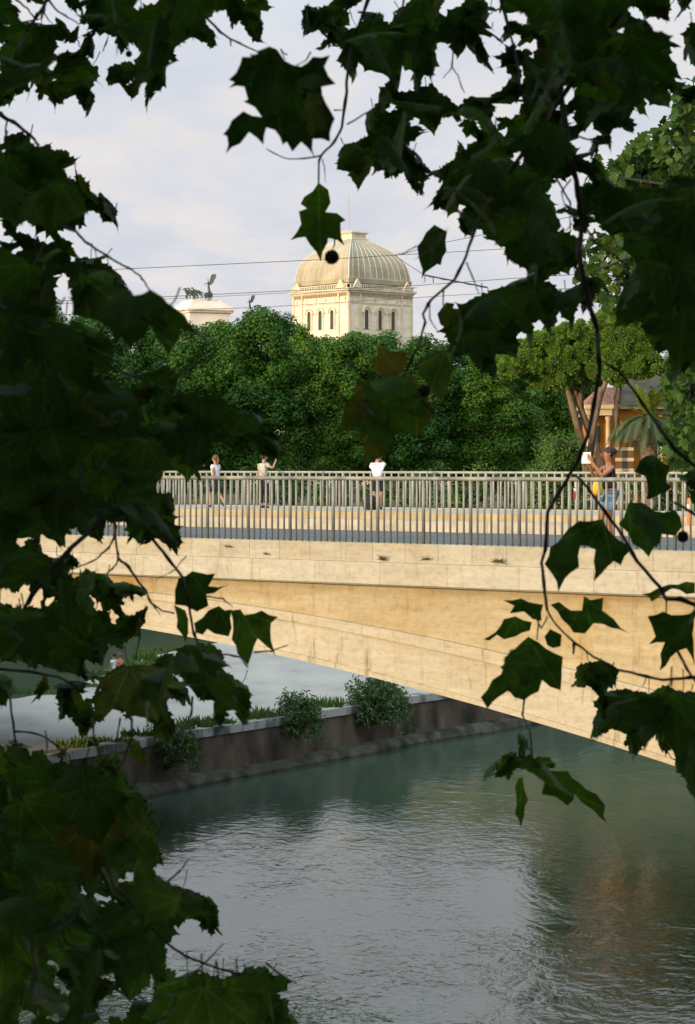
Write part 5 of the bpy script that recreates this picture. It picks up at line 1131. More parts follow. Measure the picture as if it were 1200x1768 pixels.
# positions in mm from the eye (right, forward, up), length in mm, outline, attitude, curl
LEAVES = '''792,6400,-772,51,0,37,91,282,23,21,-29 -803,6400,698,136,1,57,-27,380,29,-3,37 -527,6400,233,80,3,-11,70,201,35,29,7 438,4366,817,161,1,21,30,274,29,21,-7 -711,6189,-380,183,2,-103,-51,411,40,14,-8 -503,6400,-729,54,4,-67,-28,384,32,25,-3 -636,4916,-374,165,3,-33,29,363,40,26,24 801,5553,-610,160,0,31,31,314,15,-5,-16
-741,6400,1065,129,1,-2,-89,239,36,2,17 923,6400,1260,79,0,-3,-152,568,20,12,-5 163,6400,1155,171,3,-18,-5,423,11,8,-7 -795,6400,1203,57,3,-82,-22,199,30,-4,-18 -579,6400,-1381,151,2,44,-15,288,33,28,-28 -474,5168,-1020,186,2,46,22,207,24,1,31 -452,5058,-487,175,0,84,-31,342,32,-2,-50 -672,5021,-961,184,4,-2,-18,295,15,23,-6
373,6400,371,188,1,-38,7,315,38,21,-2 680,5259,544,186,5,-31,38,304,13,12,20 -747,5311,656,174,3,5,20,294,9,20,41 -689,4813,594,165,3,56,10,376,10,31,68 490,6395,468,172,3,-54,50,122,45,17,12 -709,6400,-455,136,3,27,66,306,35,7,47 -615,6400,-449,66,2,-18,-19,428,33,38,-6 714,5752,1000,190,4,31,23,290,7,26,-2
860,6400,1259,76,4,-39,-106,198,20,10,-26 -861,6400,547,155,5,-61,-45,402,33,22,-39 -562,5287,75,177,1,-13,16,383,34,13,44 799,6400,1215,81,4,80,12,262,22,-8,70 -724,4773,-198,162,4,-18,-9,445,42,-1,10 -649,4738,-659,162,0,52,20,201,22,12,31 -841,6400,-1551,74,0,-9,-59,489,39,-8,9 -668,6400,1251,181,4,-88,-25,220,28,29,-13
-658,5344,245,186,1,-29,-3,302,11,40,52 -399,5867,-1381,193,0,23,-4,322,22,-4,-32 -541,6400,-1483,94,5,-18,135,266,34,12,-38 101,6400,894,169,0,-23,78,333,38,-7,52 -769,5287,-1166,179,5,29,67,246,20,-4,-20 516,6400,908,161,1,-40,17,346,35,34,3 -821,6400,632,160,3,-138,-129,203,30,20,36 59,6400,1156,157,0,-17,22,369,41,6,-35
-608,5750,-932,195,1,25,-11,191,45,36,-28 -738,5592,-85,183,1,16,0,362,6,9,-28 359,6400,1004,55,3,61,-33,324,45,33,-62 -509,6400,222,79,3,33,-23,138,33,-8,-33 178,6400,995,116,4,-64,96,351,29,-5,42 -783,6400,-907,143,3,-18,36,411,29,28,-23 740,5493,395,179,2,52,-13,348,34,16,16 -547,5951,-986,167,3,-56,71,180,25,16,-31
-522,6400,224,123,3,-49,-94,266,11,39,-22 378,6400,1205,121,0,121,24,252,6,38,2 -237,6400,-1474,141,3,6,3,376,39,11,8 -967,6400,712,155,5,13,119,383,44,8,31 525,6400,1044,191,5,69,-90,218,6,-1,-1 323,6400,759,138,1,-29,31,406,9,6,-29 226,6400,981,120,0,14,-57,321,38,-10,0 -913,6400,1150,159,2,-29,28,243,24,25,-8
-356,5878,100,182,5,-58,-82,280,18,16,-4 -630,6400,-945,145,5,-22,-2,251,12,-5,-20 -735,6400,769,120,0,131,-52,266,9,37,10 915,6400,722,145,5,-9,47,340,41,21,-60 -750,6400,-684,116,0,-41,-82,166,44,29,42 603,6400,456,112,0,100,14,327,43,-9,3 212,6400,1220,149,5,-10,-6,426,13,16,-7 362,6400,1221,136,1,88,-78,181,39,-8,-31
-532,6400,-1419,51,4,-82,69,240,30,33,-1 878,6366,532,192,2,-49,26,407,39,0,-11 -722,5282,81,162,4,-7,-1,339,10,-4,33 -351,6400,-694,46,1,67,32,344,12,-7,26 829,6400,-682,122,4,13,-30,302,37,3,-10 -703,6188,36,184,1,-45,-15,350,18,23,5 -509,6400,1200,161,2,-44,47,439,35,18,-31 -995,6400,1252,141,3,-3,21,300,26,10,-42
-845,6400,697,163,0,-118,9,367,32,-7,-16 -619,6400,-570,52,3,-9,-137,227,23,8,-36 686,6375,1281,183,4,19,38,247,26,39,-33 -545,6028,-66,179,4,-41,-62,402,5,32,-5 686,6400,1036,174,0,-29,9,274,31,15,26 -531,6400,-182,135,4,-33,97,371,39,17,15 -251,6400,1177,51,5,-139,7,262,8,13,51 -901,6202,274,181,4,16,20,389,35,23,-81
542,6400,-830,64,0,-91,-35,277,23,3,-13 311,6400,832,85,4,104,9,479,11,18,-27 450,6400,1008,83,4,-20,166,424,25,33,21 -346,6400,-1481,170,4,-32,-33,321,19,-1,60 -443,6400,1243,126,1,-6,-7,378,13,16,-44 -753,6400,-1329,168,5,50,27,182,8,3,-34 442,5552,553,158,2,7,-27,162,21,32,-16 -880,6400,463,163,2,-4,-17,388,37,32,-14
959,6400,-93,54,3,-107,24,245,41,21,-3 924,6400,330,125,0,9,-4,321,9,20,1 293,6400,777,162,1,-132,-9,407,28,20,-35 -958,6400,-448,138,2,-12,53,308,42,33,19 -608,6400,-467,56,3,-86,-12,296,12,27,-18 -398,5693,57,160,1,-34,-22,328,23,21,-30 743,6400,-682,135,5,-6,66,370,15,-2,25 -880,6400,1077,165,4,80,86,278,21,38,-50
-717,6400,-135,139,2,51,22,497,15,-7,17 -307,6400,1243,46,5,1,15,454,21,35,6 -815,6400,-327,155,0,-11,94,439,34,32,-22 389,6329,927,166,4,112,-63,252,44,2,33 -713,6400,512,137,2,-45,39,284,30,3,-7 567,6400,833,170,3,-38,-74,276,37,11,2 -872,6400,-1048,157,5,-37,11,373,38,-3,-3 321,6400,1206,147,4,-80,-77,369,41,21,12
-741,6400,-1110,167,4,76,64,232,12,27,-1 -473,6400,-1215,124,0,46,31,290,33,26,-28 -533,6400,1106,119,0,-60,-63,404,44,10,-21 -945,6400,554,114,0,4,-27,467,31,22,13 -513,6400,-716,68,3,-19,8,266,33,-3,-23 -563,6400,-1206,146,1,-41,18,302,29,8,-38 -925,6400,-1508,112,5,99,-40,159,29,37,4 -613,6400,143,132,3,-25,9,193,26,32,6
846,6400,1040,125,1,58,-26,351,40,-8,-22 -942,6400,-135,161,4,-17,-35,407,33,21,-15 -564,6400,-155,158,1,-71,-21,310,40,34,-33 687,6400,-585,91,3,0,27,363,28,16,2 -395,6400,-1243,76,2,-56,-3,143,12,40,14 869,6400,358,79,3,-44,-47,298,28,-4,26 -664,6400,702,82,0,91,-51,233,20,-1,-38 -652,6400,523,50,1,-50,-6,473,42,22,17
-686,6400,345,112,1,100,33,212,37,22,9 643,6400,480,92,1,18,83,239,44,-5,-8 -933,6400,-1018,158,2,21,-16,519,27,2,-27 886,6400,1168,59,1,13,-88,445,45,38,18 -798,6400,-346,67,1,23,-34,351,26,-2,-16 323,6400,369,123,1,45,11,410,42,18,-3 705,6400,726,131,4,1,-33,351,7,26,-33 -733,6400,568,143,0,144,107,318,20,31,60
653,6400,-580,63,1,58,42,449,22,12,-61 -49,6400,1228,75,5,33,-5,174,32,17,-26 -282,6400,75,152,0,-19,-105,136,42,4,5 -407,6400,-554,152,1,55,-50,305,40,15,13 90,6400,1000,88,5,29,118,337,42,11,-16 8,6400,1123,76,1,-20,48,309,21,-10,14 -520,6400,-191,120,5,-72,81,334,36,11,-13 305,6400,331,61,0,80,-31,354,39,32,-9
449,6400,1109,81,3,80,112,265,16,7,-28 342,6400,1174,124,0,82,120,475,13,-7,-7 -806,6400,705,135,5,-31,24,266,38,11,-59 -755,6400,-557,75,2,100,66,468,24,0,47 -856,6400,18,159,3,9,33,242,25,0,25 -800,6400,1038,76,4,40,57,364,19,17,-28 -629,6400,507,71,1,44,-100,326,37,4,3 900,6400,261,73,3,-74,-106,60,10,17,-44
65,6400,1242,70,3,91,38,257,28,14,5 -285,6400,128,75,3,81,-20,300,20,5,29 19,6400,1094,66,1,62,-115,255,20,25,-2 -918,6400,879,89,0,-69,-66,339,20,38,-44 -450,6400,148,108,3,-46,0,356,30,16,-6 -416,6400,-1439,71,2,-39,3,391,20,25,8 984,6400,1025,74,1,-65,4,333,21,35,-11 -817,6400,-1485,90,2,-2,28,236,35,21,-3
-643,6400,-1451,78,2,-108,121,298,28,23,-21 -760,6400,1283,49,2,-11,68,405,16,20,-13 -504,6400,-1424,74,0,-64,84,141,6,9,4 -419,6400,26,97,4,54,88,363,10,-6,-17 -367,6400,-1256,49,5,119,70,465,25,26,-44 711,6400,803,87,3,37,-121,348,37,-3,22 450,6400,648,154,0,-85,-51,156,8,29,-9 635,6400,703,58,1,91,99,227,8,36,2
171,6400,848,121,3,-87,-54,488,6,2,88 -743,6400,738,97,1,-13,-16,427,45,29,12 -701,6400,-581,81,0,132,-167,304,36,10,-51 -371,6400,-1244,61,5,68,-68,252,43,12,-15 -698,6400,-1450,103,3,-49,-60,273,11,17,-6 -42,6400,1181,53,5,64,39,422,5,27,46 460,6400,1129,56,3,25,29,483,30,39,49 -739,6400,199,151,3,29,12,431,39,29,70
-819,6400,807,136,2,-101,-10,344,43,30,41 -533,6400,1052,74,1,-96,34,446,16,14,-2 152,6400,942,114,3,-71,-65,402,8,10,-6 -685,6400,-499,78,0,-58,-18,349,44,1,11 577,6400,584,128,5,-54,32,352,38,22,-13 886,6400,782,70,3,67,101,282,36,37,-10 674,6400,490,49,2,-33,-6,167,27,-4,19 -842,6400,-348,74,0,16,122,336,42,6,-6
-674,6400,-336,94,4,88,-14,269,11,26,-1 -511,6400,1128,75,1,-28,-26,298,44,38,22 770,6400,1023,133,1,14,-18,259,41,30,-21 -704,6400,-1233,122,2,42,-97,309,40,39,-8 914,6400,1033,82,3,24,138,452,23,28,27 451,6400,1115,80,1,-116,-7,310,42,39,-36 -505,6400,-549,59,4,-60,18,393,40,-1,-15 782,6400,-788,59,0,160,-15,486,15,20,47
-719,6400,-497,92,2,59,-60,331,31,33,-28 -266,6400,1255,101,1,36,42,334,11,26,-14 563,6400,1039,84,5,32,56,142,44,37,40 419,6400,-821,54,3,94,82,319,23,14,26 447,6400,1018,119,1,-11,127,497,21,20,48 -949,6400,-493,111,0,-28,-70,395,41,29,-39 974,6400,-918,120,1,-71,85,286,43,14,8 -378,6400,-528,77,1,49,4,242,22,32,-22
-389,6400,1181,65,3,-65,-66,177,33,4,0 -227,6400,105,133,1,113,-93,273,32,3,-15 -753,6400,511,51,1,61,-16,247,6,25,8 -829,6400,1294,109,3,140,-10,421,34,10,49 200,6400,1025,50,3,-13,20,209,37,10,60 -783,6400,-985,145,3,58,57,298,7,37,-6 -720,6400,1010,51,0,69,-57,235,43,-6,17 -670,6400,1218,93,1,71,-61,342,10,5,-15
722,6400,-716,124,0,-114,137,447,38,28,-29 783,6400,626,51,4,18,-73,364,16,9,-14 -321,6400,-635,109,1,53,28,251,21,16,35 -780,6400,-642,66,3,37,16,421,45,31,43 576,6400,880,132,3,-86,17,354,43,24,-25 -834,6400,1176,93,0,-46,22,324,14,9,34 -958,6400,-617,76,0,-27,60,167,38,13,37 -713,6400,-703,78,3,-59,-51,297,22,16,4
950,6400,-818,102,0,11,31,471,13,22,28 -258,6400,-1428,108,3,22,74,211,32,4,-26 37,6400,831,107,1,-64,-21,312,22,-9,29 -517,6400,-1442,46,0,-39,25,167,11,37,-6 -595,6400,1084,79,2,43,51,224,24,31,0 -508,6400,-606,90,3,16,3,240,25,29,9 710,6400,-584,69,1,26,62,226,15,-8,24 -254,6400,1193,45,0,-33,-32,122,35,13,-36
957,6400,1162,127,0,65,103,377,24,7,-21 -783,6400,586,64,5,-50,32,292,15,2,0 -746,6400,-1504,128,3,67,8,451,21,30,-29 703,6400,760,70,4,3,19,312,32,34,15 -768,6400,-626,73,0,57,4,338,39,-8,-16 242,6400,1007,78,5,57,-11,323,39,8,-17 -583,6400,-440,72,4,108,60,406,16,18,-18 -418,6400,-579,95,4,28,-87,303,6,16,-24
553,6400,1213,135,3,27,60,348,20,3,11 500,6400,723,136,1,-17,-33,322,15,27,12 -901,6400,619,88,3,-58,132,369,11,20,13 925,6400,1275,49,0,-110,61,238,17,10,-19 705,6400,958,105,5,-66,23,328,12,5,-40 387,6400,869,133,5,4,7,203,7,19,3 420,6400,-847,98,2,-131,6,382,30,7,-35 347,6400,1190,64,0,64,-80,352,32,26,-11
-933,6400,0,135,0,-21,37,282,9,3,-46 443,6400,1200,66,3,91,80,353,33,19,-27 -855,6400,-530,57,4,8,-4,440,8,26,20 -272,6400,1223,66,5,-43,65,292,27,21,41 958,6400,420,100,0,-5,19,231,13,4,-23 551,6400,1143,81,0,-1,71,332,19,6,21 -955,6400,1045,108,0,59,-9,121,15,18,-11 -581,6400,-446,63,1,-2,-116,237,23,21,34
-680,6400,-877,115,2,-2,-12,156,18,29,7 653,6400,676,70,0,114,-38,394,10,35,16 335,6400,933,49,2,-31,1,287,10,19,26 -533,6400,-577,62,4,-59,31,408,8,18,-11 464,6400,1294,125,3,-87,-7,258,40,12,34 -624,6400,-673,61,1,-3,93,453,43,14,-7 -360,6400,1300,90,5,38,-19,250,40,8,-42 506,6400,1251,108,0,100,80,410,38,38,15
-661,6400,-1383,87,1,104,61,294,36,3,-9 -743,6400,-1410,100,4,2,-19,151,21,25,2 -924,6400,-1264,123,0,32,-14,274,7,24,-10 -529,6400,50,127,2,44,-54,220,11,6,-64 -507,6400,158,52,3,71,30,408,17,-4,-23 -565,6400,199,58,3,-37,-68,272,40,8,28 -941,6400,-607,75,2,129,-69,298,25,27,18 -693,6400,-641,66,5,118,12,447,10,12,8
563,6400,401,60,0,-84,8,450,9,22,3 493,6400,-828,69,0,-44,-64,214,13,10,58 370,6400,708,126,4,-7,40,226,38,36,-27 937,6400,1014,74,1,162,-26,370,33,0,-17 -637,6400,1074,53,0,-33,-109,293,29,9,17 740,6400,949,117,4,-127,-50,265,11,23,-7 620,6400,829,67,1,-9,-48,271,10,17,-41 -473,6400,-635,63,3,-9,107,445,24,18,-4
-772,6400,-159,58,0,36,16,466,29,5,-23 197,6400,1086,66,1,74,66,352,33,30,-12 -381,6400,-1261,53,0,21,21,195,11,4,-22 434,6400,791,115,1,5,5,321,30,3,21 558,6400,959,89,5,-39,115,443,41,12,4 -846,6400,-397,55,3,-6,164,308,34,3,39 286,6400,981,79,3,-124,-76,201,12,27,16 -742,6400,755,106,2,-74,101,263,32,33,7
461,6400,1061,65,3,-114,-3,151,10,30,22 545,6400,399,62,2,120,17,230,34,-1,16 -916,6400,384,125,3,54,62,491,11,11,32 -96,6400,1239,57,4,26,-3,200,42,17,-45 -707,6400,-316,63,4,-76,40,286,40,37,16 967,6400,-835,97,1,-15,4,603,29,19,26 -773,6400,1095,71,3,3,-7,326,24,21,8 883,6400,-758,78,1,-100,-78,468,29,39,14
218,6400,1010,89,5,-17,54,193,5,14,-89 251,6400,806,56,1,100,-18,325,26,3,18 628,6400,683,80,1,130,15,208,5,-6,-53 -868,6400,-235,67,2,-41,-38,424,44,36,6 -791,6400,777,64,3,-56,-8,220,36,19,-26 496,6400,1194,51,1,-18,-15,286,33,33,-10 -869,6400,198,114,5,-6,18,379,39,21,-8 922,6400,1291,45,2,62,99,348,36,12,28
709,6400,922,95,5,116,-26,207,14,-8,18 -633,6400,-125,77,1,16,51,397,8,16,-31 -558,6400,-1537,116,5,-15,-39,533,16,-4,-30 -634,6400,-474,70,2,-12,-88,501,34,14,-58 -207,6400,33,59,0,18,-150,369,43,-8,11 -645,6400,-1323,98,1,63,24,203,44,16,-25 -30,6400,1246,80,3,-35,12,401,13,-1,3 902,6400,776,50,4,4,21,389,39,12,9
297,6400,983,84,3,124,89,313,20,25,25 -579,6400,-953,74,3,45,-5,293,35,36,-35 726,6400,-722,67,2,-76,75,438,19,9,18 649,6400,819,103,3,-126,-71,246,22,26,-18 713,6400,-651,57,0,66,-26,221,31,-7,9 -527,6400,222,89,5,13,-22,396,29,38,-2 -286,6400,-682,84,4,115,-50,224,32,-4,-62 -768,6400,1176,63,0,-171,6,317,15,22,4
-620,6400,-347,83,0,140,-22,321,31,36,6 -651,6400,704,95,0,142,-3,207,25,33,2 595,6400,956,106,1,-156,-19,458,36,36,7 457,6400,1084,48,3,-86,80,313,33,13,17 613,6400,985,49,4,-116,21,322,20,5,10 189,6400,803,60,1,6,-13,440,44,5,-25 -846,6400,-634,63,0,-19,-139,256,42,21,98 576,6400,578,103,3,23,1,275,12,37,10
-672,6400,209,80,5,55,48,311,33,35,-42 489,6400,1128,45,5,-38,-11,362,16,-9,18 -210,6400,-1523,114,5,19,54,171,25,0,1 482,6400,583,80,5,25,-61,328,13,-8,-42 -567,6400,-428,82,2,-155,70,410,38,38,-25 488,6400,-765,57,2,91,-107,288,25,2,-46 -289,6400,-677,55,2,101,79,445,44,38,39 -723,6400,1279,78,4,78,168,263,17,37,2
-210,6400,43,78,1,-70,84,319,13,24,19 794,6400,419,109,1,73,55,257,10,18,-15 -623,6400,-1582,110,3,33,33,203,19,25,6 366,6400,679,113,4,11,-92,393,17,17,-2 -487,6400,-223,56,4,25,105,392,43,3,-16 -725,6400,-727,49,1,106,22,378,34,24,-6 -632,6400,1083,64,1,4,-58,368,26,27,-13 631,6400,584,94,4,-124,-14,416,26,21,-18
757,6400,412,47,2,-48,-97,397,33,19,41 681,6400,793,59,0,-116,-13,195,11,25,22 604,6400,444,89,5,49,58,363,26,10,28 373,6400,433,88,1,-41,-56,354,10,11,26 -642,6400,-387,65,1,28,-84,350,10,17,39 372,6400,1145,56,2,79,-100,252,22,4,-23 385,6400,1008,100,2,29,-108,493,35,37,37 450,6400,-823,55,5,37,-1,87,29,12,16
485,6400,-782,48,2,-83,-67,410,10,14,-3 439,6400,334,74,4,42,49,242,6,3,58 646,6400,861,79,2,-38,147,138,42,4,3 -488,6400,-205,57,0,-42,15,290,22,20,-12 -718,6400,-500,104,0,38,-89,345,35,-1,25 -841,6400,-606,53,0,11,117,324,34,-4,-30 -95,6400,1228,68,1,33,-24,416,10,20,-3 -590,6400,1047,67,5,116,29,432,17,-5,-30
-726,6400,1123,53,0,122,-47,386,14,10,-20 401,6400,254,45,4,97,-36,273,35,0,-6 -15,6400,1195,97,3,76,-66,280,36,24,35 -898,6400,895,52,5,26,35,173,30,24,7 91,6400,972,61,2,35,46,406,31,-10,24 957,6400,-40,57,1,58,-3,270,28,2,-17 -576,6400,185,75,5,-5,-64,236,37,30,-40 26,6400,874,91,2,69,-50,403,37,-1,-15
-585,6400,-435,75,4,-100,-62,387,10,15,4 690,6400,-630,71,0,-200,-79,269,23,16,31 -418,6400,-1224,76,4,62,49,264,22,-1,-43 -521,6400,-1515,110,0,120,-26,268,29,3,41 -838,6400,847,71,3,38,10,454,42,32,-5 -797,6400,602,68,4,-92,27,346,6,2,-47 -850,6400,1142,88,1,66,8,-49,31,-6,15 659,6400,444,54,1,118,-47,253,21,5,2
-934,6400,602,64,0,-130,-5,308,40,19,10 -717,6400,1047,64,3,-173,-44,374,31,27,8 -375,6400,172,83,3,73,-11,344,35,23,-44 419,6400,468,78,1,-106,-100,301,28,36,28 -838,6400,477,87,0,72,-20,178,14,10,-2 195,6400,776,69,0,101,-95,274,35,5,-10 -378,6400,-1271,62,3,136,44,463,8,39,4 -770,6400,1135,55,2,-87,56,58,27,15,-2
-9,6400,867,51,0,75,9,399,28,36,31 446,6400,-818,57,4,-3,90,254,13,31,10 976,6400,1191,92,5,37,28,296,8,33,-29 -721,6400,-868,110,4,22,-85,507,17,13,34 -663,6400,-45,102,1,44,4,462,12,10,-49 -398,6400,1248,86,1,-80,-96,285,36,40,-43 332,6400,667,58,3,-54,14,501,24,24,-22 -620,6400,1044,65,0,25,124,412,44,-6,43
-853,6400,-174,100,0,161,33,418,20,8,29 -892,6400,-1100,105,1,8,8,354,21,28,-15 291,6400,812,51,3,-43,28,454,28,32,-42 886,6400,1247,48,1,-101,-91,401,21,10,21 -874,6400,-423,91,0,-71,42,355,14,27,18 655,6400,980,86,4,-22,-24,298,25,9,-24 659,6400,659,56,2,25,-124,250,19,31,8 -573,6400,219,70,2,110,-62,486,8,23,-19
-708,6400,1226,68,2,-168,-69,593,36,1,45 526,6400,1293,88,3,23,-4,231,12,9,-16 -7,6400,1188,106,5,33,-98,424,30,32,-7 680,6400,875,58,2,-118,107,162,31,17,-6 845,6400,1274,100,5,7,-85,148,36,-6,-5 -549,6400,-1163,90,5,-48,-37,209,41,10,42 -328,6400,1272,100,0,-103,92,366,31,19,17 -680,6400,-348,56,3,-43,99,177,36,1,-15
-867,6400,-1340,95,0,59,-48,289,19,33,-18 -491,6400,186,75,3,45,-86,327,20,11,-20 -613,6400,1254,77,1,-36,-2,421,10,37,0 -723,6400,1146,92,0,-138,20,405,43,9,-4 -877,6400,1220,75,3,116,-11,326,33,25,7 789,6400,488,70,4,32,85,452,20,7,55 823,6400,1234,76,0,-141,37,463,25,17,9 -785,6400,-292,95,3,-86,-71,347,35,28,-24
-490,6400,1166,67,1,-87,-30,94,22,-10,33 -501,6400,-110,66,4,21,-70,275,24,15,-5 -397,6400,1218,68,3,128,11,241,14,39,55 789,6400,-771,59,3,-15,60,323,42,15,-8 -864,6400,-322,68,1,32,53,319,36,-2,7 -611,6400,-1432,73,5,15,-74,326,19,13,12 386,6400,1216,50,3,109,5,248,6,36,-48 -829,6400,1046,73,0,-96,-6,427,25,-8,27
-247,6400,1284,64,0,-84,38,363,10,-4,4 695,6400,-699,58,2,114,-5,403,27,15,19 -527,6400,1083,81,0,102,2,464,40,-1,-2 -550,6400,1023,57,3,-108,-138,405,9,19,-40 258,6400,728,50,1,-6,49,374,20,-2,1 211,6400,1087,55,5,-42,106,395,10,26,-7 -378,6400,56,49,0,-118,-24,416,14,32,-10 466,6400,505,70,2,-87,89,109,37,15,9
-876,6400,-529,72,5,115,-39,263,27,23,-27 379,6400,1264,73,1,70,119,219,10,3,-40 639,6400,656,49,4,-103,-23,232,36,27,26 -631,6400,-877,64,0,53,-51,220,30,2,-5 -442,6400,-1419,90,2,108,-74,389,28,32,5 954,6400,586,95,4,-10,39,403,38,3,-42 673,6400,829,55,4,-118,-111,68,17,-8,30 203,6400,774,64,5,118,81,409,18,33,-27
-902,6400,-795,61,3,-102,-68,484,39,3,-45 -790,6400,849,50,2,-1,-22,288,24,-8,13 -955,6400,-1341,92,3,36,-11,571,8,32,-8 -758,6400,1181,48,2,-129,-21,389,32,-4,30 -917,6400,-968,102,5,-27,-20,309,7,23,12 -494,6400,-96,47,5,-20,-99,360,23,10,16 659,6400,939,51,0,-123,-4,376,23,13,-28 -448,6400,-565,63,0,-36,27,300,16,-4,-38
410,6400,639,49,1,-72,-5,370,12,2,-16 -417,6400,191,52,0,-91,99,69,35,13,-7 -683,6400,-1175,74,4,-75,36,320,41,31,3 899,6400,292,58,1,-17,112,259,18,2,34 -679,6400,-821,60,2,34,-107,487,44,19,-26 -687,6400,728,53,1,8,51,137,7,39,-5 -740,6400,702,85,3,-112,-23,143,14,20,-18 -402,6400,-1429,66,2,58,-16,335,11,13,-14
-930,6400,-1483,100,2,-144,-38,295,11,35,-8 -520,6400,-688,62,2,18,-39,461,20,10,9 -484,6400,179,84,0,60,99,294,37,33,2 -752,6400,-1161,70,5,56,55,367,5,8,18 342,6400,987,67,0,27,18,295,41,-8,-18 -498,6400,-734,63,2,-2,-85,354,39,11,36 -727,6400,-571,45,1,10,-104,336,32,4,-26 -339,6400,-609,81,1,16,53,231,22,35,14
464,6400,1034,58,4,-42,-78,359,15,8,-39 -931,6400,658,52,4,75,33,114,15,14,29 -495,6400,122,55,3,-12,-17,331,34,1,11 542,6400,537,80,3,-67,-19,295,25,1,3 433,6400,-843,50,4,37,79,226,44,36,14 -687,6400,316,94,2,-64,-12,165,42,21,-18 -941,6400,-821,83,2,-59,5,506,36,20,-35 62,6400,954,62,2,25,92,333,38,9,-17
-425,6400,-1249,75,5,-19,105,384,40,14,-36 773,6400,-645,56,4,27,-44,50,44,-8,11 -626,6400,-331,64,4,-30,112,112,30,27,-18 945,6400,1020,51,1,107,57,380,23,32,-33 819,6400,533,88,1,60,11,426,45,24,-34 -580,6400,-963,78,4,0,-22,382,30,34,-7 -768,6400,-672,64,5,57,-5,388,17,-8,-40 -301,6400,66,59,3,-17,-36,323,31,15,-49
313,6400,870,47,2,-123,-21,199,19,19,0 -713,6400,-1489,87,3,98,35,387,20,7,-14 -217,6400,51,56,0,-47,29,414,27,30,27 440,6400,633,60,0,-13,16,267,21,12,12 -736,6400,1002,54,3,-116,78,237,44,12,31 -513,6400,20,85,1,-38,29,398,7,0,15 -715,6400,1079,83,0,133,-58,283,36,23,23 150,6400,1253,48,3,68,57,297,16,-7,-16
-716,6400,1196,49,2,-17,-119,536,33,-4,-11 -516,6400,-664,44,1,29,-32,283,41,37,11 497,6400,387,58,2,-33,-24,371,44,23,-43 -652,6400,-812,45,3,37,-85,509,36,-5,-14 844,6400,1202,63,4,-24,-120,380,34,40,-16 -794,6400,-677,65,2,133,36,441,10,28,-7 -163,6400,-1537,55,3,65,41,239,30,40,22 146,6400,837,91,4,11,7,223,19,17,-10
-794,6400,-255,92,5,147,-32,327,23,28,-26 -675,6400,-388,72,4,40,105,369,34,-6,-19 -956,6400,-1126,92,4,8,5,385,40,-10,-22 -618,6400,1183,62,2,-17,-10,291,6,24,3 -954,6400,195,94,3,-31,7,175,11,3,-14 929,6400,278,74,3,-58,-48,300,32,39,17 580,6400,1072,91,0,-49,6,270,40,-8,-7 -739,6400,-1144,82,1,-72,-11,244,40,34,-7
-679,6400,-652,72,5,-17,-86,297,23,-8,12 -854,6400,421,94,3,69,46,290,25,13,-4 -877,6400,1043,82,4,65,127,355,12,0,-17 731,6400,-571,51,4,120,-12,461,12,27,-62 660,6400,751,58,5,-44,32,345,40,-6,-22 -804,6400,555,81,5,-68,-5,261,32,12,-17 503,6400,362,85,2,170,-13,178,23,9,35 -363,6400,-711,52,4,-134,79,235,35,26,-14
296,6400,1181,70,2,-13,104,345,17,37,-8 -419,6400,-1206,69,1,56,-59,346,13,29,-24 857,6400,1241,55,1,-123,-112,291,22,24,29 -728,6400,997,45,0,-89,74,288,10,-9,9 573,6400,437,71,5,-84,12,437,43,25,-21 -509,6400,-1065,45,1,-141,-12,224,38,11,25 358,6400,1143,47,2,93,61,437,45,17,13 831,6400,-715,87,0,29,-30,421,16,1,-5
-769,6400,-256,58,5,135,-8,279,23,35,20 -44,6400,1247,84,5,85,9,341,38,17,-48 -776,6400,-867,84,4,16,-4,240,6,27,20 -290,6400,-1525,74,0,21,18,193,29,-1,33 -407,6400,1187,45,0,61,-43,309,36,5,28 -762,6400,-603,60,5,100,124,257,35,-6,-4 -668,6400,-606,49,4,24,22,463,40,30,5 -555,6400,-970,82,2,8,-88,298,41,36,19
-572,6400,-1485,52,1,80,-117,375,36,37,-14 -599,6400,1245,57,1,-12,-6,462,22,35,-24 901,6400,-766,57,1,-20,-38,266,44,33,34 -688,6400,-184,48,4,-78,3,153,9,29,-1 -953,6400,578,72,4,59,28,398,26,14,-24 953,6400,1025,77,2,115,-65,385,29,10,-8 -646,6400,-827,45,2,17,-72,369,8,35,37 -767,6400,1113,76,5,13,112,494,16,30,-13
-719,6400,1167,52,4,-94,7,172,31,16,5 391,6400,272,48,3,-10,42,196,22,18,2 97,6400,830,71,0,-140,-4,410,26,-3,-8 -118,6400,1228,69,5,-130,2,150,6,19,-50 456,6400,874,47,1,-40,30,472,34,0,-27 -739,6400,-551,86,4,129,47,483,21,15,-22 -604,6400,-903,51,1,-64,26,488,20,13,9 -463,6400,-627,89,4,107,-53,261,42,-7,53
-503,6400,-1174,46,0,-80,-9,269,6,23,4 775,6400,969,63,5,18,-118,226,12,-2,-40 678,6400,494,56,4,14,-75,112,17,6,16 -386,6400,-628,50,1,10,17,235,38,18,-10 -898,6400,623,44,3,-87,-53,326,17,21,2 510,6400,477,86,3,32,34,430,39,25,12 707,6400,-740,71,5,-131,13,395,32,11,-24 -935,6400,666,51,5,-111,-64,280,19,6,15
-572,6400,58,94,1,37,10,265,33,33,-6 -690,6400,-73,93,0,-9,20,404,25,-2,7 391,6400,-845,52,0,131,-4,402,35,12,8 645,6400,-602,48,3,120,10,343,5,-7,-15 133,6400,1046,79,5,-108,61,474,14,30,-6 -538,6400,-1018,51,4,109,40,522,15,-6,0 -524,6400,-1347,60,2,34,-48,195,18,5,6 688,6400,816,66,5,-98,71,227,10,-6,-24
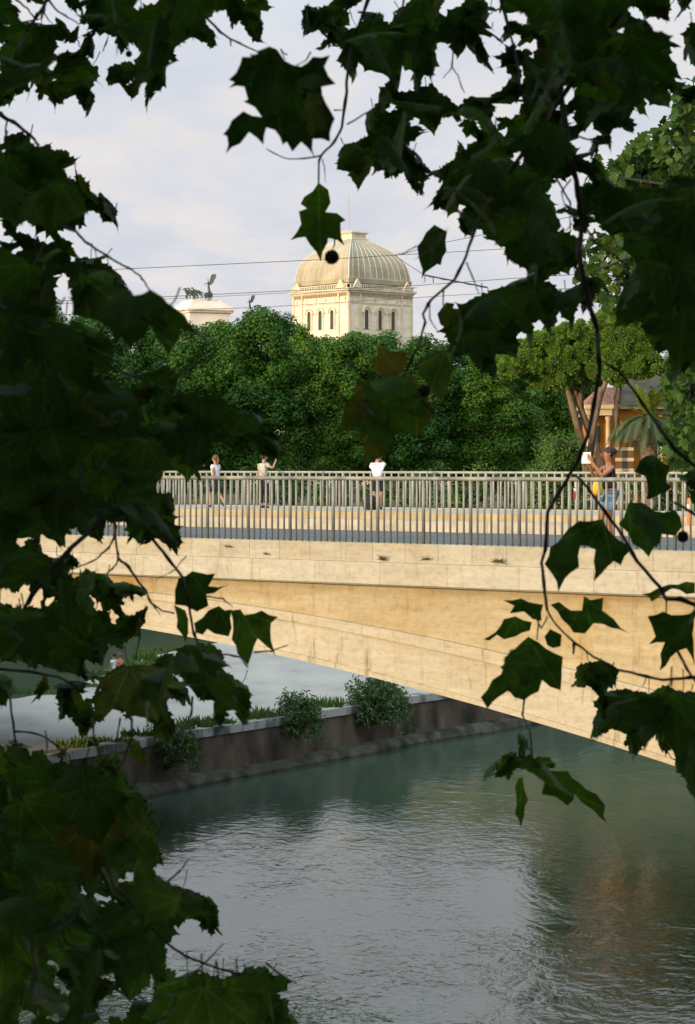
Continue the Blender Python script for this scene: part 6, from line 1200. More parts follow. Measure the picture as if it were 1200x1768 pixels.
-896,6400,-796,44,0,64,-42,295,43,27,11 543,6400,1166,71,4,-113,7,266,17,23,-25 -617,6400,-414,50,3,16,188,69,6,-2,1 -720,6400,-577,55,0,132,27,287,14,0,7 789,6400,537,46,2,13,124,279,40,6,-7 450,6400,1208,42,3,45,3,412,17,7,-22 -560,6400,-675,65,5,-18,190,334,18,1,-28 10,6400,839,71,3,-21,-13,215,36,33,-4
241,6400,977,80,1,-34,4,293,19,32,-6 -843,6400,-625,48,4,-112,22,460,41,31,-55 -503,6400,-541,52,0,-61,23,355,9,-9,-56 -907,6400,-777,67,2,-170,97,277,26,15,6 834,6400,750,48,3,-106,-2,318,10,18,11 -759,6400,-603,79,3,134,75,301,24,5,20 934,6400,-34,41,5,-8,-117,475,13,37,18 595,6400,701,43,2,-49,129,429,12,-7,-9
-284,6400,-657,43,1,-54,33,243,19,4,11 -926,6400,-309,85,5,16,28,482,43,39,-40 434,6400,1271,45,3,71,44,373,44,19,-14 215,6400,820,42,0,-64,-63,461,41,-9,0 642,6400,516,77,5,-149,-22,211,27,-10,9 -670,6400,1165,52,2,-134,49,133,8,26,-17 880,6400,1053,55,1,-27,10,228,6,16,9 204,6400,848,79,5,145,-3,213,33,38,-8
-254,6400,1225,52,2,62,-12,234,21,34,17 877,6400,-635,57,4,13,-18,361,13,33,29 -348,6400,86,48,4,8,17,201,24,31,3 379,6400,1111,66,3,-143,-21,204,36,33,21 269,6400,799,60,5,13,84,366,16,18,46 -959,6400,-636,64,0,61,8,377,30,20,-17 -668,6400,-326,69,2,84,-45,261,35,33,-7 -547,6400,-202,49,4,-113,16,58,13,7,-12
632,6400,561,51,0,-139,63,144,7,14,20 -424,6400,-14,66,4,28,114,390,26,10,-12 934,6400,-788,69,3,3,36,239,21,31,-9 -526,6400,-1080,58,0,33,100,402,16,1,12 -726,6400,1031,41,2,-49,-83,200,31,25,-63 488,6400,1176,51,4,104,-59,412,9,29,6 -658,6400,718,64,2,116,21,229,28,30,29 445,6400,1112,44,1,-53,34,375,35,3,-38
-751,6400,1191,49,4,-128,-39,412,33,-3,15 955,6400,-850,75,1,61,-38,511,8,-3,4 -633,6400,-1133,43,0,3,-127,442,7,15,-29 -780,6400,536,68,1,125,-32,333,18,-1,34 615,6400,391,46,2,-132,0,143,24,33,21 -838,6400,-275,61,4,4,40,265,35,18,-13 -392,6400,-1226,67,4,15,52,229,41,36,-68 -632,6400,-477,46,5,90,7,190,13,3,-14
367,6400,1127,54,0,-124,17,201,6,7,25 -644,6400,-849,41,0,-40,-44,145,19,29,-10 187,6400,1049,70,3,135,4,482,5,30,3 -908,6400,623,42,3,-55,62,250,29,0,16 -647,6400,-1227,86,0,-89,-70,273,40,30,-11 488,6400,815,75,5,100,-1,421,7,39,20 549,6400,776,50,3,89,42,358,28,33,9 -696,6400,-187,73,1,-136,-42,193,16,23,8
651,6400,823,66,0,90,-129,293,9,33,-2 -591,6400,1190,59,5,53,-54,199,31,-5,17 -674,6400,-1438,55,1,-83,-34,288,45,31,-16 -534,6400,1076,72,3,50,-49,514,7,4,1 488,6400,-756,47,4,87,-103,279,9,34,-23 -301,6400,54,46,4,-43,-2,323,12,27,-81 838,6400,376,69,0,96,7,463,40,1,10 448,6400,310,45,5,-66,83,341,29,40,20
-950,6400,540,88,1,3,13,443,30,13,44 -221,6400,94,47,1,37,-99,393,43,-4,-25 -770,6400,765,65,2,14,48,248,19,7,-24 679,6400,878,51,0,92,111,365,10,-4,-9 561,6400,444,80,3,-77,33,405,13,9,21 -629,6400,-576,68,0,-32,83,137,14,-7,-18 355,6400,286,51,5,-84,-78,164,33,18,22 381,6400,789,88,5,-17,-22,359,41,-4,-45
-777,6400,-814,68,2,160,-97,204,13,-8,28 -804,6400,1012,42,5,-64,-67,460,38,-5,28 602,6400,825,73,0,10,8,252,35,20,6 -977,6400,1209,86,5,27,25,368,44,26,29 -299,6400,-654,60,4,-79,-56,572,30,33,-1 -380,6400,-1222,44,1,-65,29,274,22,-2,21 343,6400,1264,61,0,-56,-44,382,34,32,-16 -797,6400,-1556,43,0,-16,32,329,43,6,-6
-868,6400,-360,41,1,57,-187,236,13,33,14 -710,6400,-344,44,0,-30,58,312,29,29,-17 437,6400,942,53,4,-85,-70,283,37,-6,-12 646,6400,670,47,3,-38,17,190,24,14,11 -692,6400,-1475,54,0,12,-121,315,41,-2,-5 308,6400,1173,70,1,9,9,312,18,-3,31 -766,6400,1292,77,1,6,114,343,17,29,1 -927,6400,-1556,69,5,-12,82,410,24,20,19
-827,6400,-1434,87,4,-100,62,187,21,5,-7 -563,6400,-412,49,5,125,80,426,21,39,-31 -363,6400,-1286,53,1,-78,-113,154,25,25,-15 681,6400,-725,65,0,-53,130,221,42,25,-19 391,6400,452,51,2,-66,36,343,20,35,-15 -703,6400,708,46,0,-131,39,263,12,10,-15 945,6400,1018,47,0,58,23,284,25,3,2 720,6400,778,49,2,-43,-98,379,21,25,11
-805,6400,-206,44,1,-11,113,330,30,38,-7 -726,6400,1136,41,0,106,23,353,25,30,16 -624,6400,1161,46,2,48,-87,279,8,21,18 -736,6400,-711,53,5,90,85,185,38,14,29 -791,6400,-1275,48,5,17,5,287,15,11,21 -980,6400,1023,87,5,66,-9,323,42,24,10 765,6400,434,40,1,-33,50,340,44,0,42 864,6400,-751,72,3,27,118,349,25,9,8
179,6400,922,60,0,-118,31,311,26,0,-15 -584,6400,-356,53,2,-31,-138,181,41,31,0 -648,6400,1069,41,1,-52,15,416,23,-1,-3 115,6400,812,46,0,67,-68,229,26,30,-10 -375,6400,-549,72,1,79,46,331,39,33,20 -600,6400,-355,45,0,20,97,349,23,34,-17 -781,6400,-803,54,4,-42,-143,317,43,-1,-10 -291,6400,-1432,78,1,48,61,230,31,11,-57
955,6400,-27,49,0,21,88,243,28,34,-16 508,6400,994,67,4,0,38,214,23,-1,25 -594,6400,-194,46,1,-27,-123,277,7,-9,8 -810,6400,-836,41,4,-120,15,330,44,26,31 -66,6400,1193,46,2,-100,127,291,12,-6,-3 745,6400,386,56,1,-123,-79,396,6,34,10 -396,6400,-611,67,4,-16,-82,419,17,10,38 -856,6400,-1490,46,5,-53,85,276,32,39,-20
-659,6400,-1386,44,2,23,-26,228,33,28,19 457,6400,1137,73,5,116,37,198,41,2,-2 -365,6400,-616,83,3,63,14,234,16,35,-3 741,6400,-586,59,2,-31,-127,356,23,23,-1 -733,6400,1258,44,5,-14,-143,345,18,18,-8 -911,6400,-807,79,3,102,-54,173,5,27,-16 -312,6400,1231,47,0,97,-15,432,25,25,12 -794,6400,-1424,68,1,-131,32,248,28,25,-20
-404,6400,1223,61,3,-56,121,289,12,28,-15 538,6400,-831,58,3,41,35,326,5,8,-32 312,6400,310,50,2,-2,84,475,44,35,-32 -488,6400,-718,73,5,130,-92,502,5,4,2 -742,6400,1029,45,4,-30,54,310,26,-3,-9 -610,6400,1095,46,5,-15,37,307,10,15,16 -870,6400,-811,58,2,-66,145,179,10,-9,-35 781,6400,-641,67,4,74,22,265,11,35,17
-904,6400,1046,46,3,-5,-12,272,26,-2,32 974,6400,782,50,3,34,-72,369,14,29,13 -658,6400,-818,41,3,10,-62,418,31,17,-56 103,6400,846,77,0,8,36,239,43,35,3 -610,6400,-659,51,3,11,-45,259,42,11,22 -667,6400,711,53,4,38,-36,309,43,38,23 789,6400,639,60,3,-41,13,392,11,29,4 416,6400,1262,57,2,133,-37,363,25,31,10
454,6400,1150,47,4,23,-127,372,25,34,5 -810,6400,994,50,1,-120,-95,132,18,-4,2 -634,6400,-1129,42,5,-20,-6,238,25,18,22 -100,6400,1236,61,3,79,69,528,37,10,0 423,6400,1024,57,1,94,-45,382,6,-10,-41 667,6400,503,41,4,-51,-40,309,37,14,-15 -855,6400,-232,62,2,-112,-32,457,9,35,27 923,6400,790,41,2,-105,-50,297,14,5,24
576,6400,820,77,0,-64,-15,228,12,-7,16 -434,6400,-1240,43,3,-23,-24,219,36,40,-5 -641,6400,-361,50,0,47,-24,253,30,39,16 236,6400,1088,53,1,-32,-132,341,13,11,64 -663,6400,534,54,0,29,-87,361,11,2,26 -828,6400,833,84,3,-2,-3,377,25,33,-26 -838,6400,-1109,88,0,-15,27,350,36,33,6 -529,6400,-1368,63,5,-25,-32,121,31,0,-15
715,6400,-661,78,1,55,-92,249,6,-2,-25 -325,6400,1269,54,2,-53,68,242,24,15,-27 -923,6400,1255,47,5,18,-68,348,38,23,16 -549,6400,1005,57,5,140,45,421,27,-4,-57 -854,6400,1071,56,4,-45,36,294,38,-9,-5 -495,6400,255,55,3,54,-68,367,8,28,-30 930,6400,641,91,5,-56,0,340,35,36,-25 -634,6400,-578,55,4,41,56,285,29,13,0
442,6400,1183,48,1,-43,135,181,11,28,11 113,6400,1020,55,1,-18,-20,234,44,-2,-7 700,6400,897,56,5,-127,-41,309,12,34,-4 -184,6400,-1484,47,3,100,88,306,19,21,13 862,6400,1242,57,0,-145,-51,259,19,25,-5 -500,6400,-748,66,3,136,45,472,44,20,31 -800,6400,-800,45,4,-46,-133,237,8,33,-5 -834,6400,452,72,1,-16,-83,313,10,32,40
-367,6400,-668,45,5,97,-103,512,5,23,-13 -226,6400,51,73,5,56,45,502,29,38,-44 175,6400,1002,76,0,50,-13,341,14,23,2 -474,6400,-1254,43,5,39,6,195,12,-4,5 827,6400,1269,56,5,-38,52,275,11,2,-2 -759,6400,-266,50,0,-43,116,362,23,0,-65 811,6400,-726,66,4,-18,-4,196,40,-9,-40 -61,6400,1159,47,4,133,20,66,37,27,17
-8,6400,836,49,1,25,40,372,6,15,7 507,6400,829,47,0,46,-37,259,5,1,20 -713,6400,1144,41,3,-48,-69,410,23,38,-20 -191,6400,-1508,69,3,-74,-65,349,32,21,-19 -343,6400,98,86,2,37,-12,367,43,8,51 -768,6400,-41,89,4,22,15,27,20,39,-23 772,6400,956,41,1,-36,-67,430,36,12,1 -377,6400,-1258,68,4,-124,11,500,37,2,21
133,6400,1013,53,5,69,51,541,43,10,9 -293,6400,-605,50,5,112,-95,305,35,-9,-9 789,6400,1296,54,1,19,-14,464,10,-1,17 445,6400,1227,53,3,74,142,86,31,36,-20 86,6400,1218,64,2,-113,-51,411,17,30,-18 17,6400,1289,52,4,-54,-54,300,26,31,-11 -552,6400,-934,44,4,121,38,193,32,33,-14 -456,6400,-601,57,5,143,-29,367,33,1,3
-748,6400,-527,85,2,71,21,319,37,19,18 -515,6400,242,50,1,-7,-5,243,29,33,20 -778,6400,-604,81,3,139,45,286,44,27,9 -698,6400,551,50,1,6,-52,433,33,8,-14 -698,6400,-705,52,2,-53,-127,322,18,5,-16 -486,6400,-212,59,2,65,64,419,30,-2,-17 44,6400,884,41,1,-8,8,278,44,17,18 -219,6400,101,71,4,-150,-18,229,14,1,-16
-708,6400,-850,50,3,11,-16,245,12,-5,6 -361,6400,-574,50,0,126,8,168,32,29,14 389,6400,1016,71,3,52,-111,416,39,6,-32 943,6400,1042,54,0,171,-61,322,38,4,-10 -979,6400,-585,80,0,120,49,306,38,23,-4 -879,6400,-376,57,4,66,136,372,10,17,27 671,6400,-565,58,2,63,46,310,31,-7,-17 657,6400,729,70,3,45,69,385,14,1,20
793,6400,466,85,2,-52,71,424,31,31,-17 122,6400,1031,59,2,-25,-41,414,43,15,36 -61,6400,1242,49,5,-12,-30,215,29,22,47 -293,6400,51,46,0,-49,115,271,5,8,8 869,6400,752,65,1,47,23,295,10,36,61 -471,6400,-204,41,0,31,104,118,40,18,-23 625,6400,706,65,2,-80,-120,539,41,29,23 227,6400,1075,51,5,-143,-65,165,24,-7,14
701,6400,893,51,4,-49,-131,205,11,-8,9 -763,6400,-265,53,5,98,-84,305,23,-8,-10 -773,6400,-355,95,2,-21,-78,303,16,29,31 -580,6400,-343,57,5,118,-54,287,20,13,-46 -708,6400,993,67,0,-138,74,455,29,27,-11 592,6400,958,43,3,-26,-100,352,38,-6,-13 -800,6400,116,96,0,-1,-8,131,13,18,-1 -845,6400,-1543,42,5,-64,-15,130,35,32,-12
904,6400,1065,53,4,-64,123,14,44,-8,-4 750,6400,742,55,1,61,1,370,6,6,26 -969,6400,-1517,83,5,-21,39,192,34,6,19 269,6400,727,61,1,-89,-8,393,41,23,39 -873,6400,1297,71,1,-39,93,369,20,34,-1 -217,6400,36,54,5,-20,-86,135,27,17,18 940,6400,1304,75,5,-5,70,265,30,14,-55 868,6400,1246,51,0,-7,102,390,22,12,-24
463,6400,395,59,5,38,37,388,33,22,4 -676,6400,-1444,58,4,-7,-59,316,34,2,33 -803,6400,630,89,0,-142,7,204,19,36,-12 -920,6400,-311,70,4,2,6,314,27,11,19 -943,6400,-390,62,5,-69,-127,488,43,14,7 321,6400,855,43,1,24,5,218,44,21,27 -703,6400,1159,56,4,84,141,79,8,39,-15 622,6400,1077,64,3,-44,55,156,43,20,12
190,6400,777,50,1,-87,-27,486,14,26,18 -772,6400,377,42,3,86,-82,305,30,-8,-10 -743,6400,-726,53,3,18,120,375,28,-3,55 -881,6400,1229,65,2,58,-125,431,32,6,38 583,6400,1270,62,2,-15,74,355,16,24,42 372,6400,903,45,2,-75,34,519,16,30,25 -777,6400,-97,65,4,-34,-35,311,41,9,24 811,6400,427,95,0,21,1,195,20,1,-19
460,6400,590,72,1,-12,-76,91,30,-2,51 -687,6400,-1379,56,2,82,-36,451,40,-7,-5 -24,6400,1157,67,4,-163,-12,327,21,15,-32 651,6400,941,40,5,67,24,347,11,34,-23 -671,6400,719,52,2,50,-44,293,7,11,-61 400,6400,623,64,0,-136,-69,277,25,31,5 -831,6400,463,57,2,61,43,214,31,-6,14 179,6400,869,65,2,-127,66,570,11,33,-12
-665,6400,321,51,1,50,-8,152,12,26,11 232,6400,1157,45,0,-98,61,135,37,25,-45 -934,6400,-196,62,5,-4,74,359,17,9,-4 -503,6400,-129,42,0,12,8,228,16,30,-30 -3,6400,1114,40,0,8,-78,298,43,18,45 766,6400,1232,50,2,4,-49,208,23,8,-12 1,6400,1282,68,1,6,-90,163,31,-3,-37 973,6400,-62,69,2,0,87,116,11,11,-17
263,6400,745,41,5,-4,-41,336,6,26,-33 49,6400,1245,41,0,111,-3,256,17,5,20 -786,6400,1224,47,5,126,25,219,44,39,-5 -639,6400,-143,46,2,-77,-11,386,41,22,18 -590,6400,1041,46,3,73,-14,159,27,17,-17 597,6400,972,82,3,-137,64,352,28,15,20 -208,6400,66,46,5,-28,-93,201,21,-8,-4 -630,6400,-1396,52,4,10,-75,294,44,-10,51
-340,6400,1264,55,4,-107,-95,253,31,10,26 639,6400,835,48,3,-48,-72,381,20,-3,6 -852,6400,-1514,42,3,-37,108,311,41,25,23 -826,6400,-1356,42,3,107,1,105,7,19,12 463,6400,1201,62,2,-31,119,389,16,32,-31 -666,6400,1216,80,4,-114,-65,338,31,7,22 654,6400,452,59,4,-35,102,257,22,32,-31 -824,6400,-1408,45,3,-13,-30,363,35,37,21
-714,6400,221,53,4,-25,39,370,45,-2,13 -755,6400,-1397,83,1,-2,-14,186,33,19,-48 901,6400,-637,92,2,-99,-114,269,22,-2,1 -814,6400,-195,68,4,-39,105,342,36,6,17 884,6400,1175,46,0,89,-111,300,44,25,3 -554,6400,-17,80,2,-18,-28,378,30,36,-24 -295,6400,44,41,0,26,-70,158,9,36,-20 -622,6400,480,41,5,0,-60,245,31,33,-67
479,6400,593,81,5,33,-40,170,19,7,-12 376,6400,987,58,3,3,28,226,33,22,-27 331,6400,660,51,2,-27,-84,331,23,39,9 588,6400,1027,61,1,24,-111,301,44,17,-4 -658,6400,-1442,48,4,-4,103,440,32,1,22 -731,6400,-1212,60,2,-76,-14,117,35,15,-35 -573,6400,182,62,0,-85,43,337,31,36,-8 -738,6400,783,43,1,109,-85,215,28,5,-28
-629,6400,-1,84,4,23,17,403,21,37,-60 352,6400,441,50,2,-16,50,219,43,29,-51 -677,6400,-527,50,3,48,-117,274,42,26,-23 -716,6400,1013,41,1,20,-12,142,33,9,-10 789,6400,1215,62,1,36,23,274,37,10,4 766,6400,966,75,3,107,-70,272,20,16,1 -704,6400,-588,49,1,-139,-83,322,34,25,-17 64,6400,889,60,2,62,-24,160,14,17,-42
376,6400,287,50,5,5,26,483,41,19,-8 -749,6400,-1438,52,2,49,32,172,11,24,57 -569,6400,-344,47,5,127,-47,260,27,33,-1 -794,6400,-649,61,3,81,76,453,16,39,18 678,6400,-606,44,2,-57,-67,200,8,13,-4 -82,6400,1210,81,5,-142,18,395,41,22,-15 -785,6400,1087,52,2,61,31,229,5,7,-37 776,6400,942,52,1,-124,7,506,21,0,-23
-700,6400,1210,47,4,-59,84,245,23,4,-17 -887,6400,-1474,45,2,120,-26,377,14,-2,7 -728,6400,1245,50,5,-10,124,259,30,-5,3 858,6400,748,44,0,-80,29,251,44,23,-72 -504,6400,-4,78,4,-85,-78,246,40,24,-25 -657,6400,697,59,2,12,-91,354,26,14,8 336,6400,710,47,0,-88,-78,352,10,6,-58 -540,6400,1153,81,1,-37,56,504,44,2,9
442,6400,351,54,1,-68,-13,220,31,29,15 500,6400,1058,42,1,60,-17,503,15,14,-21 44,6400,786,68,2,-123,-119,393,26,14,17 239,6400,1267,66,2,80,53,376,10,17,28 -540,6400,-182,88,0,113,-14,375,38,20,40 -556,6400,-1090,80,5,-138,-42,244,40,24,-12 -889,6400,617,59,4,-85,-3,288,32,-2,47 428,6400,-848,43,2,0,-77,217,21,1,3
-778,6400,1197,46,5,88,-46,235,42,23,26 -407,3377,-273,72,2,-65,-48,266,44,28,80 -314,3696,687,104,3,-111,-52,271,42,40,15 -397,3455,129,83,4,18,109,429,25,22,18 -85,3965,641,81,3,68,-79,338,12,43,39 -374,3388,-551,94,1,1,2,309,44,19,-4 -451,3941,-634,113,3,-31,9,350,44,44,-1 557,3752,-254,71,1,-147,-12,425,31,-2,37
-458,3434,-528,105,5,-39,28,363,39,18,8 510,3590,-405,79,3,-19,48,317,19,-10,-39 496,3493,-364,61,2,-92,82,299,8,36,-43 -47,3634,553,62,1,-83,-55,413,43,45,-23 -531,3877,-73,92,3,-32,47,417,46,38,47 -231,3637,43,112,4,-81,-66,366,15,32,-2 -592,3990,775,84,0,5,124,415,20,20,-6 -423,3938,94,119,3,53,-24,370,46,44,-24
-204,3451,-819,107,4,28,-27,331,40,17,-65 -495,3393,596,91,2,70,145,190,15,20,-31 316,3779,375,94,4,30,-95,358,20,3,-34 428,3552,573,83,1,59,85,286,10,-3,13 -443,3486,43,106,3,-22,19,337,44,13,-26 43,3948,76,81,0,1,98,331,22,36,-27 335,3705,655,107,5,137,33,150,43,35,-7 284,3488,470,82,2,-96,43,294,23,-8,-13
-296,3694,-719,64,0,-36,-25,363,13,27,29 -496,3685,-183,81,4,-132,-89,244,11,20,54 -452,3859,630,83,5,-133,-127,329,48,40,32 -470,3589,21,108,3,-69,11,410,45,14,15 -281,3653,101,108,2,-152,-38,250,12,42,-13 -290,3407,215,58,1,-83,95,359,16,-4,-31 222,3894,492,82,5,49,-8,295,35,29,-31 -524,3943,-719,94,1,5,-25,314,14,3,0
479,3302,329,93,4,-50,-65,327,33,0,-24 -557,3829,-809,89,4,7,-3,338,13,43,-18 -438,3981,-45,119,3,71,32,280,44,-2,-2 505,3901,335,78,5,-73,119,205,33,7,6 -569,3860,474,105,3,-41,19,300,8,19,3 104,3451,539,77,1,126,146,272,47,2,-18 -599,3994,253,117,4,-2,9,74,39,2,-23 -354,3561,99,96,3,91,48,218,49,12,8
289,3900,276,72,3,58,-10,307,15,30,-11 -408,3845,-1,101,3,-30,-4,324,32,-3,31 505,3725,379,96,0,-12,47,285,22,17,-35 -254,3975,-925,92,0,16,-61,254,15,4,18 95,3970,553,113,3,-189,91,422,41,10,-13 300,3611,510,104,4,35,-191,141,23,2,17 -323,3631,5,83,3,119,-16,148,24,15,-35 -236,3932,-325,73,1,142,-118,313,5,38,38
432,3616,-375,64,2,106,-88,379,26,25,-5 313,3908,781,110,3,177,-12,248,39,39,30 -434,3459,-56,86,2,-14,11,308,48,5,-24 -318,3477,-748,59,3,89,45,301,10,37,3 -232,3571,674,61,5,-146,34,261,7,29,3 239,3516,245,89,3,-104,43,355,17,-5,38 392,3617,648,80,1,-16,-47,232,24,3,-16 -468,3455,386,61,0,53,20,372,45,44,16
-449,3415,242,70,1,23,171,330,22,33,-11 30,3566,106,73,3,-129,105,243,32,20,-3 310,3424,475,75,3,41,-58,287,49,23,4 512,3540,206,97,3,-49,3,308,33,0,-14 462,3578,-385,101,2,-83,-56,284,10,25,-15 -519,3959,-623,112,2,135,-8,169,48,34,7 365,3592,664,73,4,-3,80,319,50,7,-5 93,3714,707,75,2,171,-118,325,31,18,-20
-472,3947,169,119,5,-22,-29,341,32,12,1 -379,3611,50,100,2,190,70,353,8,42,-28 -299,3493,-348,60,4,-52,125,318,25,38,-33 -499,3697,-696,112,4,8,-62,220,21,10,-10 -531,3877,490,87,5,22,-14,338,22,36,9 -348,3499,671,86,4,166,-2,169,15,22,14 -565,3816,-716,105,4,32,-124,280,9,39,-22 -526,3637,436,64,1,-152,70,273,12,34,-14
-495,3670,318,87,3,-9,148,286,7,45,-10 -242,3751,33,68,1,73,-49,205,50,27,23 -435,3627,-853,65,3,60,125,312,40,24,-11 511,3430,263,95,4,30,-25,352,47,-4,-17 -431,3462,-674,80,3,149,108,369,49,-2,30 -273,3334,-616,80,5,7,99,134,35,32,-9 -519,3917,-293,97,4,-65,66,452,34,33,-45 -464,3756,194,84,1,52,13,241,20,38,22
233,3957,506,88,0,68,85,287,37,17,50 -252,3522,-299,65,0,44,121,179,6,42,28 -343,3691,-590,91,4,-72,29,182,34,1,-12 340,3699,678,79,1,-172,-88,442,46,2,16 -491,3398,274,85,5,-67,-65,265,30,16,21 282,3689,444,88,0,64,50,387,43,8,-40 -521,3724,12,114,4,65,-32,260,18,39,13 265,3602,-307,62,5,45,72,331,20,42,13
-48,3544,538,63,3,-84,-45,449,14,28,24 -241,3465,678,71,5,64,-63,209,26,-3,47 178,3354,180,76,1,-39,100,391,20,40,-22 285,3719,343,77,4,-87,-7,246,13,40,4 505,3438,269,100,5,-16,-40,406,34,19,18 -84,3356,533,57,0,-101,-2,207,30,23,29 -447,3988,306,81,2,8,62,259,30,29,15 -559,3923,-105,82,5,-91,-94,271,40,-9,-31
295,3553,253,81,3,-123,125,308,12,-10,-12 -263,3630,-850,80,1,170,-77,326,22,37,62 -430,3443,101,92,2,-63,-82,411,48,43,-13 -369,3990,83,89,0,176,54,133,50,38,1 -493,3511,273,92,4,6,53,281,17,18,-1 309,3885,271,80,3,-3,-20,445,18,13,-9 365,3823,745,107,0,55,-7,333,33,26,-18 -363,3312,-496,91,5,-30,-23,341,40,44,13
419,3326,224,57,1,-74,62,419,21,21,-8 -227,3608,77,86,0,-79,16,303,37,45,-20 -316,3321,-557,84,2,-80,-53,301,8,25,-11 -554,3943,-857,93,1,-156,56,251,43,23,-18 -251,3979,797,102,5,-64,-67,286,42,38,-20 -378,3729,-782,116,2,-128,-28,230,38,24,-15 390,3514,609,91,2,58,84,245,34,42,-2 -379,3449,-675,65,4,14,173,379,17,0,22
506,3395,408,83,4,-181,-102,353,45,-4,14 -331,3697,32,86,1,68,-51,398,12,40,-15 -494,3410,589,89,1,130,106,293,19,-10,0 -378,3454,-762,87,0,-17,-130,298,31,43,-13 124,3804,718,86,4,-71,-56,379,47,13,7 -565,3908,200,108,1,-23,73,278,40,-6,20 464,3743,673,84,4,-72,-11,445,10,-9,38 431,3969,757,82,3,138,33,388,24,-7,39
-532,3872,653,107,5,-111,97,412,36,43,9 501,3603,226,80,3,15,-211,424,14,24,-29 289,3550,583,62,5,-9,157,269,49,8,-46 -318,3438,54,64,2,-141,71,251,42,21,-10 50,3861,679,73,4,-120,-49,230,27,6,-12 -437,3654,123,67,0,128,-113,358,44,30,43 -329,3913,729,73,2,19,-11,295,48,2,-8 -501,3645,59,79,1,-122,-71,306,42,18,36
-581,3913,-167,79,5,113,71,347,34,28,-15 -535,3806,113,95,4,39,-3,439,30,27,-18 -370,3699,-66,101,0,119,-65,380,12,37,3 332,3817,635,76,1,58,138,324,45,-2,-36 -494,3815,-300,68,4,-34,38,208,35,29,-5 342,3333,654,79,2,-76,-51,222,30,21,40 553,3866,-451,86,1,-73,79,260,42,2,10 324,3376,614,83,4,-36,138,319,22,27,-3
-550,3678,-275,76,2,16,20,392,47,9,10 397,3640,627,69,5,99,82,446,26,17,11 496,3833,321,97,4,120,171,325,19,-2,5 -340,3453,655,67,2,145,-116,336,8,8,11 -379,3789,-554,85,2,-72,19,221,32,43,62 497,3852,251,71,1,-96,-38,204,37,7,14 -313,3541,8,80,5,8,-35,296,23,43,-6 385,3706,616,95,0,-170,19,299,39,20,-56
-196,3590,-358,73,5,-39,106,353,25,12,-12 195,3829,453,81,3,92,80,251,27,35,-23 -578,3918,-70,116,4,-3,-58,304,14,8,-2 -490,3657,-785,107,5,-161,-34,488,45,15,-23 -101,3308,530,68,4,-144,-57,450,34,3,8 -385,3944,277,99,3,-82,-212,454,34,9,12 141,3711,353,69,0,-134,-118,369,14,32,-19 190,3426,385,90,4,142,3,235,26,10,32
-532,3813,-163,82,1,80,32,278,27,29,-43 -430,3617,-258,91,5,19,102,320,6,44,25 70,3422,73,68,2,-29,58,369,47,14,27 326,3539,254,65,3,99,-55,375,22,6,-21 -429,3726,-31,91,1,-168,92,168,12,17,17 -391,3534,284,65,5,66,70,281,45,41,8 -464,3398,-261,67,5,-132,-62,389,20,-1,1 -399,3339,-724,64,2,-31,121,321,8,-8,3
-302,3570,-670,62,2,-11,-32,241,15,35,-4 -564,3811,-704,96,4,-72,4,426,35,22,-7 -526,3542,408,79,2,21,-58,343,41,-7,-8 -413,3588,-288,69,3,-212,30,334,10,39,-46 -508,3862,-878,75,5,-160,-33,262,13,0,5 -127,3747,614,82,3,94,22,204,6,1,1 -399,3988,755,82,3,-54,-135,106,28,21,5 -515,3884,292,67,4,-165,-99,428,47,29,-34
-554,3958,-567,100,2,-23,30,394,47,41,10 -408,3656,261,63,0,155,89,299,28,9,-46 -127,3841,-892,67,0,54,-189,282,34,14,-11 -122,4000,685,96,3,34,114,206,25,41,25 180,3308,170,59,1,-86,68,362,38,-10,-19 -254,3629,-835,67,5,-95,136,366,18,15,-10 -369,3821,750,71,1,-80,95,462,48,40,-17 -497,3462,-672,107,0,39,-92,433,44,42,-9
246,3349,-286,58,4,68,-43,442,37,29,34 -508,3653,-173,83,2,-10,-123,215,11,40,-21 -316,3346,225,66,0,70,-3,302,49,17,4 -476,3410,224,95,1,-69,-142,227,9,0,12 -462,3335,48,73,0,-161,88,330,17,25,45 -417,3812,195,74,2,147,-45,270,13,6,7 -442,3334,-568,96,4,-34,-93,465,36,-7,-11 -586,3944,-581,106,2,-10,-115,338,40,30,-48
-360,3691,-18,66,0,-112,12,235,6,19,-14 -297,3581,-373,68,1,-127,-40,205,12,30,-14 -213,3403,-307,77,1,64,126,429,50,6,18 -531,3575,244,77,4,170,-45,289,19,45,33 473,3478,305,71,3,-286,180,249,45,37,-26 -453,3905,-741,85,0,-122,-52,503,9,43,-21 168,3657,431,74,3,141,-93,429,17,29,-6 -350,3313,-4,60,2,-182,-115,438,18,25,-14
-336,3956,-371,90,3,111,-8,379,24,26,-26 -347,3991,-412,89,3,-2,155,317,6,0,1 511,3995,305,68,3,94,-44,337,32,33,34 -291,3491,634,85,3,71,97,387,20,14,27 68,3650,125,81,1,91,62,263,45,-5,-11 120,3801,683,79,2,71,89,399,19,28,-9 -263,3377,-306,58,2,-2,134,281,7,-7,5 -517,3600,-573,94,3,11,-97,419,49,8,3
460,3525,-378,69,4,-100,-116,329,43,35,24 482,3903,292,67,3,-182,-83,459,13,13,-10 158,3318,183,56,2,-165,-7,447,18,-8,2 61,3948,717,85,5,-72,74,350,8,35,23 -416,3314,377,65,3,4,30,300,50,24,0 -576,3947,-646,105,0,-157,46,521,43,42,29 -311,3618,223,96,5,-55,-128,269,47,24,-12 268,3430,689,84,0,-85,-59,192,18,6,8
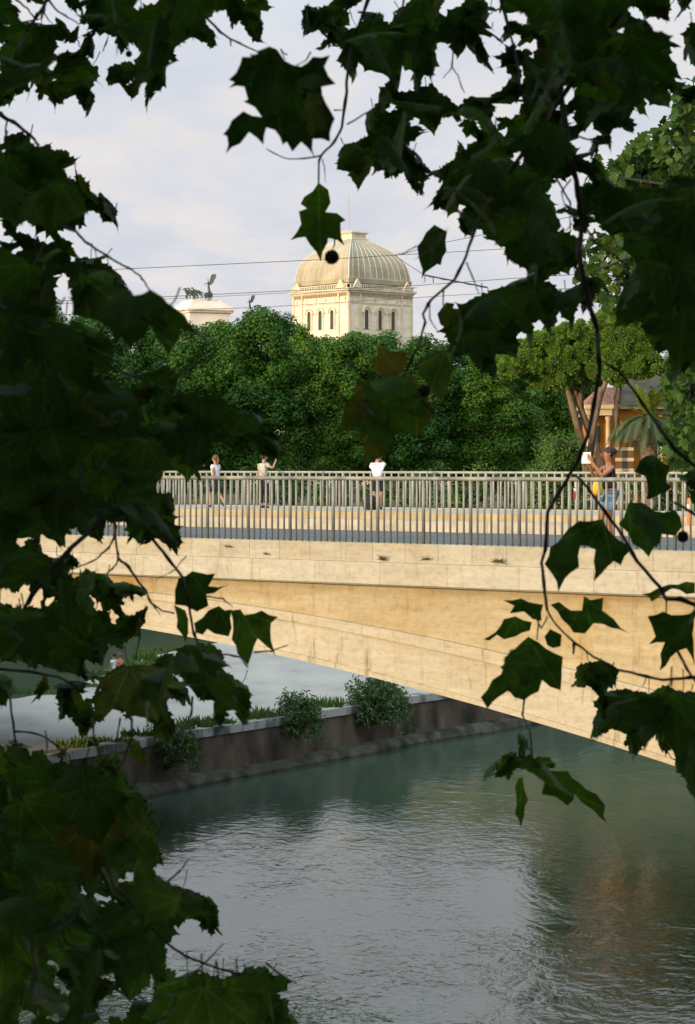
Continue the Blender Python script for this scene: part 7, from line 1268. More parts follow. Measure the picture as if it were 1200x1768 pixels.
-521,3519,-275,93,2,-81,-84,323,46,29,8 -552,3957,102,81,4,-119,-39,335,36,35,-21 192,3433,454,75,5,-168,7,376,21,22,23 -387,3870,-676,68,4,144,-53,186,25,-3,-7 -545,3922,213,108,0,110,-16,440,29,31,-2 281,3508,390,74,5,100,-5,285,49,-9,1 72,3708,668,71,3,-11,89,314,37,5,-13 295,3664,371,102,2,88,-18,251,30,33,-2
484,3954,645,94,0,3,98,295,34,-3,3 -506,3430,111,81,0,-195,-93,339,8,-4,0 306,3563,532,62,2,-35,-136,286,12,33,-21 207,3766,496,85,0,-173,-78,396,22,18,-18 -270,3400,115,60,1,53,140,364,30,1,2 -404,3482,-71,63,4,109,-131,261,30,12,-42 307,3838,458,67,3,-74,-231,149,47,44,38 -203,3752,-357,66,4,48,-156,349,13,8,-3
-405,3695,-782,91,2,60,-135,380,27,12,24 -293,3908,769,104,5,-160,-45,257,15,31,29 -338,3470,-15,99,2,-169,73,284,24,42,0 -422,3941,-837,117,3,118,-155,342,6,37,-13 400,3528,401,64,5,-88,50,259,46,19,-12 -483,3942,-232,92,5,-5,118,313,19,6,-30 -474,3809,-523,68,1,7,29,303,44,26,11 287,3806,-345,66,5,-92,2,461,32,18,39
-181,3727,-869,102,4,-42,-8,370,40,24,54 -73,3844,637,71,5,60,-76,427,5,28,-30 454,3518,620,92,4,15,84,396,9,24,-35 -503,3814,342,70,5,118,-84,409,26,33,-18 -115,3382,562,79,0,55,-89,202,33,-5,0 340,3758,-512,83,3,77,-150,312,7,-6,20 -545,3981,-857,119,0,-44,166,273,32,30,18 -427,3975,774,75,0,113,92,284,48,-9,-25
-450,3471,-46,70,2,93,189,293,36,26,42 -332,3930,671,82,2,173,-78,370,9,11,31 -297,3717,55,66,4,-15,94,159,41,26,11 247,3607,365,67,4,34,-95,121,12,31,2 -428,3568,-495,95,0,71,67,306,31,2,19 -383,3616,-762,71,3,-165,-7,490,23,3,15 43,3617,675,102,5,137,-130,343,36,31,2 -428,3966,-302,92,4,-138,83,329,24,8,15
-429,3832,-560,94,2,-103,-144,254,15,39,-16 507,3413,-448,96,2,-116,92,199,45,42,35 -473,3847,45,70,2,1,136,276,21,29,-14 -424,3719,-832,72,0,39,88,361,16,-8,44 -334,3994,135,75,3,-128,86,350,24,7,-36 -361,3501,-683,68,0,-70,-90,288,6,5,15 78,3819,98,88,4,-9,14,296,27,13,33 429,3663,735,78,0,14,-97,162,24,44,-34
-387,3457,253,59,0,201,-27,371,44,13,-6 359,3384,566,59,0,-119,78,325,10,1,45 -460,3928,-938,79,0,112,-131,385,36,-6,-4 -479,3312,-223,92,5,-143,-151,296,39,42,13 520,3477,-465,73,2,-27,116,327,7,39,-64 -525,3631,-544,85,2,153,65,495,15,6,-5 340,3504,677,93,4,152,75,353,10,5,-22 -365,3687,-517,68,5,180,84,323,7,-7,23
-358,3425,-598,100,5,104,-210,245,21,19,18 -532,3845,337,76,1,137,166,358,22,27,17 -551,3708,-787,114,0,-11,4,301,21,35,-25 -306,3752,-91,74,1,103,-116,286,21,-4,5 -311,3983,37,115,0,212,-106,376,33,-9,22 438,3418,278,61,0,-32,116,272,21,36,-41 -419,3627,298,65,1,201,15,259,15,2,-29 -511,3410,-234,84,5,27,146,421,30,23,-22
465,3510,336,78,0,-105,-43,305,29,36,-21 -542,3652,-72,79,4,16,-180,214,43,39,16 -354,3831,710,73,3,-93,157,275,5,-3,3 382,3428,527,61,4,-206,14,299,32,-7,-9 306,3868,579,70,3,97,95,372,34,41,29 210,3810,502,98,4,-25,-144,276,22,-7,-32 316,3633,588,62,3,121,133,150,10,34,-17 -164,3912,-905,91,5,-22,-8,362,13,43,-2
-324,3598,-91,97,0,-155,99,248,29,12,10 -283,3988,-763,81,1,-2,100,438,10,17,-17 -503,3975,-919,113,1,157,39,248,19,14,7 -525,3592,-13,63,4,18,-131,287,23,30,-15 478,3969,-402,81,1,-138,71,307,27,6,-42 323,3840,646,66,2,151,-3,218,34,-10,31 39,3670,49,78,0,-95,78,321,50,28,-12 558,3730,441,64,0,49,-21,303,9,40,-5
-508,3861,298,82,4,-16,-142,318,11,27,-30 280,3972,456,96,4,59,-68,241,42,42,-45 -409,3934,267,80,1,-102,-23,332,15,5,-7 -320,3970,-358,81,2,151,9,340,6,21,18 534,3582,321,102,0,-79,151,308,39,-5,8 -299,3306,-526,72,5,-36,-161,267,29,15,19 -236,3396,38,66,0,52,157,370,47,-9,-14 75,3567,479,73,2,57,-108,310,32,0,-17
441,3368,-85,61,2,76,-71,287,13,24,-13 495,3681,327,114,1,-105,-132,189,26,22,-23 -391,3384,-681,76,0,-67,133,363,46,39,28 -374,3513,66,70,3,139,81,379,32,31,-19 262,3513,410,61,5,-114,-67,358,27,38,34 -213,3937,66,68,0,-16,-27,243,26,4,4 337,3627,614,105,0,-172,39,409,10,-8,-17 365,3380,557,99,0,-100,-148,177,23,-8,10
-425,3829,189,78,0,-95,-81,292,28,24,-12 467,3956,430,92,3,-86,-45,255,13,45,16 507,3799,-402,111,1,116,85,355,29,31,-7 -400,3303,-655,62,5,-95,-123,324,16,9,-26 566,3891,-480,84,0,-126,88,317,36,45,8 193,3449,230,70,3,109,25,386,37,38,-17 41,3874,88,80,3,4,-184,392,47,13,2 -343,3876,-20,66,5,-40,-119,270,29,37,-21
-533,3779,-634,72,1,-187,-53,264,33,19,-14 -485,3354,46,63,0,-130,99,359,24,-5,-3 292,3558,602,61,5,155,4,203,22,24,-2 -444,3389,186,80,2,-153,26,292,25,20,0 567,3846,209,89,3,94,7,397,35,4,-55 418,3348,374,92,0,131,0,349,18,26,10 462,3611,371,67,3,-11,106,233,5,35,52 -531,3821,452,69,2,-154,88,227,29,30,-35
318,3878,333,95,0,7,-153,302,28,7,-4 -390,3598,-69,61,3,137,50,275,19,15,27 364,3359,516,60,5,47,125,281,6,32,4 -376,3915,-669,74,4,146,68,299,48,28,40 -170,3508,55,62,5,-105,-19,279,50,32,-32 -357,3645,-748,83,4,-85,24,356,18,10,-16 -307,3302,-55,67,0,-109,121,372,17,-9,-15 51,3511,622,71,1,91,-97,269,49,-8,2
214,3959,417,82,1,-162,73,253,6,2,29 -478,3811,426,81,3,-28,45,433,21,11,27 -511,3802,497,90,0,16,182,123,14,18,0'''
# large single leaves read from the photograph, outline in photo pixels
HEROES = '''445,88 465,80 478,85 492,105 520,115 540,98 570,95 560,115 580,145 555,150 570,190 578,205 570,245 540,240 545,275 520,245 505,262 495,245 488,250 475,225 460,220 455,250 430,228 415,248 390,265 392,235 385,232 400,208 420,192 452,202 440,185 420,175 428,172 422,150 395,152 405,142 395,138 415,110 418,98 445,95
550,315 567,328 571,350 562,366 582,368 597,380 588,385 595,424 567,411 565,420 554,452 535,422 527,409 501,415 520,387 516,365 530,360 519,352 525,340 540,330
750,388 772,400 771,433 761,458 755,456 735,470 728,482 724,450 720,426 735,402
652,592 670,605 700,605 705,620 695,642 680,650 660,648 645,638 642,620 652,615
722,620 748,608 770,602 785,635 775,665 765,695 750,680 740,670 722,645
615,655 665,650 720,648 722,668 735,685 745,705 745,722 725,752 682,750 670,782 658,790 628,810 621,745 578,748 592,715 600,695 612,680
1096,816 1105,795 1116,787 1129,786 1145,799 1156,804 1156,814 1151,822 1151,832 1159,841 1151,849 1138,854 1123,862 1116,862 1114,822
940,974 950,944 980,914 1000,899 1040,896 1050,914 1080,939 1090,949 1072,976 1060,969 1040,989 1025,1004 1025,969 1028,949 1002,942 1000,979 985,989 964,1022 952,989
1068,905 1085,868 1110,868 1130,882 1145,885 1165,880 1175,893 1178,910 1165,925 1143,922 1140,935 1120,962 1092,939 1085,920
868,1036 900,1033 925,1042 938,1044 935,1072 920,1069 905,1056 880,1059 888,1046
835,1104 855,1092 870,1069 890,1064 918,1074 915,1089 890,1099 870,1104 858,1096 845,1106
950,1044 965,1039 985,1054 1005,1054 1008,1029 1020,1036 1042,1032 1040,1054 1060,1069 1086,1093 1055,1084 1025,1076 1010,1094 990,1092 970,1069
940,1099 950,1086 970,1096 968,1116 955,1119 945,1114
912,1099 930,1109 972,1134 970,1154 970,1169 968,1192 950,1186 936,1174 930,1194 905,1209 888,1204 878,1192 860,1204 842,1224 830,1204 850,1174 865,1164 872,1134 895,1114
1118,1064 1145,1056 1175,1062 1200,1054 1200,1149 1185,1119 1170,1124 1150,1149 1139,1158 1140,1129 1148,1109 1120,1113 1132,1099 1125,1079
1108,1026 1135,1016 1155,1009 1185,1004 1200,1006 1200,1024 1185,1026 1160,1016 1140,1029 1125,1039 1120,1030
900,1326 930,1326 980,1331 1000,1351 1030,1371 1045,1391 1042,1408 1060,1434 1035,1411 1005,1386 992,1371 990,1381 980,1391 960,1376 935,1371 940,1351
889,1358 895,1344 902,1341 906,1366 912,1381 905,1408 899,1430 889,1404 892,1376
302,1019 308,999 332,986 372,990 360,1012 395,1009 370,1024 356,1026 360,1046 340,1056 320,1046 302,1044
300,1044 320,1054 325,1069 325,1094 320,1109 305,1084
335,1076 360,1054 378,1046 388,1054 400,1052 400,1084 395,1099 370,1094 358,1086 350,1096 338,1092
398,1054 415,1052 422,1062 440,1059 452,1054 480,1065 468,1076 476,1134 458,1114 445,1102 435,1129 428,1149 410,1129 400,1104
138,470 225,500 231,510 245,508 260,500 280,512 300,530 320,545 335,568 350,585 325,572 312,568 310,585 292,615 280,595 270,582 260,562 250,582 232,592 225,600 215,592 210,580 200,595 195,580 185,560 125,545 120,502
755,542 770,522 785,524 782,532 798,534 788,550 770,567 760,560
222,1285 240,1280 255,1302 250,1308 255,1325 240,1315 225,1305'''
def dark_leaf_mat(name, cols, pos, trans, tcol):
    m = leaf_mat(name, cols, trans, tcol, rough=.6, spec=.10, pos=pos)
    nt = m.node_tree; b = nt.nodes['Principled BSDF']
    t = nt.nodes.new('ShaderNodeTexCoord'); nz = nt.nodes.new('ShaderNodeTexNoise'); nz.inputs['Scale'].default_value = 55; nz.inputs['Detail'].default_value = 4
    nt.links.new(t.outputs['Object'], nz.inputs['Vector']); bn = nt.nodes.new('ShaderNodeBump'); bn.inputs['Strength'].default_value = .25; bn.inputs['Distance'].default_value = .004
    nt.links.new(nz.outputs['Fac'], bn.inputs['Height']); nt.links.new(bn.outputs[0], b.inputs['Normal'])
    # paler veins fanning from the stalk, mottled blade between them
    def mt(op, a, c=None):
        n = nt.nodes.new('ShaderNodeMath'); n.operation = op
        for i, x in enumerate((a, c)):
            if x is None: continue
            if isinstance(x, (int, float)): n.inputs[i].default_value = x
            else: nt.links.new(x, n.inputs[i])
        return n.outputs[0]
    at = nt.nodes.new('ShaderNodeAttribute'); at.attribute_name = 'leaf_xy'; sp = nt.nodes.new('ShaderNodeSeparateXYZ'); nt.links.new(at.outputs['Vector'], sp.inputs[0])
    x, y = sp.outputs[0], sp.outputs[1]
    ang = mt('DIVIDE', mt('ARCTAN2', x, y), .70); r_ = mt('SQRT', mt('ADD', mt('MULTIPLY', x, x), mt('MULTIPLY', y, y)))
    main = mt('MULTIPLY', mt('ABSOLUTE', mt('SUBTRACT', ang, mt('ROUND', ang))), mt('MULTIPLY', r_, .70))
    ribs = mt('ABSOLUTE', mt('SUBTRACT', mt('FRACT', mt('MULTIPLY', mt('SUBTRACT', r_, mt('MULTIPLY', main, .8)), 9.0)), .5))
    mr = nt.nodes.new('ShaderNodeMapRange'); nt.links.new(main, mr.inputs[0]); mr.inputs[1].default_value = .004; mr.inputs[2].default_value = .018; mr.inputs[3].default_value = 1.8; mr.inputs[4].default_value = 1.0
    m2 = nt.nodes.new('ShaderNodeMapRange'); nt.links.new(ribs, m2.inputs[0]); m2.inputs[1].default_value = .02; m2.inputs[2].default_value = .10; m2.inputs[3].default_value = 1.35; m2.inputs[4].default_value = 1.0
    n3 = nt.nodes.new('ShaderNodeTexNoise'); n3.inputs['Scale'].default_value = 22; n3.inputs['Detail'].default_value = 5; nt.links.new(t.outputs['Object'], n3.inputs['Vector'])
    m3 = nt.nodes.new('ShaderNodeMapRange'); nt.links.new(n3.outputs['Fac'], m3.inputs[0]); m3.inputs[1].default_value = .3; m3.inputs[2].default_value = .7; m3.inputs[3].default_value = .6; m3.inputs[4].default_value = 1.45
    k_ = mt('MULTIPLY', mt('MULTIPLY', mr.outputs[0], m2.outputs[0]), m3.outputs[0])
    for l in list(nt.links):
        if l.to_node == b and l.to_socket.name == 'Base Color' or (l.to_socket.name == 'A' and l.to_node.type == 'MIX'):
            src = l.from_socket; dst = l.to_socket; sv = nt.nodes.new('ShaderNodeVectorMath'); sv.operation = 'SCALE'; nt.links.new(src, sv.inputs[0]); nt.links.new(k_, sv.inputs['Scale']); nt.links.new(sv.outputs[0], dst)
    return m
M_leaf = dark_leaf_mat('plane_leaf', [(.028, .058, .012), (.036, .075, .013), (.048, .098, .014), (.066, .128, .016), (.08, .115, .016), (.085, .065, .014)], [0, .40, .70, .86, .965, .99], .30, (.6, .95, .25))
M_leafy = dark_leaf_mat('yellowing_plane_leaf', [(.045, .085, .012), (.08, .11, .013), (.14, .11, .016)], [0, .6, 1], .30, (.9, .95, .4))
M_twig = mat('plane_twig', cols=[(.012, .009, .006), (.032, .024, .017)], scale=20, detail=6, rough=.85, bump=.4)
M_seed = mat('seed_ball', cols=[(.012, .009, .006), (.04, .028, .016)], scale=60, rough=.95, bump=1, bscale=140)
def leaf_piece(mb, c, s, k, R3, a, b_, cc):
    p = OUTL[k]; n = len(p); x = p[:, 0]; y = p[:, 1] - .4
    rings = []
    for f in (1.0, .55):
        xx, yy = x * f, y * f + (0 if f == 1 else -.02)
        zz = -a * np.abs(xx) ** 1.5 - b_ * yy * yy + cc * xx * yy
        rings.append(np.stack([xx, yy, zz], 1))
    ctr = np.array([[0, -.08, 0]])
    q = np.concatenate(rings + [ctr]) @ R3.T * s
    o = len(mb.v)
    mb.v += [(c[0] + v[0], c[1] - v[2], c[2] + v[1]) for v in q]
    for f in (1.0, .55): mb.a += [(x[i] * f, (y[i] * f + (0 if f == 1 else -.02)) + .4, 0) for i in range(n)]
    mb.a.append((0, .32, 0))
    for i in range(n):
        j = (i + 1) % n; mb.f += [(o + i, o + j, o + n + j, o + n + i), (o + n + i, o + n + j, o + 2 * n)]
    return Vector((c[0] + (R3 @ (s * np.array([0, -.4, 0])))[0], c[1] - (R3 @ (s * np.array([0, -.4, 0])))[2], c[2] + (R3 @ (s * np.array([0, -.4, 0])))[1]))
def hero_piece(mb, pts, D, tilt, curl, hole=None):
    """one traced leaf: outline with fine teeth, a curved blade of its own"""
    g = np.random.default_rng(int(pts[0][0] + pts[0][1] * 7)); o = []
    n = len(pts); sgn = 1 if sum(pts[i][0] * pts[(i + 1) % n][1] - pts[(i + 1) % n][0] * pts[i][1] for i in range(n)) > 0 else -1
    for i in range(n):
        a, c = np.array(pts[i]), np.array(pts[(i + 1) % n]); L_ = np.linalg.norm(c - a); k = max(1, int(L_ / 13)); nr = np.array([c[1] - a[1], a[0] - c[0]]) / max(L_, 1e-6)
        for j in range(k):
            o.append(a + (c - a) * j / k + (nr * (g.uniform(-1.0, 1.0) - sgn * 3.4 * math.sin(math.pi * j / k) * min(1, L_ / 45)) if j else 0))
    o = np.array(o); m = o.mean(0); size = max(np.ptp(o[:, 0]), np.ptp(o[:, 1]))
    loops = [list(range(len(o)))]; allp = [Vector((x, y)) for x, y in o]; holes = []
    inner = []
    for gx in np.arange(o[:, 0].min(), o[:, 0].max(), 12):
        for gy in np.arange(o[:, 1].min(), o[:, 1].max(), 12):
            ins = False; jx, jy = gx + g.uniform(-2, 2), gy + g.uniform(-2, 2)
            for i in range(len(o)):
                a, c = o[i], o[(i + 1) % len(o)]
                if (a[1] > jy) != (c[1] > jy) and jx < a[0] + (jy - a[1]) / (c[1] - a[1]) * (c[0] - a[0]): ins = not ins
            if ins and (np.abs(o - [jx, jy]).sum(1).min() > 5): inner.append(Vector((jx, jy)))
    r = delaunay_2d_cdt(allp + inner, [], loops, 1, 1e-4)
    bs = o[np.argmin(o[:, 1])] + np.array([0, 4]); lx = m - bs; lx = lx / np.linalg.norm(lx)
    k = D / F; base = len(mb.v); ax = math.cos(tilt), math.sin(tilt)
    for v in r[0]:
        x, y = (v[0] - m[0]) * k, (v[1] - m[1]) * k; t_ = x * ax[0] + y * ax[1]; u_ = -x * ax[1] + y * ax[0]
        dd_ = t_ * .45 + curl * (u_ * u_) / (size * k) * 2.2 + .012 * math.sin(u_ * 60) * math.cos(t_ * 45)
        p = pt(v[0], v[1], D + dd_); mb.v.append(tuple(p))
        e_ = np.array([v[0], v[1]]) - bs; mb.a.append((float(e_ @ np.array([-lx[1], lx[0]])) / size, float(e_ @ lx) / size, 0))
    for f_ in r[2]: mb.f.append(tuple(base + i for i in f_))

def region(px, py):
    if px < 420 and py < 235 and not (px > 330 and py > 60): return 0          # upper left
    if px < 400 and py < 900: return 1                                          # left middle
    if px < 520 and py < 1340: return 2                                         # left lower
    if px < 560: return 3                                                       # left bottom
    if px < 690 and py < 460: return 4                                          # top centre
    if py < 600 and px >= 560 and not (px < 880 and py > 380): return 5         # top right
    if px < 880 and py < 800: return 6                                          # centre
    return 7                                                                    # right lower
TW = {
 0: [([(-30, 210), (0, 197), (12, 206), (28, 213), (45, 228), (60, 241), (66, 250)], 4.2, 0), ([(100, -30), (80, 0), (72, 18), (60, 33), (47, 52), (32, 82), (20, 110)], 3.6, 1), ([(20, -15), (28, 0), (48, 15), (60, 33)], 2.2, 1), ([(75, -20), (85, 0), (100, 20), (118, 30), (136, 41)], 2.2, 1), ([(12, 206), (10, 225), (7, 246)], 1.8, 1), ([(74, 18), (82, 32), (92, 44)], 1.3, 1), ([(350, 25), (380, 55), (398, 68), (420, 78), (450, 92)], 2.4, 1), ([(398, 68), (399, 79)], 1.8, 1), ([(240, -10), (244, 12), (246, 22)], 1.1, 1), ([(222, 60), (223, 92)], 1, 1)],
 1: [([(-40, 330), (30, 350), (90, 385), (132, 400), (147, 416), (162, 427), (185, 442), (207, 455), (228, 466), (242, 477), (252, 490), (258, 502)], 2.6, 0), ([(162, 427), (167, 445)], 1.2, 1), ([(184, 441), (188, 458)], 1.2, 1), ([(-40, 560), (40, 580), (120, 620), (170, 690), (190, 760), (195, 820), (190, 884)], 4.0, 0), ([(130, 600), (150, 597), (200, 640), (250, 655), (300, 672), (330, 700)], 3.2, 1), ([(300, 655), (330, 632), (368, 612)], 2, 1), ([(-30, 530), (20, 522), (90, 560), (130, 625)], 4, 1)],
 2: [([(215, 820), (200, 872), (190, 890), (165, 909), (125, 944), (90, 984), (55, 1029), (25, 1079), (5, 1124), (-30, 1180)], 5.0, 0), ([(197, 880), (199, 910), (201, 940), (205, 965), (200, 975), (182, 993)], 2.6, 1), ([(204, 964), (222, 978), (240, 1005), (252, 1020), (260, 1040), (280, 1054), (300, 1059)], 2.6, 1), ([(198, 925), (188, 945), (170, 962), (150, 974), (120, 985)], 2.1, 1), ([(257, 1032), (267, 1048), (276, 1061)], 1.6, 1), ([(263, 930), (290, 964), (318, 1000), (327, 1045), (332, 1085), (344, 1118), (362, 1130), (385, 1129), (415, 1134), (428, 1152)], 2.8, 1), ([(357, 1029), (385, 1034), (402, 1048)], 1.6, 1), ([(440, 1126), (470, 1124), (497, 1114)], 1.7, 1), ([(-20, 1154), (50, 1159), (100, 1169), (130, 1184)], 3, 1), ([(242, 1069), (241, 1098), (235, 1138)], 1.8, 1), ([(15, 1195), (23, 1248), (30, 1310), (40, 1345)], 2.3, 1), ([(24, 1263), (55, 1265), (80, 1274), (101, 1290), (118, 1303), (125, 1320)], 2.0, 1), ([(78, 1262), (82, 1285), (80, 1310)], 1.6, 1), ([(160, 1240), (163, 1275), (172, 1300)], 2, 1), ([(214, 1234), (227, 1242), (228, 1270), (215, 1310), (195, 1340)], 2.4, 1), ([(208, 1240), (203, 1270), (198, 1320)], 1.8, 1), ([(332, 1204), (330, 1234), (315, 1264), (298, 1289)], 2.2, 1), ([(322, 960), (300, 985), (270, 1000)], 1.2, 1)],
 3: [([(-40, 1420), (60, 1440), (150, 1480), (210, 1540), (250, 1590), (290, 1630), (320, 1651), (360, 1666), (415, 1683)], 3.4, 0), ([(335, 1681), (360, 1656), (385, 1630)], 1.7, 1), ([(285, 1526), (310, 1505), (325, 1484)], 2.1, 1), ([(460, 1663), (480, 1680), (510, 1697)], 2.2, 1), ([(285, 1528), (330, 1538), (372, 1560)], 1.6, 1), ([(236, 1716), (262, 1738)], 1.5, 1), ([(40, 1395), (75, 1390), (110, 1362)], 3.0, 1), ([(185, 1752), (195, 1735)], 1.2, 1)],
 4: [([(650, -40), (635, 0), (612, 65), (601, 110), (598, 160), (590, 220), (578, 245), (556, 267), (550, 282), (550, 316)], 3.2, 0), ([(556, 268), (525, 274), (492, 274), (460, 257)], 1.6, 1), ([(556, 275), (561, 290), (562, 315)], 1.1, 1), ([(700, -20), (690, 50), (690, 75), (698, 90), (715, 80), (728, 60)], 2, 1), ([(577, 190), (590, 190)], 1.6, 1), ([(578, 412), (577, 424), (573, 432)], 1.6, 1), ([(600, 215), (640, 190), (655, 180)], 1.6, 1), ([(785, 60), (780, 115), (790, 130), (802, 160)], 1.6, 1), ([(780, 116), (765, 135)], 1.2, 1), ([(495, 95), (485, 85), (492, 103)], 1.3, 1)],
 5: [([(965, -40), (960, 75), (967, 150), (980, 250), (995, 310), (1005, 380), (1000, 442), (1015, 517), (1030, 567), (1033, 607), (1035, 642), (1025, 702), (1015, 752), (995, 802), (970, 842), (945, 884), (942, 950), (935, 970), (940, 1024), (945, 1054)], 5.0, 0), ([(870, -30), (865, 0), (880, 55), (895, 115), (900, 165)], 3, 1), ([(1000, 236), (1025, 243), (1050, 250)], 1.8, 1), ([(962, 312), (985, 350), (985, 400)], 2, 1), ([(1005, 386), (1030, 420), (1060, 440), (1090, 465)], 2.2, 1), ([(985, 310), (970, 330), (975, 360)], 1.6, 1)],
 6: [([(850, 340), (820, 395), (805, 442), (785, 482), (745, 517), (730, 542), (735, 557), (720, 602), (700, 642), (670, 690)], 3.0, 0), ([(765, 497), (765, 527)], 1.8, 1), ([(805, 454), (815, 477), (827, 507)], 1.6, 1), ([(742, 522), (742, 550), (757, 575)], 1.4, 1), ([(720, 424), (700, 436), (682, 441)], 1.2, 1), ([(700, 640), (735, 700), (765, 735)], 2, 1)],
 7: [([(1240, 1168), (1190, 1170), (1145, 1174), (1100, 1164), (1065, 1156), (1025, 1134), (995, 1111), (960, 1079), (945, 1054)], 2.9, 0), ([(1240, 1062), (1175, 1034), (1150, 1034), (1140, 1014), (1100, 969), (1075, 924), (1045, 885), (1015, 842), (995, 822)], 4.2, 0), ([(1240, 835), (1165, 777), (1130, 727), (1100, 682), (1070, 642), (1035, 622)], 3.4, 0), ([(905, 1204), (902, 1234), (915, 1264), (920, 1309)], 2.0, 1), ([(930, 1069), (927, 1104)], 1.8, 1), ([(1170, 1124), (1185, 1154), (1210, 1190)], 2.8, 1), ([(945, 1066), (935, 1085), (920, 1060)], 1.5, 1), ([(1165, 868), (1195, 885), (1240, 915)], 3, 1), ([(991, 1112), (990, 1128)], 3, 1), ([(1115, 1170), (1110, 1185)], 1.2, 1), ([(1150, 1034), (1150, 1060)], 2, 1)],
}
TDEP = {0: 4.7, 1: 4.3, 2: 4.9, 3: 4.6, 4: 4.8, 5: 4.5, 6: 4.5, 7: 4.6}
SEEDS = [(573, 444, 13, 4), (222.5, 93, 6, 0), (1179, 926.5, 10.5, 7), (733, 675, 11, 6), (1074, 491, 3, 5), (1067, 481, 2.6, 5)]
left_tree = thing('plane_tree', (-3.2, -4.6, EYE - 1.6), 'near plane tree whose dark leafy boughs hang in from the left', 'tree', None)
right_tree = thing('plane_tree', (3.4, -2.2, EYE - 1.6), 'near plane tree whose dark leafy boughs hang across top and right', 'tree', None)
M_nbark = M_bark
def trunk(root, pts, rs):
    b = MB(); b.tube(pts, rs, 14); return b.build('trunk', M_nbark, root, True)
trunk(left_tree, [(-3.2, -4.6, EYE - 1.7), (-3.1, -4.3, EYE - .4), (-3.0, -3.8, EYE + 1.2), (-3.3, -3.2, EYE + 3.5), (-4.2, -2.6, EYE + 6)], [.42, .34, .30, .24, .14])
trunk(right_tree, [(3.4, -2.2, EYE - 1.7), (3.3, -2.1, EYE - .4), (3.2, -1.8, EYE + 1.5), (2.8, -1.2, EYE + 3.6), (2.2, -.6, EYE + 6)], [.40, .33, .29, .23, .13])
start = {0: [(-3.2, -3.4, EYE + 2.8), (-2.2, 0, EYE + 2.4), (-1.3, 3.2, EYE + 1.2)], 1: [(-3.0, -3.8, EYE + 1.2), (-2.4, -.5, EYE + 1.6), (-1.3, 2.8, EYE + .8)], 2: [(-3.05, -4, EYE + .8), (-2.3, 0, EYE + .9), (-1.2, 3.4, EYE + .35)], 3: [(-3.1, -4.3, EYE - .3), (-2.5, -1, EYE + .2), (-1.4, 3, EYE - .3)],
         4: [(3.1, -1.6, EYE + 2.2), (1.8, 1.2, EYE + 2.6), (.5, 3.8, EYE + 1.5)], 5: [(3.0, -1.4, EYE + 2.8), (2.2, 1.5, EYE + 2.5), (.9, 3.8, EYE + 1.4)], 6: [(3.1, -1.6, EYE + 2.4), (2.0, 1.4, EYE + 2.2), (.8, 3.9, EYE + 1.25)], 7: [(3.2, -1.8, EYE + 1.2), (2.4, 1.4, EYE + 1.0), (1.2, 3.8, EYE + .15)]}
LV = {i: MB() for i in range(8)}; LY = {i: MB() for i in range(8)}; TWM = {i: MB() for i in range(8)}
g5 = random.Random(9)
for rg, lst in TW.items():
    D = TDEP[rg]
    if start[rg]:
        p0 = lst[0][0][0]; s_ = [Vector(q) for q in start[rg]] + [pt(p0[0], p0[1], D)]
        TWM[rg].tube(s_, [.075, .05, .028 if rg != 6 else .009, lst[0][1] * D / F * 1.1], 8)
    for pts_, r_, fl in lst:
        # crooked, knotted twigs that taper
        q = []; L_ = len(pts_)
        for i in range(L_ - 1):
            for j in range(3):
                f_ = j / 3; x = pts_[i][0] + (pts_[i + 1][0] - pts_[i][0]) * f_; y = pts_[i][1] + (pts_[i + 1][1] - pts_[i][1]) * f_
                q.append((x + g5.uniform(-.8, .8), y + g5.uniform(-.8, .8)))
        q.append(pts_[-1]); rr = []
        for i in range(len(q)):
            t_ = i / (len(q) - 1); rr.append(r_ * (1 - .5 * t_) * D / F * (1.35 if (i % 5 == 3) else 1))
        dep = [D + .12 * math.sin(i * .7 + pts_[0][0]) * (1 if fl else .6) for i in range(len(q))]
        TWM[rg].tube([pt(x, y, d_) for (x, y), d_ in zip(q, dep)], rr, 6)
        if fl == 0 and pts_ is not lst[0][0] and (pts_[0][0] < 0 or pts_[0][0] > 1200 or pts_[0][1] < 0):
            c0 = pt(pts_[0][0], pts_[0][1], D); TWM[rg].tube([Vector(start[rg][-1]), c0], [.02, rr[0]], 6)
# foliage along the boughs outside the picture
for rg, st in start.items():
    a_, b_, c_ = [Vector(q) for q in st]; sd_ = -1 if rg < 4 else 1
    for j in range(70):
        f_ = g5.random(); p = a_.lerp(b_, .3 + f_ * 1.4) if f_ < .5 else b_.lerp(c_, (f_ - .5) * 2)
        q = p + Vector((sd_ * abs(g5.gauss(0, .22)), g5.gauss(0, .3), abs(g5.gauss(0, .22)) - (.22 if rg in (1, 2, 3, 7) else 0)))
        leaf_piece(LV[rg], q, g5.uniform(.1, .19), g5.randrange(6), rot3(g5.gauss(0, .7), g5.gauss(0, .7), g5.gauss(3.14, .9)), .25, .15, 0)
        if j % 5 == 0: TWM[rg].tube([p, q + Vector((0, 0, .05))], [.004, .002], 4)
rows = [tuple(int(v) for v in s.split(',')) for s in LEAVES.split()]
for X, Y, Z, s, k, rx, ry, rz, a, b_, cc in rows:
    px, py = 600 + F * X / Y, 803 - F * Z / Y; rg = region(px, py)
    base = leaf_piece(LV[rg], (X / 1000, Y / 1000, EYE + Z / 1000), s / 1000, k, rot3(rx / 100, ry / 100, rz / 100), a / 100, b_ / 100, cc / 100)
    if s > 90:                        # leaf stalk
        c = Vector((X / 1000, Y / 1000, EYE + Z / 1000)); d_ = (base - c); TWM[rg].tube([base - d_ * .1, base + d_ * .35 + Vector((0, 0, .006)), base + d_ * .55 + Vector((0, .015, .022))], [.0012, .0014, .0018], 4)
YEL = {3, 4, 5, 24}
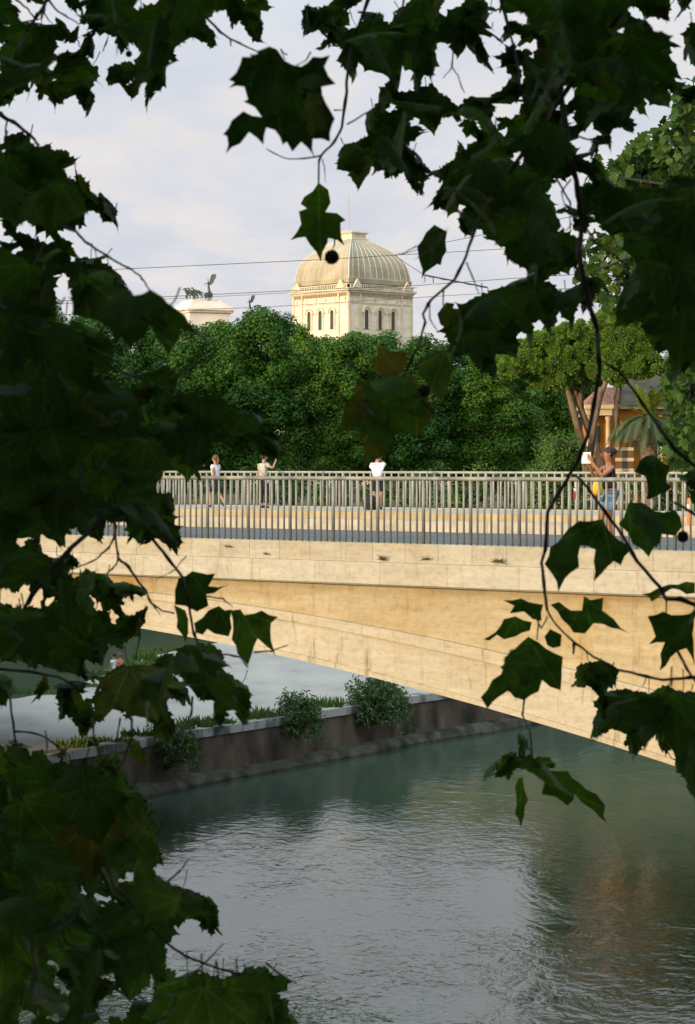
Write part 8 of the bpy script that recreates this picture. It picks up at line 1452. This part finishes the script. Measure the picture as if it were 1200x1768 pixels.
for i, ln in enumerate(HEROES.strip().split('\n')):
    pts_ = [tuple(float(v) for v in q.split(',')) for q in ln.split()]; xs = [p[0] for p in pts_]; ys = [p[1] for p in pts_]; sz = max(max(xs) - min(xs), max(ys) - min(ys))
    D = max(3.4, min(5.8, .19 * F / sz)); cx, cy = sum(xs) / len(xs), sum(ys) / len(ys); rg = region(cx, cy)
    hero_piece((LY if i in YEL else LV)[rg], pts_, D, g5.uniform(0, 6.28), g5.uniform(-.5, .5))
for rg in range(8):
    root = left_tree if rg < 4 else right_tree
    br = TWM[rg].build('bough', M_twig, root, True)
    for src, nm, m_l in ((LV[rg], 'leaves', M_leaf), (LY[rg], 'yellowing_leaves', M_leafy)):
        if not src.v: continue
        lf = src.build(nm, m_l, br, True); at_ = lf.data.attributes.new('leaf_xy', 'FLOAT_VECTOR', 'POINT'); at_.data.foreach_set('vector', [float(c_) for q_ in src.a for c_ in q_])
    for x, y, r_, g_ in SEEDS:
        if g_ == rg:
            b = MB(); c = pt(x, y, TDEP[rg]); rad = r_ * TDEP[rg] / F; b.ball(c, rad * .95, 16)
            for k in range(260):
                d_ = Vector((g5.gauss(0, 1), g5.gauss(0, 1), g5.gauss(0, 1))).normalized(); s_ = d_.orthogonal().normalized() * rad * .05
                b.add([c + d_ * rad * .9 - s_, c + d_ * rad * .9 + s_, c + d_ * rad * 1.07], [(0, 1, 2)])
            b.build('seed_ball', M_seed, br)
# unseen crowns round the camera, filled out with leaf masses to shade the boughs
def simple_leaves(blobs, n_per, size):
    V = []; hx_ = np.array([(0, -.5), (.42, -.18), (.36, .2), (0, .55), (-.36, .2), (-.42, -.18)])
    for (x, y, z, rx_, ry_, rz_) in blobs:
        k = int(n_per * rx_ * ry_ * rz_ / 8); d_ = rng.normal(0, 1, (k, 3)); d_ /= np.linalg.norm(d_, axis=1, keepdims=True)
        c = np.array([x, y, z]) + d_ * (rng.random(k) ** .45)[:, None] * np.array([rx_, ry_, rz_])
        nr = rng.normal(0, 1, (k, 3)); nr /= np.linalg.norm(nr, axis=1, keepdims=True); a = np.cross(nr, rng.normal(0, 1, (k, 3))); a /= np.linalg.norm(a, axis=1, keepdims=True); b_ = np.cross(nr, a); s = (size * rng.uniform(.7, 1.2, k))[:, None, None]
        V.append(c[:, None] + s * (hx_[None, :, 0, None] * a[:, None] + hx_[None, :, 1, None] * b_[:, None]))
    return np.concatenate(V)
np_mesh('crown', simple_leaves([(-6.8, -1.6, EYE + .6, 2.8, 2.6, 2.8), (-5.2, -1.2, EYE + 3.4, 3, 2.2, 2), (-3.4, -3.2, EYE + 5.5, 3.2, 3.4, 2.2), (-7.5, -4.6, EYE + 3, 3, 2.6, 3), (-9.5, -3.2, EYE + 1.2, 2.4, 2.4, 2.6), (-4.6, 2.2, EYE + 1.2, 2.4, 3.2, 3.2), (-4.2, 6.4, EYE + .8, 2.2, 2.6, 2.6), (-2.6, 2.6, EYE + 3.4, 2.0, 2.6, 1.3), (-2.2, -3.0, EYE + 1.6, 1.6, 1.8, 2.0), (-1.5, -6.0, EYE + .4, 3, 1.6, 2.2)], 1700, .24), 6, M_leaf, left_tree)
np_mesh('crown', simple_leaves([(2.6, -1.2, EYE + 5.4, 3.4, 3.2, 2.2), (5.4, -2.4, EYE + 4.4, 2.6, 3, 2.4), (.6, -4.4, EYE + 4.2, 3, 2.6, 2.2), (5.2, 1.8, EYE + 4.6, 2, 2, 1.6), (0.2, -7.5, EYE + 2.2, 3.2, 2, 2.4), (.2, 1.6, EYE + 4.4, 2.8, 2, 1.3), (4.4, 2.6, EYE + 1.6, 2.4, 3.2, 2.8), (4.2, 6.2, EYE + 1.6, 2.0, 2.4, 2.2), (1.2, 4.6, EYE + 3.2, 2.6, 2.2, 1.0), (1.6, 7.4, EYE + 3.2, 3, 2.4, 1.0), (-1.6, 6, EYE + 3.2, 2.6, 2.4, 1.0), (3.2, 4.4, EYE - .4, 1.8, 2.6, 1.6), (2.6, -4.2, EYE + 1.0, 2.4, 1.8, 2.4), (3.4, -7, EYE + 2, 2.6, 2, 2.6)], 900, .24), 6, M_leaf, right_tree)

# ---- sunlit plane tree a little further along the bank, at the right edge
M_lit = leaf_mat('sunlit_plane_leaf', [(.016, .042, .007), (.026, .066, .009), (.048, .10, .012), (.085, .135, .018)], trans=.28, tcol=(1.1, 1.2, .6), pos=[0, .4, .8, 1])
mid = thing('plane_tree', tuple(B(1.2, -8.6, -1.6)), 'sunlit plane tree with small bright leaves at the right, beyond the dark boughs', 'tree', None)
MBL = [(1185, 250, 55, 62, 27, 1.0), (1120, 300, 62, 60, 28, 1.0), (1070, 330, 45, 45, 28, .55), (1170, 360, 70, 70, 28, 1.0), (1110, 400, 60, 55, 28, .8), (1050, 440, 52, 40, 29, .5), (1090, 480, 60, 40, 28, .55), (1150, 470, 60, 60, 28, 1.1), (1030, 300, 26, 22, 28, .3), (1195, 180, 32, 32, 27, .8), (1060, 520, 34, 26, 28, .5), (1190, 690, 34, 60, 24, .7), (1180, 770, 32, 40, 24, .8), (1195, 620, 24, 40, 24, .6), (1165, 665, 24, 26, 24, .5), (1010, 475, 22, 18, 28, .25)]
oc = np.concatenate([OUTL[0][::2]]); V = []
lm = MB(); tw2 = MB(); hubs = []
for px, py, rx_, ry_, D, dn in MBL:
    k_ = D / F; c = pt(px, py, D); hubs.append(c); n_ = int(rx_ * ry_ * dn * .125)
    for j in range(n_):
        a = random.uniform(0, 6.28); q = random.random() ** .5; p = c + Vector((math.cos(a) * q * rx_ * k_, random.uniform(-.7, .7), math.sin(a) * q * ry_ * k_))
        s = random.uniform(.065, .14); R3 = rot3(random.gauss(0, .8), random.gauss(0, .8), random.gauss(math.pi, 1.1)); pp = np.stack([oc[:, 0], oc[:, 1] - .4, -.25 * np.abs(oc[:, 0])], 1) @ R3.T * s
        o = len(lm.v); lm.v += [(p.x + v[0], p.y - v[2], p.z + v[1]) for v in pp]; lm.f.append(tuple(range(o, o + len(pp))))
        if j % 7 == 0: tw2.tube([c, c.lerp(p, .6) + Vector((0, 0, .05)), p], [.012, .007, .003], 4)
tb = Vector(B(1.2, -8.6, -1.7)); fork = pt(1330, 430, 24)
b = MB(); b.tube([tb, tb + Vector((.1, .5, 2)), fork.lerp(tb, .4) + Vector((0, 0, 1.2)), fork], [.3, .25, .2, .13], 10); b.build('trunk', M_bark, mid, True)
for c in hubs: tw2.tube([fork, fork.lerp(c, .5) + Vector((0, 0, .25)), c], [.035, .02, .008], 6)
br = tw2.build('bough', M_twig, mid, True); lm.build('leaves', M_lit, br)
